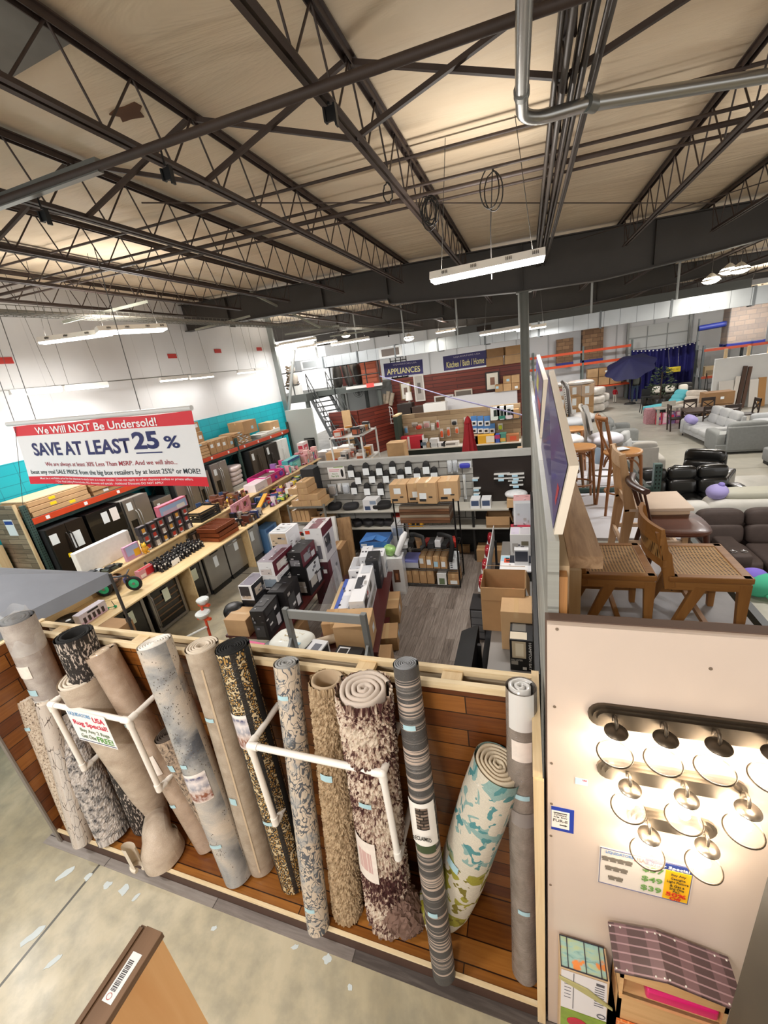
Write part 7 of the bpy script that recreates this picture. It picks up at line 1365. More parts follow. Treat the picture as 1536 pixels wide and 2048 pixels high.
wr_ = thing('mattress_roll', 'pale rolled mattress lying behind the brown sofa back', 'mattress', (3.55, 7.85, .0)); MB().cushion((0, 0, .5), (1.5, .5, 1.0), None, 0, 8, .3).build('pad', plain('pale_pad', 'c9c7be', .6, 0, .1, .05, 8), wr_); MB().cushion((.1, .0, 1.05), (1.25, .34, .14), None, 0, 6, .4).build('top_roll', P('b5b4a4', .6), wr_)
pv = thing('plush_toy', 'pale violet rounded plush on the end of the mattress roll', 'plush', (2.95, 7.8, 1.0)); MB().ball((0, 0, .1), (.16, .14, .13), 14).build('body', P('a39ad0', .85), pv); MB().ball((.04, -.02, .23), (.05, .05, .04), 8).build('ear', P('8d82c8', .85), pv)
tag(MB().cushion((2.62, 7.75, .5), (.5, .3, .9), None, 0, 6, .4).build('white_cushion_block', P('cfcdc6', .6)), 'off white padded block standing behind the brown sofa corner', 'cushion')
# dining group and display table beyond
DKW = wood('espresso', '1f1613', '35271f', 0, .4)
def table(label, loc, rz, W, D, H, m, name='table'):
    t = thing(name, label, 'table', loc, rz); MB().lo((-W/2, -D/2, H-.05), (W/2, D/2, H)).build('table_top', m, t, .005)
    for sx in (-1, 1):
        for sy in (-1, 1): MB().lo((sx*(W/2-.06)-.04, sy*(D/2-.06)-.04, 0), (sx*(W/2-.06)+.04, sy*(D/2-.06)+.04, H-.05)).build('leg', m, t)
    return t
table('dark espresso dining table among dark chairs', (6.3, 18.2, 0), -.1, 1.6, .95, .74, wood('espresso_top', '3a2c24', '54443a', 0, .4))
def dchair(label, loc, rz):
    t = thing('dining_chair', label, 'chair', loc, rz); MB().lo((-.22, -.22, .43), (.22, .22, .47)).build('seat', DKW, t)
    for sx in (-1, 1):
        MB().lo((sx*.2-.02, -.22, 0), (sx*.2+.02, -.18, .43)).build('leg', DKW, t); MB().bar((sx*.2, .2, 0), (sx*.2, .25, .98), .04, .04).build('leg', DKW, t)
    MB().bar((-.22, .25, .92), (.22, .25, .92), .03, .12).build('top_rail', DKW, t); MB().bar((-.2, .235, .55), (.2, .245, .86), .03, .03).build('cross_rail', DKW, t); MB().bar((.2, .235, .55), (-.2, .245, .86), .03, .03).build('cross_rail', DKW, t)
    return t
for x, y, rz, lab in ((5.3, 18.3, PI/2, 'dark dining chair at the walkway end of the espresso table'), (6.0, 17.45, PI, 'dark dining chair tucked in front of the espresso table, first one'), (6.6, 17.4, PI, 'dark dining chair tucked in front of the espresso table, second one'), (6.0, 19.0, 0, 'dark dining chair behind the espresso table, first one'), (6.6, 19.05, 0, 'dark dining chair behind the espresso table, second one'), (7.4, 18.1, -PI/2, 'dark dining chair at the partition end of the espresso table')): dchair(lab, (x, y, 0), rz)
dt = table('pale topped display table with pink boxes underneath', (5.45, 19.9, 0), .05, .95, .6, .66, wood('grey_wash', '9a948c', 'b5b0a8', 0, .5), 'display_table')
for k in range(12): pbox('doll_box', 'pink and violet doll box under the display table, %s of a jumble of twelve' % NTH[k], 'toy', (5.1+.23*(k % 4)+.02*(k//4), 19.7+.12*(k//4), .005+.0*(k//4)), (.2, .1, .3+.08*((k*5) % 3)), rnd.uniform(-.1, .1), ['c9384a', 'b0648a', '8a6aa8', 'd88aa8'][(k*7) % 4], [('Y-', .1, .1, .9, .6, ['a9808f', 'd8c0c8', '6a5a80'][k % 3]), ('Y-', .2, .65, .8, .95, ['d83a5a', '5a4a90', 'e6d0d4'][(k+1) % 3])])
pbox('wicker_cube', 'pinkish woven cube beside the display table legs', 'basket', (4.86, 20.1, 0), (.34, .4, .62), .05, plain('rose_weave', 'a97c84', .7, 0, 0, .4, 40))
tag(MB().box((5.5, 20.05, .76), (.5, .04, .2), .1).build('easel_print', P('a8a49a', .5)), 'pale picture frame standing on the display table', 'picture frame')
AQ = plain('aqua_fabric', '4fa8b4', .7, 0, 0, .06, 10)
ch_ = thing('chaise', 'turquoise chaise lounge with ribbed raised back', 'chaise', (5.95, 22.1, 0), -1.1)
MB().cushion((0, -.3, .36), (.7, 1.3, .2), None, 0, 7, .35).build('seat', AQ, ch_); 
for k in range(3): MB().cushion((0, .5+.13*k, .5+.17*k), (.7, .2, .26), rotm(-.7), 0, 6, .5).build('back_cushion', AQ, ch_)
MB().lo((-.3, -.85, .0), (.3, .6, .25)).build('base', P('3a3a3a'), ch_)
sofa('cream leather power recliner beyond the display table', (6.6, 21.3, 0), -.9, 1.3, 1, leather('cream_leather', 'c3b9ad', .45, .1), 1.1, 1.0, .45, .55, .2, name='recliner', cat='recliner')
for k in range(2): carton('dark brown furniture carton behind the dining set, %s' % ('lower one' if k == 0 else 'upper one'), (7.35, 20.7, .5*k), (1.0, .6, .48), 0, 2, 'Y-', True, False)
# white partition with boards leaning
wr2 = tag(MB().lo((7.75, 22.4, 0), (12.5, 22.55, 2.12)).build('wall_furniture_partition', plain('partition_white', 'd9dad8', .6, 0, 0, .02, 3)), 'white partition wall behind the dining set', 'wall', None, 'structure')
for x in (8.1, 8.9, 9.6): MB().lo((x-.05, 22.43, 2.12), (x+.05, 22.52, 2.5)).build('stud_end', PINEZ, wr2)
for k, (x, w, h, c, lab) in enumerate([(7.55, .5, 1.2, 'd0ccc6', 'pale upholstered board with brown edge leaning on the white partition'), (7.95, .14, 1.75, '4a3326', 'tall dark brown rail leaning on the white partition'), (8.12, .12, 1.7, '5a3f30', 'second dark brown rail leaning on the white partition'), (7.78, .16, 1.35, 'd8d3cb', 'narrow white rail leaning on the white partition'), (8.45, .3, 1.15, 'dcd8d2', 'white padded board leaning on the white partition'), (8.72, .26, 1.2, 'b3854f', 'orange brown film wrapped board leaning on the white partition')]):
    M_ = rotm(-.16, .12 if 'rail' in lab else 0.); b = MB(); b.box((0, 0, h/2), (w, .07, h)); b.v = [tuple(M_ @ Vector(v)+Vector((x*1.07+.1, 22.05, .0))) for v in b.v]; tag(b.build('leaning_board', P(c, .6)), lab, 'board')
# ================================================================ far side: plank wall, red wall, mezzanine, ducts, racks
YW = 14.8
WPL = planks('oak_plank_display', ['8a7358', 'a68d6c', 'bba483'], 1.3, .17, 0, 2, .6, '5c4a36', (1.5, 26))
ww = thing('plank_display', 'pale oak plank display wall beyond the slatted wall', 'display wall', (0, 0, 0)); MB().lo((-4.4, YW, .0), (-.22, YW+.1, 2.02)).build('plank_panel', WPL, ww); MB().lo((-4.55, YW-.6, 0), (-4.4, YW+.1, 2.05)).build('end_panel', P('2b3a30', .6), ww); MB().lo((-4.55, YW-.62, 2.05), (-4.4, YW+.1, 2.1)).build('end_cap', PINEY, ww)
MB().lo((-4.4, YW-.5, .78), (-.22, YW, .82)).build('shelf', P('d9d4c9', .5), ww); MB().lo((-4.4, YW-.42, 0), (-.22, YW-.02, .76)).build('dark_base', P('16241d', .6), ww); MB().lo((-1.0, YW-.3, 1.55), (-.22, YW, 1.57)).build('upper_shelf', P('2a2a2a'), ww)
def cz(x, y): return (740+x/4.8, 700+y/4.8)
def onw(x, y): p = at_y(*cz(x, y), YW-.04); return p
HW = [(348, 765, .14, .28, '5f9cc4', 'sky blue carded tool at the dark end of the plank wall'), (430, 715, .22, .16, '8d8276', 'brown packed tool near the dark end of the plank wall'), (470, 735, .28, .2, 'c8432c', 'red orange packed tool on the plank wall'), (545, 715, .24, .24, 'b58a86', 'rose packed tool on the plank wall'), (605, 735, .16, .26, 'd2d0c8', 'white packed tool on the plank wall'), (652, 712, .1, .3, 'b5322a', 'slanted red pack on the plank wall'), (690, 800, .12, .34, 'd0521f', 'orange bottle pack low on the plank wall'), (755, 785, .12, .34, 'd0521f', 'orange bottle pack between the low orange pack and the red umbrella'), (835, 770, .12, .24, 'cf5a2a', 'orange pack half behind the red umbrella'), (810, 695, .2, .2, '1d1d20', 'round black pack on the plank wall above the orange bottles'), (940, 690, .26, .34, 'e3e2e0', 'white pack with dark print beside the red umbrella'), (1252, 735, .16, .22, 'c2cf2e', 'lime green pack under the upper shelf of the plank wall')]
for x, y, w, h, c, lab in HW:
    p = onw(x, y); t = thing('tool_pack', lab, 'hardware', p); MB().lo((-w/2, -.015, -h/2), (w/2, .0, h/2)).build('card', P('d3cec6', .5), t); MB().cushion((0, -.05, -.02), (w*.8, .08, h*.7), None, 0, 4, .6).build('tool', skin(c), t)
for r, (y, xs) in enumerate(((680, (998, 1060, 1125)), (752, (1000, 1060, 1115, 1172)))):
    for k, x in enumerate(xs):
        p = onw(x, y); t = thing('blue_pack', 'blue carded pack, %s from the red umbrella in the plank wall %s row' % (NTH[k], ('upper', 'lower')[r]), 'hardware', p); MB().lo((-.1, -.03, -.17), (.1, 0, .17)).build('blue_card', P('4f86c8', .4), t); MB().lo((-.09, -.06, -.16), (.09, -.03, .0)).build('white_front', P('e3e6ea', .5), t); MB().lo((-.05, -.062, -.12), (.05, -.06, -.04)).build('window', blk, t)
for k, (x, w, h, c, d) in enumerate([(405, .85, .46, 'c8283c', [('Y-', .35, 0, .45, 1, 'e6e0de'), ('X+', 0, 0, 1, 1, 'dcdad6')]), (520, .24, .3, 'd3d6d8', [('Y-', .1, .3, .9, .7, '5c6f80')]), (570, .18, .18, 'b89a78', []), (620, .3, .3, 'dfe0e0', [('Y-', .1, .1, .9, .45, 'c9cbcc')]), (690, .28, .14, 'e2e2e2', [('Y-', .5, .1, .9, .9, '3a3a3c')]), (780, .55, .14, 'dcd8d2', [('Y-', .2, .3, .8, .7, '77706a')]), (1000, .3, .3, 'b08f6a', [('Y-', .3, .5, .7, .9, 'e0e0de')]), (1110, .7, .28, 'e0a92c', [('Y-', .55, .1, .95, .9, 'e8e0cf')]), (1228, .22, .28, '3b55a8', [('Y-', .1, .5, .9, .95, 'b03a6a')]), (1280, .22, .3, '4a8a7c', [('Y-', .1, .1, .9, .5, 'd0a24a')]), (1370, .42, .24, 'b0754e', [('Y-', .3, .2, .8, .8, 'd0583a')])]):
    p = at_y(*cz(x, 900), YW-.3); pbox('product_box', '%s product box on the long shelf of the plank wall' % ['red and white twin', 'grey blue', 'small tan', 'pale twin stacked', 'white and black', 'long off white', 'open brown', 'wide yellow', 'violet and blue', 'green and ochre', 'rusty brown'][k], 'box', (p.x, YW-.28, .821), (w, .3, h), 0, c, d)
for k, (x, c) in enumerate([(1205, 'd9e2da'), (1268, '2f7a66'), (1335, 'd8c9cf')]): p = at_y(*cz(x, 650), YW-.15); pbox('product_box', 'white box with %s print on the upper shelf of the plank wall' % ['grey', 'green', 'pink'][k], 'box', (p.x, YW-.16, 1.571), (.3, .26, .42), 0, 'e3e5e3', [('Y-', .1, .05, .9, .3, c), ('Y-', .35, .3, .7, .8, '24302c')])
carton('brown carton in the corner of the plank wall upper shelf', (-.4, YW-.16, 1.571), (.26, .26, .3), 0, 0, 'Y-', False)
carton('tall brown carton standing by the dark end of the plank wall', at_y(*cz(272, 1010), 13.6).xy.to_3d(), (.62, .5, 1.28), 0, 1, 'Y-'); pbox('paper_bundle', 'bundle of brown paper rolls leaning on the round column', 'paper', (-.05, 12.6, 0), (.5, .35, 1.0), 0, 'a3876a', [('Y-', .3, 0, .36, 1, '6a543e'), ('Y-', .6, 0, .68, 1, '6a543e')])
for k, (x, w) in enumerate([(390, .8), (560, .35), (770, .6), (1105, .5), (1365, .6)]):
    p = at_y(*cz(x, 985), 13.9); pbox('floor_box', '%s box low in front of the plank wall base' % ['flat white', 'small grey', 'brown and white', 'tan and white', 'last brown'][k], 'box', (p.x, 13.9, 0), (w, .4, .45), 0, ['d6d6d3', 'a9a9a5', 'a98a62', 'b59a72', 'b08f6a'][k], [('Z+', .1, .1, .8, .8, ['c3c3c0', '6a6a68', 'd8d6d0', 'dcdad4', 'c09c72'][k])])
# closed red umbrella
YU = 9.4; pu, pv_ = at_y(935, 833, YU), at_y(935, 906, YU)
ru = thing('closed_umbrella', 'closed red market umbrella standing behind the slatted wall', 'umbrella', (pu.x, YU, 0)); zt_ = pu.z
g = MB(); N = 32
def fold(k, z, r): w = 2*PI*k/N; rr = r*(1+.22*math.cos(w*8)); return (rr*math.cos(w), rr*math.sin(w), z)
lev = [(zt_-.02, .015), (zt_-.1, .05), (zt_-.16, .07), (zt_-.45, .1), (zt_-.8, .15), (zt_-1.1, .2), (zt_-1.25, .2)]
g._add([fold(k, z, r) for z, r in lev for k in range(N)], [(i*N+k, (i+1)*N+k, (i+1)*N+(k+1) % N, i*N+(k+1) % N) for i in range(len(lev)-1) for k in range(N)], 0, True); g.build('canopy_cloth', plain('red_cloth', '9c1620', .7, 0, 0, .08, 8), ru)
MB().lathe([(.0, zt_+.02), (.05, zt_-.03), (.09, zt_-.14), (.085, zt_-.15)], n=20).build('top_cap', P('a81a24', .7), ru); MB().cyl((0, 0, .05), (0, 0, zt_), .02, 10).build('pole', P('4a3a30'), ru); MB().lathe([(0, .06), (.2, .05), (.24, 0)], n=20).build('stand_base', P('2a2a2a'), ru)
# white shelf with small goods left of it
wsx = at_y(705, 868, 10.4); wt = thing('white_shelf_unit', 'white framed shelf unit with jumbled packs past the counter end', 'shelf', (-4.6, 10.6, 0))
for x in (-.45, .45):
    for y in (-.6, .6): MB().lo((x-.02, y-.02, 0), (x+.02, y+.02, 2.2)).build('post', P('dfe0de', .4), wt)
for z in (.7, 1.45, 2.15): MB().lo((-.47, -.62, z), (.47, .62, z+.03)).build('shelf', P('d3d3d0', .5), wt)
for z0, sd, nm in ((2.181, 31, 'top'), (1.481, 33, 'middle')):
    r = random.Random(sd)
    for k in range(10): h = ['c8583a', '2a2c30', 'd8cfc8', 'c9872c', 'b8b2ac', '9c8f86'][r.randrange(6)]; pbox('small_pack', 'small pack on the %s board of the white shelf unit, %s in line' % (nm, NTH[k]), 'hardware', (-4.85+.5*(k % 2), 10.1+.1*k, z0), (.2, .12, r.uniform(.1, .26)), r.uniform(-.4, .4), h, [('X+', .1, .1, .9, .7, ['d8d4ce', '8a4a3a', '3a3c40'][k % 3]), ('Y-', .1, .1, .9, .7, ['c9c4be', 'a8583a', '4a4c50'][k % 3])])
carton('wide tan carton at the far end of the toy counter', (-5.75, 11.9, 1.0), (.75, .6, .45), .05, 1, 'Y-', False); tbl = thing('goods_table', 'table under the wide tan carton at the counter end', 'table', (-5.6, 12.0, 0)); MB().lo((-.6, -.5, .95), (.7, .6, .998)).build('table_top', PLY, tbl)
for sx in (-.55, .65):
    for sy in (-.45, .55): MB().lo((sx-.03, sy-.03, 0), (sx+.03, sy+.03, .95)).build('leg', PLY, tbl)
for k in range(8): pbox('small_box', 'white and coloured small box in front of the wide tan carton, %s of eight' % NTH[k], 'box', (-6.1+.16*k, 11.6-.04*(k % 3), .999), (.13, .12, .16+.05*(k % 3)), rnd.uniform(-.3, .3), ['dfe0e2', 'd8cfc8', 'c9482c', 'e0d24a', 'a9c9dc', 'dcdcdc', 'e3a48a', '3a3c40'][k], [('Y-', .1, .1, .9, .6, ['7a8a9a', 'c8583a', 'e0d0c0', '3a7a4a', 'e8eef2', '8a8a90', 'c84a4a', 'b8b8ba'][k])])
for k in range(3): pbox('white_box', 'white carton beyond the toy counter, %s' % ['next to the grey oven panel', 'middle of three', 'next to the wide tan carton'][k], 'box', (-6.75+.42*k, 12.75, .0), (.4, .5, 1.32+.06*k), 0, 'dadbdc', [('Y-', .2, .6, .8, .9, 'b9bcc0')])
# grey panel with wall oven
op = thing('oven_panel', 'pale grey panel housing a black double wall oven', 'display panel', (-8.1, 13.95, 0)); MB().lo((-.62, -.03, 0), (.52, .05, 2.72)).build('panel', P('b9bfbc', .45), op)
for z0, z1 in ((.25, 1.05), (1.15, 1.62)): o = MB().lo((-.02, -.06, z0), (.42, -.03, z1)).build('oven_door', BLKA, op); MB().lo((.0, -.09, z1-.07), (.4, -.06, z1-.04)).build('handle', INOX, o)
# red clapboard wall with signs
RW_ = planks('red_clapboard', ['5c2217', '6e2b1e', '7a3324'], 3., .16, 0, 2, .5, '35120c', (.6, 8), gap=.012); RWY = planks('red_clapboard_wing', ['5c2217', '6e2b1e', '7a3324'], 3., .16, 1, 2, .5, '35120c', (.6, 8), gap=.012)
YR2 = 19.5
rw = thing('clapboard_display', 'dark red clapboard display wall under the department signs', 'display wall', (0, 0, 0)); MB().lo((-6.1, YR2, 0), (-.1, YR2+.12, 3.16)).build('clapboard', RW_, rw)
wa, wb2 = at_y(715, 821, 17.2), at_y(792, 799, 19.45); MB().bar((wa.x, wa.y, wa.z/2), (wb2.x, wb2.y, wa.z/2), .1, wa.z).build('wing', RWY, rw); MB().bar((wa.x-1.6, wa.y+.4, wa.z/2), (wa.x, wa.y, wa.z/2), .1, wa.z).build('wing', RW_, rw)
def deptsign(lab, x0, y0, x1, y1, words_, small, Y=YR2-.05):
    a, b = at_y(x0, y0, Y), at_y(x1, y1, Y); h = .62; t = thing('department_sign', lab, 'sign', a); d = b-a; M_ = frame4(d/2+Vector((0, 0, h/2)), d, (0, 0, 1)); L = d.length
    g = MB(); g.m = M_; g.lo((-L/2, -h/2, -.02), (L/2, h/2, 0)); g.build('board', P('2c2568', .4), t); text(words_, M_ @ Matrix.Translation((0, -.08, .006)), L*.86, h*.42, P('e8e0a0', .4), t, bold=.015); text(small, M_ @ Matrix.Translation((.1, h*.33, .006)), L*.6, h*.12, P('c9c4d8', .4), t)
deptsign('blue department sign reading appliances on top of the red wall', 770, 755, 847, 747, 'APPLIANCES', 'LIQUIDATORS USA'); deptsign('blue department sign reading kitchen bath home on top of the red wall', 888, 742, 975, 730, 'Kitchen / Bath / Home', 'LIQUIDATORS USA')
for k, (x, y, w, h, fr, mat, pic, lab) in enumerate([(812, 782, .52, .8, '8a7048', 'e6e2d8', '7a6458', 'gold framed print of an urn on the red wall'), (839, 776, .48, 1.2, 'e0dcd6', 'b9b3ad', '6c6460', 'tall white framed print on the red wall'), (985, 762, .6, .8, '2a2322', 'e6e2d4', '8a6450', 'white print of an arch in thin dark frame on the red wall'), (928, 799, .8, .9, 'c9c0b2', '6d655c', 'd8d4cc', 'framed picture of shelves on the red wall'), (889, 808, .9, .8, 'e2dfdb', '5a4a38', 'c0a884', 'white framed mirror low on the red wall')]):
    p = at_y(x, y, YR2-.03); t = thing('framed_picture', lab, 'picture', p); MB().lo((-w/2, -.05, -h/2), (w/2, .02, h/2)).build('frame', P(fr, .4), t); MB().lo((-w/2+.06, -.055, -h/2+.06), (w/2-.06, -.05, h/2-.06)).build('mount', P(mat, .5), t); MB().lo((-w*.16, -.06, -h*.2), (w*.16, -.055, h*.2)).build('image', P(pic, .5), t)
p = at_y(898, 805, YR2-.1); t = thing('white_tub_panel', 'long white panels lying against the red wall foot', 'panel', (-2.6, YR2-.5, 0)); MB().lo((-.9, -.1, 0), (2.2, .1, 2.1)).build('panel', P('d3d3d8', .4), t)
for k, (x, y, w, h, c, lab) in enumerate([(873, 820, 1.0, .7, 'dcdcdb', 'white bath fixture in front of the red wall'), (838, 822, .6, .5, '3a2a22', 'small dark vanity in front of the red wall'), (815, 825, .7, .9, '241a16', 'black vanity cabinet in front of the red wall')]):
    p = at_y(x, y, YR2-1.0); b = MB(); b.lo((p.x-w/2, YR2-1.4, 0), (p.x+w/2, YR2-.9, p.z+h/2)); tag(b.build('vanity', P(c, .4), None, .02), lab, 'vanity')
lamp_ = at_y(820, 808, YR2-1.1); t = thing('table_lamp', 'white drum shade lamp standing on the black vanity', 'lamp', (lamp_.x, YR2-1.15, at_y(815, 825, YR2-1.0).z+.45)); MB().lathe([(.16, .1), (.13, .45)], n=18).build('shade', P('dcdad6', .6), t); MB().lathe([(0, 0), (.08, .0), (.03, .06), (.03, .2), (0, .2)], n=12).build('base', P('a9a49c'), t)
for k in range(5): carton('brown carton on the white panels before the red wall, %s from the column' % NTH[k], (-.45-.34*(k % 3), YR2-.5, 2.1+.31*(k//3)), (.32, .4, .3), 0, k % 2, 'Y-', k % 2 == 0, False)
aw_ = at_y(783, 805, 19.0); t = thing('arched_window', 'small white arched window frame on the red wing wall', 'window', (aw_.x-.1, aw_.y-.12, aw_.z-.95)); g = MB(); g.tube([(-.14, 0, 0), (-.14, 0, .55)]+[(-.14*math.cos(w), 0, .55+.22*math.sin(w)) for w in [PI*k/10 for k in range(11)]]+[(.14, 0, 0), (-.14, 0, 0)], .022, 6); g.cyl((0, 0, 0), (0, 0, .76), .014, 6); 
for z in (.2, .4, .56): g.cyl((-.14, 0, z), (.14, 0, z), .012, 6)
g.build('frame', P('e8e8e6', .4), t)
for k in range(3): tag(MB().lo((aw_.x-.75+.0*k, aw_.y-.9, aw_.z-.95+.3*k), (aw_.x-.6, aw_.y-.86, aw_.z-.68+.3*k)).build('small_print', P(['c9c9d6', 'a9a9bb', 'd6d2d8'][k], .5)), 'pale blue grey print on the red wing wall, %s of three' % ['lowest', 'middle', 'highest'][k], 'print')
rbp = at_y(774, 803, 19.0)
for k in range(3): tag(MB().cyl(rbp+Vector((-.25+.2*k, 0, -.2)), rbp+Vector((-.1+.2*k, .1, .35+.1*(k % 2))), .1, 10).build('rolled_bundle', plain('bundle_tan', '9c9080', .8, 0, 0, .25, 6)), 'rolled tan bundle stuck behind the red wing wall, %s of three' % NTH[k], 'bundle')
for k in range(4): carton('brown carton stacked on top of the red wall near the column, %s' % ['lower near one', 'lower far one', 'upper near one', 'upper far one'][k], (-1.3+.75*(k % 2), YR2+.06, 3.161+.36*(k//2)), (.7, .5, .35), .1*k, k % 3, 'Y-', False, False)
# mezzanine with stair
MG = plain('mezzanine_grey', '4d524f', .5, 0, 0, .06, 4)
mz = thing('mezzanine', 'grey steel storage mezzanine above the rear of the appliance wall', 'mezzanine', kind='structure')
MB().lo((-13, 17.4, 2.75), (-9.6, 22.5, 3.1)).build('deck', MG, mz); MB().lo((-9.6, 18.6, 2.85), (-6.3, 22.5, 3.1)).build('deck', MG, mz); 
for x, y in ((-11.1, 17.6), (-9.7, 17.6), (-8.4, 18.8), (-6.5, 18.8), (-8.4, 22), (-6.5, 22)): MB().lo((x-.08, y-.08, 0), (x+.08, y+.08, 2.8)).build('post', MG, mz)
g = MB()
for z in (3.55, 4.1): g.cyl((-12.6, 17.45, z), (-9.9, 17.45, z), .025, 6); g.cyl((-9.0, 18.65, z), (-6.3, 18.65, z), .025, 6)
for x in (-12.2, -11.2, -10.2): g.cyl((x, 17.45, 3.1), (x, 17.45, 4.1), .025, 6)
for x in (-8.8, -7.9, -7.0, -6.35): g.cyl((x, 18.65, 3.1), (x, 18.65, 4.1), .025, 6)
g.build('railing', P('2a2d2d', .5), mz)
st = thing('steel_stair', 'dark steel open riser stair coming down from the mezzanine', 'stair', kind='structure'); T_, B_ = Vector((-9.75, 19.0, 2.95)), Vector((-6.95, 15.9, .1)); d = B_-T_; hz = Vector((d.x, d.y, 0)).normalized(); sd_ = Vector((-hz.y, hz.x, 0))*.5
for s in (-1, 1): MB().bar(T_+sd_*s, B_+sd_*s, .05, .28).build('stringer', P('2c3031', .5), st)
for k in range(13): q = T_+d*(k+.7)/13.5; MB().bar(q-sd_, q+sd_, .26, .04).build('tread', P('3a3f40', .5), st)
g = MB()
for s in (-1, 1):
    for h in (.55, 1.0): g.cyl(T_+sd_*s+Vector((0, 0, h)), B_+sd_*s+Vector((0, 0, h)), .02, 6)
    for k in range(5): q = T_+sd_*s+d*k/4; g.cyl(q, q+Vector((0, 0, 1.0)), .02, 6)
g.build('handrail', P('1f2223', .5), st)
bw2 = tag(MB().lo((-10.4, 22.5, 0), (-6.2, 22.6, 2.84)).build('wall_below_mezzanine', plain('grey_block', 'b9bdbb', .6, 0, 0, .03, 2)), 'pale grey block wall below the mezzanine', 'wall', None, 'structure')
MB().lo((-9.9, 22.46, 0), (-9.8, 22.5, 2.8)).build('pipe_strip', WT, bw2); MB().lo((-8.0, 22.46, 0), (-7.9, 22.5, 2.8)).build('pipe_strip', WT, bw2)
fp = at_y(718, 783, 22.3); t = thing('wall_fan', 'round wire cage wall fan below the mezzanine', 'fan', fp); g = MB()
for r in (.1, .2, .3): g.tube([(r*math.cos(w), -.12+.2*(.3-r)*-1, r*math.sin(w)) for w in [2*PI*k/20 for k in range(20)]], .012, 5, closed=True)
g.build('cage', P('6a6d6c', .4, .5), t); g = MB()
for k in range(4): w = PI/2*k; g.box((.13*math.cos(w), -.05, .13*math.sin(w)), (.2, .01, .12), 0, 0, rotm(.4, w))
g.build('blade', P('8f9290', .4, .5), t); MB().cyl((0, -.08, 0), (0, .2, 0), .06, 10).build('motor', P('3a3c3c'), t)
for k, (x, c, h, lab) in enumerate([(-9.6, 'd6d8d9', 1.0, 'white washer under the mezzanine, next to the stair'), (-8.9, '2a2c2e', 1.7, 'black refrigerator under the mezzanine'), (-8.2, 'b9bcbe', 1.65, 'silver refrigerator under the mezzanine'), (-7.5, 'dcdddd', 1.0, 'white dryer under the mezzanine'), (-6.85, 'a3a6a8', 1.75, 'grey refrigerator under the mezzanine, beside the red wing')]):
    t = thing('appliance', lab, 'appliance', (x, 20.3, 0)); MB().lo((-.33, -.3, 0), (.33, .35, h)).build('body', P(c, .35), t, .02); MB().lo((-.31, -.33, .05), (.31, -.3, h*.97)).build('door', P(c, .3), t); MB().lo((.2, -.37, h*.5), (.23, -.33, h*.8)).build('handle', INOX, t)
ap_ = at_y(678, 830, 16.6); tag(MB().lo((ap_.x-.05, 17.0, 0), (ap_.x+.35, 17.05, 2.2)).build('tan_panel', CB[1]), 'tan sheet leaning behind the stair handrail', 'panel')
# things stored on the mezzanine
t = thing('easel_picture', 'yellow framed picture standing on the mezzanine edge', 'picture', (-11.4, 17.55, 3.1)); MB().lo((-.38, -.03, .1), (.38, .03, 1.1)).build('frame', P('c08a2a', .4), t); MB().lo((-.3, -.035, .2), (.3, -.03, 1.02)).build('mount', P('5c5a58'), t); MB().lo((-.14, -.04, .4), (.14, -.035, .85)).build('image', P('c9c6c0'), t)
tag(MB().lo((-11.35, 17.5, 2.62), (-11.05, 17.56, 3.06)).build('yellow_sheet', P('d8a51e', .5)), 'bright yellow panel under the yellow framed picture', 'panel')
t = thing('wire_sculpture', 'large tan coiled wicker form on the mezzanine', 'sculpture', (-10.6, 18.1, 3.1)); g = MB()
for k in range(9): g.tube([((.3+.04*math.sin(k))*math.cos(w)*(1.1-.08*k), (.25)*math.sin(w)*(1.1-.08*k), .3+.12*k+.05*math.sin(2*w+k)) for w in [2*PI*q/18 for q in range(18)]], .03, 5, closed=True)
g.build('coil', P('7d6c56', .8), t)
t = thing('statue', 'pale stone statue on a white plinth on the mezzanine edge', 'statue', (-10.25, 17.7, 3.1)); MB().lo((-.25, -.2, 0), (.25, .2, .4)).build('plinth', P('d6d6d2', .5), t); g = MB(); g.cushion((0, 0, .75), (.4, .35, .6), None, 0, 6, .8); g.ball((.03, -.02, 1.15), (.14, .14, .17), 10); g.build('figure', plain('stone', 'a39a8e', .8, 0, 0, .2, 6), t)
for k in range(7):
    x = -12.2+.1*k if k < 2 else -9.8+.35*k; lab = 'dark shrouded bundle stored on the mezzanine, %s from the side wall' % NTH[k]; b = MB(); b.cushion((x, 18.3+.3*(k % 3) if x < -9.6 else 19.4+.3*(k % 3), 3.1+.55), (.32, .4, 1.1+.2*(k % 3)), rotm(.05*k, .1, k), 0, 5, .7); tag(b.build('stored_bundle', plain('bundle_%d' % (k % 3), ['26221f', '3a3430', '4f4a44'][k % 3], .8, 0, 0, .3, 5)), lab, 'bundle')
t = thing('orange_dresser', 'tall orange brown slatted dresser on the mezzanine', 'dresser', (-7.0, 19.4, 3.1)); MB().lo((-.4, -.3, 0), (.4, .3, 1.35)).build('case', P('9c4a28', .5), t)
for k in range(6): MB().lo((-.36, -.32, .08+.21*k), (.36, -.3, .26+.21*k)).build('drawer', P('b0583a', .5), t)
tag(MB().lo((-9.2, 20.8, 3.1), (-7.6, 21.0, 4.4)).build('maroon_panel', P('4a1c14', .6)), 'wide maroon panel stored at the back of the mezzanine', 'panel')
t = thing('lattice_screen', 'black lattice screen at the mezzanine end above the red wall', 'screen', (-5.9, 20.4, 3.2)); g = MB()
for x in (-.4, -.13, .13, .4): g.lo((x-.02, -.02, 0), (x+.02, .02, 1.2))
for z in (.3, .75, 1.15): g.lo((-.42, -.02, z), (.42, .02, z+.04))
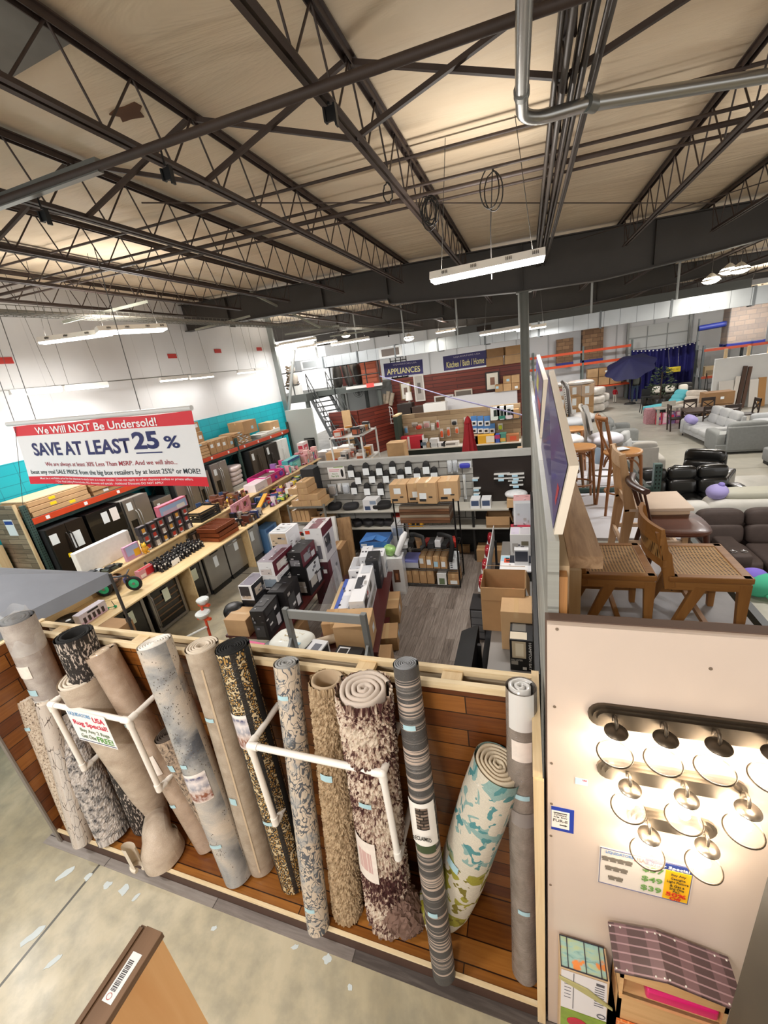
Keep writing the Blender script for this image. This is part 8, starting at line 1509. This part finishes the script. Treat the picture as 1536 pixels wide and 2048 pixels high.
g.build('frame', P('1e1e1f'), t); MB().lo((-.42, -.1, -.06), (.42, .1, 0)).build('foot', P('1e1e1f'), t)
tag(MB().lo((-8.0, 18.4, 3.0), (-6.2, 18.46, 3.12)).build('white_header', P('dcdcda')), 'white header strip over the opening below the mezzanine', 'trim'); tag(MB().lo((-6.95, 18.36, 2.98), (-6.6, 18.4, 3.16)).build('lit_sign', glow('red_sign', 'd8403a', .8)), 'small red lit sign on the white header strip', 'sign')
# metal duct
dm = plain('duct_metal', 'b3b8bb', .35, .6, 0, .06, 1.5); dk = plain('duct_seam', '6f7477', .4, .6)
du = thing('air_duct', 'long rectangular galvanised air duct hung across the rear of the hall', 'duct', kind='structure')
a_, b_ = Vector((-10.7, 19.0, 4.36)), Vector((9.8, 14.9, 4.2)); dd = (b_-a_); L = dd.length; un = dd.normalized()
MB().bar(a_, b_, .6, .46).build('duct', dm, du)
for k in range(12): q = a_+un*(L*k/11.); MB().bar(q-un*.03, q+un*.03, .66, .52).build('flange', dk, du)
g = MB()
for k in range(46): q = a_+un*(L*(k+.5)/46); g.bar(q-un*.006, q+un*.006, .604, .464)
g.build('seam', dk, du)
for k, (x, y) in enumerate([(621, 722), (794, 696)]):
    q = a_+un*((at_y(x, y, 18.5).x-a_.x)/un.x); nrm = Vector((un.y, -un.x, 0)); t_ = MB().bar(q+nrm*.305-un*.55, q+nrm*.305+un*.55, .02, .4).build('grille', P('dfe2e4', .4), du); MB().bar(q+nrm*.318-un*.42, q+nrm*.318+un*.42, .01, .28).build('louvre', P('8f9496' if k == 0 else '6a5f58', .5), t_)
for k in range(9): q = a_+un*(L*(k+.6)/9.); MB().cyl(q+Vector((0, 0, .2)), Vector((q.x, q.y, roof_z(q.x)-.1)), .035, 8).build('hanger_pipe', P('a8acac', .4, .4), du)
d2 = thing('air_duct', 'second shorter duct with a dark grille behind the round column', 'duct', kind='structure'); MB().bar((-3.2, 22.0, 4.75), (8, 21.0, 4.7), .6, .6).build('duct', plain('duct_dull', '6f7270', .5, .4), d2); MB().lo((1.6, 21.3, 4.6), (2.8, 21.33, 4.95)).build('grille', P('3a332e'), d2); MB().lo((-2.2, 21.55, 4.6), (-1.4, 21.6, 4.95)).build('grille', P('3a332e'), d2)
# cable basket of wire mesh
cbk = thing('cable_tray', 'grey wire mesh cable tray running along the roof near the side wall', 'cable tray', kind='structure'); p0, p1, p2 = Vector((-7.6, 1.5, 5.3)), Vector((-6.7, 10.5, 5.25)), Vector((-5.0, 20.0, 5.15)); g = MB()
for a, b in ((p0, p1), (p1, p2)):
    n_ = int((b-a).length/.12); s_ = Vector((1, 0, 0))
    for o in (-.15, -.05, .05, .15): g.bar(a+s_*o, b+s_*o, .008, .008)
    for o in (-.16, .16): g.bar(a+s_*o+Vector((0, 0, .1)), b+s_*o+Vector((0, 0, .1)), .008, .008)
    for k in range(n_): q = a.lerp(b, k/n_); g.bar(q-s_*.16, q+s_*.16, .007, .007); g.bar(q-s_*.16, q-s_*.16+Vector((0, 0, .1)), .007, .007); g.bar(q+s_*.16, q+s_*.16+Vector((0, 0, .1)), .007, .007)
g.build('mesh', P('77766f', .5, .4), cbk); g = MB()
for k in range(6): o = -.12+.05*k; g.tube([p0+Vector((o, 0, .03)), p1+Vector((o, 0, .04)), p2+Vector((o, 0, .03))], .014, 5)
g.build('cable', P('8d887d', .6), cbk)
for k, (x0, y0, x1, y1, Y0, Y1) in enumerate([(125, 645, 295, 603, 5.6, 6.9), (500, 585, 640, 655, 10.2, 12.5), (390, 660, 500, 632, 9.2, 10.2), (570, 669, 678, 651, 13, 13.6), (660, 673, 748, 660, 13.6, 14)]):
    a, b = at_y(x0, y0, Y0), at_y(x1, y1, Y1); tag(MB().bar(a, b, .05, .045).build('strut_channel', P('a3a597', .45, .3)), ['pale strut channel above the high bay light', 'pale strut channel running under the deep girder', 'pale strut channel between girder and side wall', 'pale strut channel above the bright stair light', 'pale strut channel close to the duct grille'][k], 'channel', None, 'structure')
# warehouse racks on the end wall
YK = 28.6; or2 = plain('bright_orange_beam', 'e2562a', .4)
kr = thing('warehouse_rack', 'bright orange beamed pallet rack on the end wall', 'rack', (0, 0, 0))
for x in (.4, 3.2, 5.75):
    for y in (YK, YK+.8): MB().lo((x-.05, y-.05, 0), (x+.05, y+.05, 3.3)).build('upright', P('6d7876', .5), kr)
for x0, x1 in ((-1.6, .4), (.4, 3.2), (3.2, 5.75)):
    for z in (2.22, 2.92): MB().lo((x0+.05, YK-.06, z), (x1-.05, YK, z+.14)).build('beam', or2, kr)
BPAL = P('20287a', .5)
def palletload(lab, x, y, z, w, d, h, m, film=False):
    t = thing('pallet_load', lab, 'pallet', (x, y, z)); 
    for k in range(3): MB().lo((-w/2, -d/2+d*.42*k, 0), (w/2, -d/2+d*.42*k+.12, .1)).build('runner', BPAL, t)
    MB().lo((-w/2, -d/2, .1), (w/2, d/2, .13)).build('pallet_top', BPAL, t); MB().lo((-w/2+.02, -d/2+.02, .13), (w/2-.02, d/2-.02, h)).build('stacked_goods', m, t)
    if film: MB().cushion((0, 0, .13+(h-.1)/2), (w*1.04, d*1.04, h*1.03), None, 0, 8, .12).build('stretch_film', CLEAR, t)
    return t
BRK = planks('carton_courses', ['6d5038', '7f6044', '8f6f50'], .4, .22, 0, 2, .7, '4a3524', (2, 8), gap=.01)
palletload('tall pallet of brown cartons on the end wall rack', 3.7, YK+.35, 2.37, 1.15, .8, 2.45, BRK); palletload('shorter pallet of brown cartons on the end wall rack, beside the column', 2.2, YK+.35, 2.37, .95, .8, 1.5, BRK); pbox('stored_bale', 'wrapped bale stored above the end wall beside the red wall top', 'box', (-.6, 28.6, 2.37), (1.6, .7, .9), 0, 'a39688', [('Y-', .1, .2, .5, .8, '8d7f70')])
for k in range(6): carton('tan carton under the bright orange rack, %s' % ['bottom first', 'bottom second', 'bottom third', 'upper first', 'upper second', 'upper third'][k], (3.75+.62*(k % 3), YK+.2, .95+.5*(k//3)), (.58, .6, .48), 0, k % 2, 'Y-', k % 2 == 0, False)
t = thing('rack_shelf_board', 'board level under the tan cartons of the orange rack', 'shelf', (4.4, YK+.2, .85)); MB().lo((-1.1, -.4, .0), (1.3, .4, .08)).build('board', or2, t); MB().lo((-1.0, -.35, -.85), (-.95, .35, 0)).build('leg', P('6d7876'), t); MB().lo((1.2, -.35, -.85), (1.25, .35, 0)).build('leg', P('6d7876'), t)
# wrapped pallets behind the stools
FILM = plain('stretch_wrap', 'cfcac4', .25, 0, .6, .15, 3)
for k, (x, w) in enumerate([(1.35, 1.05), (2.45, 1.1)]):
    t = thing('wrapped_pallet', 'film wrapped pallet of cartons behind the stools, %s the partition wall' % ('nearer' if k == 0 else 'farther from'), 'pallet', (x, 22.6, 0)); MB().lo((-w/2, -.5, 0), (w/2, .5, .13)).build('pallet', PINE, t)
    for r in range(3):
        for q in range(2): c_ = MB().lo((-w/2+w/2*q+.01, -.5, .14+.52*r), (w/2*q-.01, .5, .65+.52*r)).build('carton', CB[(r+q) % 2], t); MB().lo((-w/2+w/2*q+.15, -.505, .25+.52*r), (-w/2+w/2*q+.33, -.5, .58+.52*r)).build('shipping_label', WLAB, c_)
    MB().grid(lambda u, v: Vector((-w/2*1.05+w*1.05*u, -.56+.05*math.sin(19*u+3*v), 1.78+.12*math.sin(7*u)-.55*v*v)), 20, 6).build('film_flap', CLEAR, t); MB().cushion((0, 0, 1.78), (w*1.05, 1.0, .22), None, 0, 8, .7).build('film_top', FILM, t)
    if k == 0: MB().lo((-.1, -.51, 1.5), (.25, -.505, 1.62)).build('red_strip', P('b02a2a'), t)
for k in range(5): tag(MB().cushion((3.4+.3*(k % 2), 24.5+.6*(k % 2), .25+.42*(k//2)), (.9, .7, .42), rotm(0, 0, k), 0, 5, .5).build('film_bundle', FILM), 'white film wrapped bundle in the heap by the walkway, %s' % ['lowest near', 'lowest far', 'middle near', 'middle far', 'topmost'][k], 'bundle')
# curtain, blue umbrella, overhead door
CUR = plain('blue_curtain', '12105c', .75, 0, 0, .1, 3)
cu_ = thing('curtain', 'deep blue curtain with pale grommets hung before the overhead door', 'curtain', (0, 0, 0)); zt0 = 2.8
MB().grid(lambda u, v: Vector((5.6+3.1*u, 27.9+.09*math.sin(u*58), .02+(2.72-.35*math.sin(PI*u)*.35)*v)), 150, 8).build('cloth', CUR, cu_)
for k in range(16): MB().cyl((5.7+.19*k, 27.84, 2.68-.12*math.sin(PI*k/15)), (5.7+.19*k, 27.8, 2.68-.12*math.sin(PI*k/15)), .035, 8).build('grommet', P('dfe0e0', .4), cu_)
MB().cyl((5.5, 27.9, 2.78), (8.8, 27.9, 2.78), .012, 6).build('wire', WT, cu_)
ys = at_y(1347, 739, 27.5); t = thing('yellow_sign', 'yellow paper sign hung in front of the blue curtain', 'sign', ys); MB().lo((-.33, -.01, -.14), (.33, .0, .14)).build('sheet', P('e8d23a', .5), t); text('EMPLOYEES ONLY', frame4((0, -.014, 0), (1, 0, 0), (0, 0, 1)), .52, .1, P('8a6a1c'), t)
for s in (-1, 1): MB().cyl((s*.2, 0, .14), (s*.26, 27.9-ys.y, 2.78-ys.z), .008, 5).build('cord', WT, t)
uc = at_y(1262, 738, 26.3); bu = thing('blue_umbrella', 'open navy market umbrella tilted in front of the curtain', 'umbrella', (5.35, 26.2, 0)); M_ = rotm(.45, -.25); g = MB(); R = 1.25
g.grid(lambda u, v: M_ @ Vector((R*v*math.cos(6.2832*u)*(.94+.06*math.cos(6.2832*u*8)), R*v*math.sin(6.2832*u)*(.94+.06*math.cos(6.2832*u*8)), .5-.5*v**1.4))+Vector((-.1, 0, 1.95)), 48, 8); g.build('canopy', plain('navy_cloth', '0c0e3c', .75, 0, 0, .1, 2), bu); MB().cyl((0, 0, 0), (-.1, 0, 2.2), .025, 8).build('pole', P('3a3a3a'), bu); MB().lathe([(.0, .08), (.25, .06), (.3, 0)], n=18).build('stand_base', P('2a2a2a'), bu)
dr2 = thing('door_overhead', 'white panelled overhead loading door behind the blue curtain', 'door', (7.2, 29.4, 0), kind='structure'); MB().lo((-1.5, -.06, 0), (1.45, .06, 3.95)).build('panel', P('c9cdcc', .5), dr2)
for x in (-.55, .45): MB().lo((x-.02, -.08, 0), (x+.02, -.06, 3.9)).build('stile', P('8d9190'), dr2)
for z in (.7, 1.6, 2.5, 3.3): MB().lo((-1.5, -.09, z), (1.45, -.06, z+.07)).build('rib', P('9ca09f'), dr2)
for x in (-1.55, 1.5): MB().lo((x-.05, -.15, 0), (x+.05, .0, 4.3)).build('track', WT, dr2)
# people
def person(name, lab, loc, h, rz, top, legs, hair, shoes, skin_='c49a7a', pack=None, hood=False):
    t = thing(name, lab, 'person', loc, rz); s = h/1.75
    J = [(0, 0, .95), (0, .0, 1.12), (0, .01, 1.3), (0, .01, 1.44), (0, -.01, 1.52), (0, -.02, 1.6), (0, -.02, 1.7),
         (.19, .01, 1.4), (.24, .0, 1.15), (.22, -.12, .95), (.21, -.16, .87), (-.19, .01, 1.4), (-.24, .0, 1.15), (-.22, -.12, .95), (-.21, -.16, .87),
         (.1, 0, .88), (.11, -.02, .5), (.11, .02, .1), (.11, -.12, .04), (-.1, 0, .88), (-.11, -.03, .5), (-.11, .01, .1), (-.11, -.13, .04)]
    E = [(0, 1), (1, 2), (2, 3), (3, 4), (4, 5), (5, 6), (3, 7), (7, 8), (8, 9), (9, 10), (3, 11), (11, 12), (12, 13), (13, 14), (0, 15), (15, 16), (16, 17), (17, 18), (0, 19), (19, 20), (20, 21), (21, 22)]
    RR = [.15, .15, .17, .12, .06, .1, .085, .075, .055, .045, .035, .075, .055, .045, .035, .1, .075, .055, .045, .1, .075, .055, .045]
    me = bpy.data.meshes.new('body'); me.from_pydata([Vector(p)*s for p in J], E, []); o = bpy.data.objects.new('body', me); COL.objects.link(o); o.parent = t
    m = NT('figure_'+name); z = m.n('SeparateXYZ', {0: m.tc.outputs['Object']}).outputs[2]; zn = m.math('DIVIDE', z, h)
    m.col(m.ramp(zn, [(0, shoes), (.05, legs), (.54, top), (.855, skin_)], True)); m.set(Roughness=.8); me.materials.append(m.m)
    sk = o.modifiers.new('skin', 'SKIN'); sb = o.modifiers.new('sub', 'SUBSURF'); sb.levels = sb.render_levels = 1
    for v, r in zip(me.skin_vertices[0].data, RR): v.radius = (r*s, r*s*.85)
    me.skin_vertices[0].data[0].use_root = True
    MB().ball((0, .012*s, 1.655*s), (.1*s, .115*s, .12*s), 14).build('hood' if hood else 'hair', P(hair, .8), t)
    if pack: MB().cushion((0, .17*s, 1.22*s), (.3*s, .16*s, .42*s), None, 0, 6, .5).build('backpack', P(pack, .7), t)
    return t
person('person', 'person in dark jacket and jeans wearing a grey backpack, seen from behind', at_z(1268, 806, 0), 1.72, PI+.05, '1b1c1e', '34455c', '15151a', 'd8d5d0', pack='5a5d55', hood=True); bpy.data.objects['person'].rotation_euler = (0, 0, PI)
person('child', 'small child in a red top and pale trousers beside the walkway', at_z(1229, 806, 0), .88, PI*.8, 'b81c2a', 'c9c4b8', '2a2320', '3a3a3c')
# tree, benches and dark stored goods before the curtain
tp = at_z(1322, 812, 0); t = thing('artificial_pine', 'bushy artificial pine in a dark pot before the blue curtain', 'plant', (6.25, 24.2, 0)); MB().lathe([(0, 0), (.18, 0), (.24, .4), (.0, .38)], n=16).build('pot', P('1c1c1d', .5), t); MB().cyl((0, 0, .3), (0, 0, 1.7), .035, 7).build('stem', P('3a2a1e'), t)
g = MB(); r = random.Random(9)
for k in range(420):
    z = r.uniform(.55, 1.85); w = r.uniform(0, 6.283); rr = (.12+.5*(1.9-z)**.7)*r.uniform(.45, 1.05); q = Vector((rr*math.cos(w), rr*math.sin(w), z+r.uniform(-.05, .08))); u = Vector((math.cos(w), math.sin(w), r.uniform(-.2, .7))).normalized()*r.uniform(.1, .2); v = u.cross(Vector((r.uniform(-1, 1), r.uniform(-1, 1), 1))).normalized()*.035; g._add([q-v*.4, q+u*.5-v, q+u, q+u*.5+v], [(0, 1, 2, 3)], 0)
g.build('needles', plain('pine_green', '35452f', .8, 0, 0, .3, 6), t)
sofa('dark sofa with cream cushions half hidden behind the artificial pine', (6.9, 25.2, 0), -.2, 2.4, 3, leather('dark_olive', '2c2a24', .6, 0), .95, .95, .45, .6, .22)
for k in range(3): tag(MB().cushion((6.35+.55*k, 25.3-.1*k, .72), (.4, .2, .36), rotm(-.3), 0, 5, .6).build('cushion', P('d5d0c4', .7)), 'cream cushion on the dark sofa behind the artificial pine, %s' % NTH[k], 'cushion')
t = thing('bar_stool', 'black metal bar stool standing at the walkway before the pine', 'stool', (5.35, 22.9, 0)); MB().lo((-.18, -.18, .72), (.18, .18, .76)).build('seat', blk, t)
for sx in (-1, 1):
    for sy in (-1, 1): MB().cyl((sx*.15, sy*.15, .72), (sx*.2, sy*.2, 0), .018, 6).build('leg', blk, t)
MB().lo((-.18, .15, .76), (.18, .18, 1.1)).build('backrest', blk, t)
# grey steel rack at the right rear
rr2 = thing('warehouse_rack', 'dark steel storage rack with orange beams behind the white partition', 'rack', (0, 0, 0))
for x in (8.3, 10.2, 12.2):
    for y in (25.6, 26.5): MB().lo((x-.05, y-.05, 0), (x+.05, y+.05, 2.6)).build('upright', P('4a4f50', .5), rr2)
    MB().bar((x, 25.6, .6), (x, 26.5, 2.0), .03, .03).build('brace', P('4a4f50', .5), rr2)
for x0, x1 in ((8.3, 10.2), (10.2, 12.2)):
    for z in (1.0, 2.3): MB().lo((x0, 25.55, z), (x1, 25.62, z+.12)).build('beam', P('8f3a22', .5), rr2); MB().lo((x0, 25.62, z+.08), (x1, 26.5, z+.11)).build('shelf', P('9a9c9c', .5), rr2)
palletload('tall film wrapped pallet of brown cartons on top of the dark steel rack', 9.95, 26.0, 2.42, 1.5, .9, 1.75, BRK, True)
t = thing('blue_roll_rack', 'blue padded roll held between posts above the dark steel rack', 'rack', (8.7, 26.0, 2.42)); MB().cyl((-.6, 0, 1.0), (.6, 0, 1.05), .13, 14).build('blue_roll', P('24348c', .5), t)
for x in (-.6, .6): MB().lo((x-.03, -.03, 0), (x+.03, .03, 1.45)).build('post', P('4a4f50'), t)
for k in range(4): pbox('stored_box', 'stored box on the lower level of the dark steel rack, %s from the curtain' % NTH[k], 'box', (8.75+.62*k, 26.0, 1.112), (.55, .6, .45+.12*(k % 2)), 0, ['8d7a5c', 'b59a72', 'c9cbcb', 'd3d4d4'][k], [('Y-', .1, .1, .9, .6, ['6a5a44', 'a98c62', 'b5b8b8', 'c0c3c3'][k])])
for k in range(4):
    t = thing('metal_chair', 'black metal framed chair stacked before the dark steel rack, %s from the curtain' % NTH[k], 'chair', (8.4+.38*k, 24.6, 0)); g = MB()
    for sx in (-.16, .16): g.tube([(sx, -.2, 0), (sx, -.18, .9), (sx, .1, 1.35), (sx, .22, 0)], .016, 6)
    g.tube([(-.16, -.18, .9), (.16, -.18, .9)], .016, 6); g.build('frame', blk, t); MB().lo((-.18, -.2, .45), (.18, .2, .49)).build('seat', blk, t)
# blue string line from the column sign to the red wall
tag(MB().tube([at_y(760, 752, 18.2), at_y(905, 795, 13.5).lerp(at_y(905, 797, 13.5), .5), at_y(1056, 833, 11.2)], .02, 6).build('string_line', P('a9a6d6', .5)), 'pale violet cord stretched from the red wall to the partition', 'cord')
tag(MB().cyl(at_y(588, 700, 15.2), at_y(576, 840, 15.2), .06, 10).build('drain_pipe', P('a3a6a4', .4, .3)), 'grey downpipe at the end of the side wall', 'pipe', None, 'structure')
# ================================================================ near the camera: board end, dark post, play pieces below the pale panel
SAM = wood('sample_laminate', '5c4430', '7d614a', 1, .4, .7, .15); TAN = wood('tan_sample', 'dfa468', 'efc088', 2, .5, .4)
nb = thing('floor_sample_board', 'near upright tan board with brown laminate top edge and barcode sticker', 'display board', (0, 0, 0)); ZN = 2.62
MB().lo((-.895, -1.2, 0), (-.835, .325, ZN-.012)).build('board', TAN, nb); b = MB(); b.lo((-.9, -1.2, ZN-.012), (-.832, .33, ZN)); b.lo((-.9, -1.2, ZN), (-.888, .325, ZN+.004)); b.lo((-.88, -1.2, ZN), (-.832, .33, ZN+.006)); b.build('laminate_edge', SAM, nb, .001)
sk_ = MB(); sk_.m = None; lb = MB(); lb.lo((-.872, .205, ZN+.006), (-.845, .285, ZN+.0068)); lb = lb.build('barcode_sticker', P('d9d8d6', .35), nb, .0003); g = MB(); r = random.Random(4); y = .222
while y < .27: w = r.uniform(.0006, .002); g.lo((-.868, y, ZN+.0068), (-.854, y+w, ZN+.0071)); y += w+r.uniform(.0006, .0018)
g.build('bar', P('3c3a3c'), lb); g = MB(); g.tube([(-.861+.006*math.cos(w), .214+.005*math.sin(w), ZN+.007) for w in [2*PI*k/14 for k in range(14)]], .0006, 4, closed=True); g.build('red_mark', P('b0524a'), lb)
tag(MB().lo((.6, .78, 0), (.85, .95, 2.5)).build('timber_post', plain('dark_olive_paint', '3f3a30', .5, 0, 0, .1, 6)), 'dark olive painted post close to the camera at the pale panel', 'post')
# aquarium play box
ab = thing('play_box', 'tall printed play box with aquarium picture top leaning by the pale panel', 'toy', (.21, 1.285, 0)); MB().lo((-.105, -.06, 0), (.11, .06, .94)).build('box', P('d8b890', .5), ab)
def aqua():
    m = NT('aquarium_print'); o = m.tc.outputs['Object']; c = m.ramp(m.noise(m.sc((6, 22, 6)), 2., 3, .6, .6), [(.3, '5f8a86'), (.5, '8fb3ad'), (.7, 'a8b58a')]); v = m.noise(o, 17., 2); c = m.mix(m.ramp(v, [(.6, (0,)*3), (.66, (1,)*3)]), c, 'd8813c'); m.col(c); m.set(Roughness=.2, Coat_Weight=.5); return m.m
tp_ = MB().lo((-.1, -.058, .94), (.1, .058, .944)).build('aquarium_print', aqua(), ab); g = MB()
for x in (-.1, -.068, .012, .078, .1): g.lo((x-.002, -.06, .943), (x+.002, .06, .948))
for y in (-.06, .06): g.lo((-.102, y-.002, .943), (.102, y+.002, .948))
g.build('dark_bar', P('2c2a34'), tp_)
g = MB(); g.quad((-.1, -.062, .58), (.11, -.062, .58), (.1, -.062, .925), (-.1, -.062, .925)); sh = g.build('white_sheet', P('e3dede', .4), ab); g = MB()
for k in range(9): g.lo((.05, -.064, .86-.02*k), (.092, -.0625, .863-.02*k))
for k in range(6): g.lo((-.085, -.064, .84-.03*k), (-.055, -.0625, .842-.03*k))
g.lo((-.045, -.064, .6), (-.042, -.0625, .92)); g.lo((.055, -.064, .88), (.09, -.0625, .9)); g.tube([(.085+.018*math.cos(w), -.064, .615+.018*math.sin(w)) for w in [2*PI*k/16 for k in range(16)]], .002, 4, closed=True); g.build('print_line', P('55535a'), sh)
MB().prism([(-.11, -.07, .85), (.13, -.07, .72), (.13, -.07, .735), (.02, -.07, .83), (-.11, -.07, .87)], (0, .006, 0)).build('name_banner', P('b3ab72', .4), ab); MB().lo((-.1, -.063, .3), (.11, -.061, .575)).build('green_print', plain('green_meadow', '7f9a2c', .4, 0, .2, .25, 14), ab); MB().ball((-.02, -.064, .47), (.05, .004, .05), 14).build('red_flower', P('b8243c', .5), ab)
# small play house
ph = thing('play_house', 'small wooden play house with plaid brown roof and hot pink tray', 'toy', (.55, 1.25, 0)); PWD = wood('play_pine', 'c99a66', 'dfb580', 0, .5, .8)
W_, y0, y1, zw, zr_ = .2, -.06, .08, 1.12, 1.2
MB().lo((-W_, y0, .76), (W_, y0+.012, .96)).build('front_panel', PWD, ph); MB().lo((-W_, y0, 0), (-W_+.015, y1, zw+.05)).build('side_panel', PWD, ph); MB().lo((W_-.015, y0, 0), (W_, y1, zw)).build('side_panel', PWD, ph); MB().lo((-W_, y1-.012, 0), (W_, y1, zw)).build('back_panel', PWD, ph); MB().lo((-W_, y0-.01, .945), (W_, y1, .96)).build('ledge', PWD, ph)
MB().prism([(-W_, y0, zw-.03), (W_, y0, zw-.05), (W_, y0, zw-.0), (0, y0, zr_-.03), (-W_, y0, zw+.02)], (0, .012, 0)).build('gable', PWD, ph)
def plaid():
    m = NT('plaid_roof'); x = m.n('TexWave', {'Vector': m.uv(0, 1), 'Scale': 2.6, 'Distortion': 0.}, bands_direction='X').outputs[0]; y = m.n('TexWave', {'Vector': m.uv(0, 1), 'Scale': 10., 'Distortion': 0.}, bands_direction='Y').outputs[0]
    c = m.mix(m.ramp(x, [(.62, (0,)*3), (.68, (.6,)*3)]), '4a383a', '75595e'); c = m.mix(m.ramp(y, [(.9, (0,)*3), (.94, (.6,)*3)]), c, 'a98c92'); m.col(c); m.set(Roughness=.35, Coat_Weight=.2); return m.m
PLD = plaid(); xr = -.035
for a, b_, za, zb in ((-W_-.03, xr, zw+.05, zr_+.01), (xr, W_+.04, zr_+.01, zw+.04)):
    rfp = MB().prism([(a, y0-.025, za), (b_, y0-.025, zb), (b_, y0-.025, zb+.012), (a, y0-.025, za+.012)], (0, y1-y0+.035, 0)).build('roof_board', PLD, ph)
    g = MB()
    for u in (.04, .25, .8, .96):
        for yy in (y0-.015, y1-.005): g.ball((a+(b_-a)*u, yy, za+(zb-za)*u+.013), (.005, .005, .003), 6)
    g.build('rivet', P('d9d4cc', .3, .5), rfp)
MB().lo((-.09, y0+.01, .962), (W_-.02, y1-.02, 1.03)).build('pink_tray', P('d81f6c', .35), ph, .01)
MB().lo((-W_-.0, y0-.012, .5), (-.06, y0-.004, .755)).build('orange_print', planks('orange_circles', ['c9541c', 'e07a3a', 'd8642a'], .03, .03, 0, 2, .4, 'f0a468'), ph); MB().lo((0.02, y0-.012, .5), (W_-.06, y0-.004, .74)).build('teal_print', plain('teal_white_print', '7fa9a6', .4, 0, 0, .5, 22), ph)
MB().lo((-W_, y0, 0), (W_, y1, .76)).build('base_cabinet', PWD, ph)
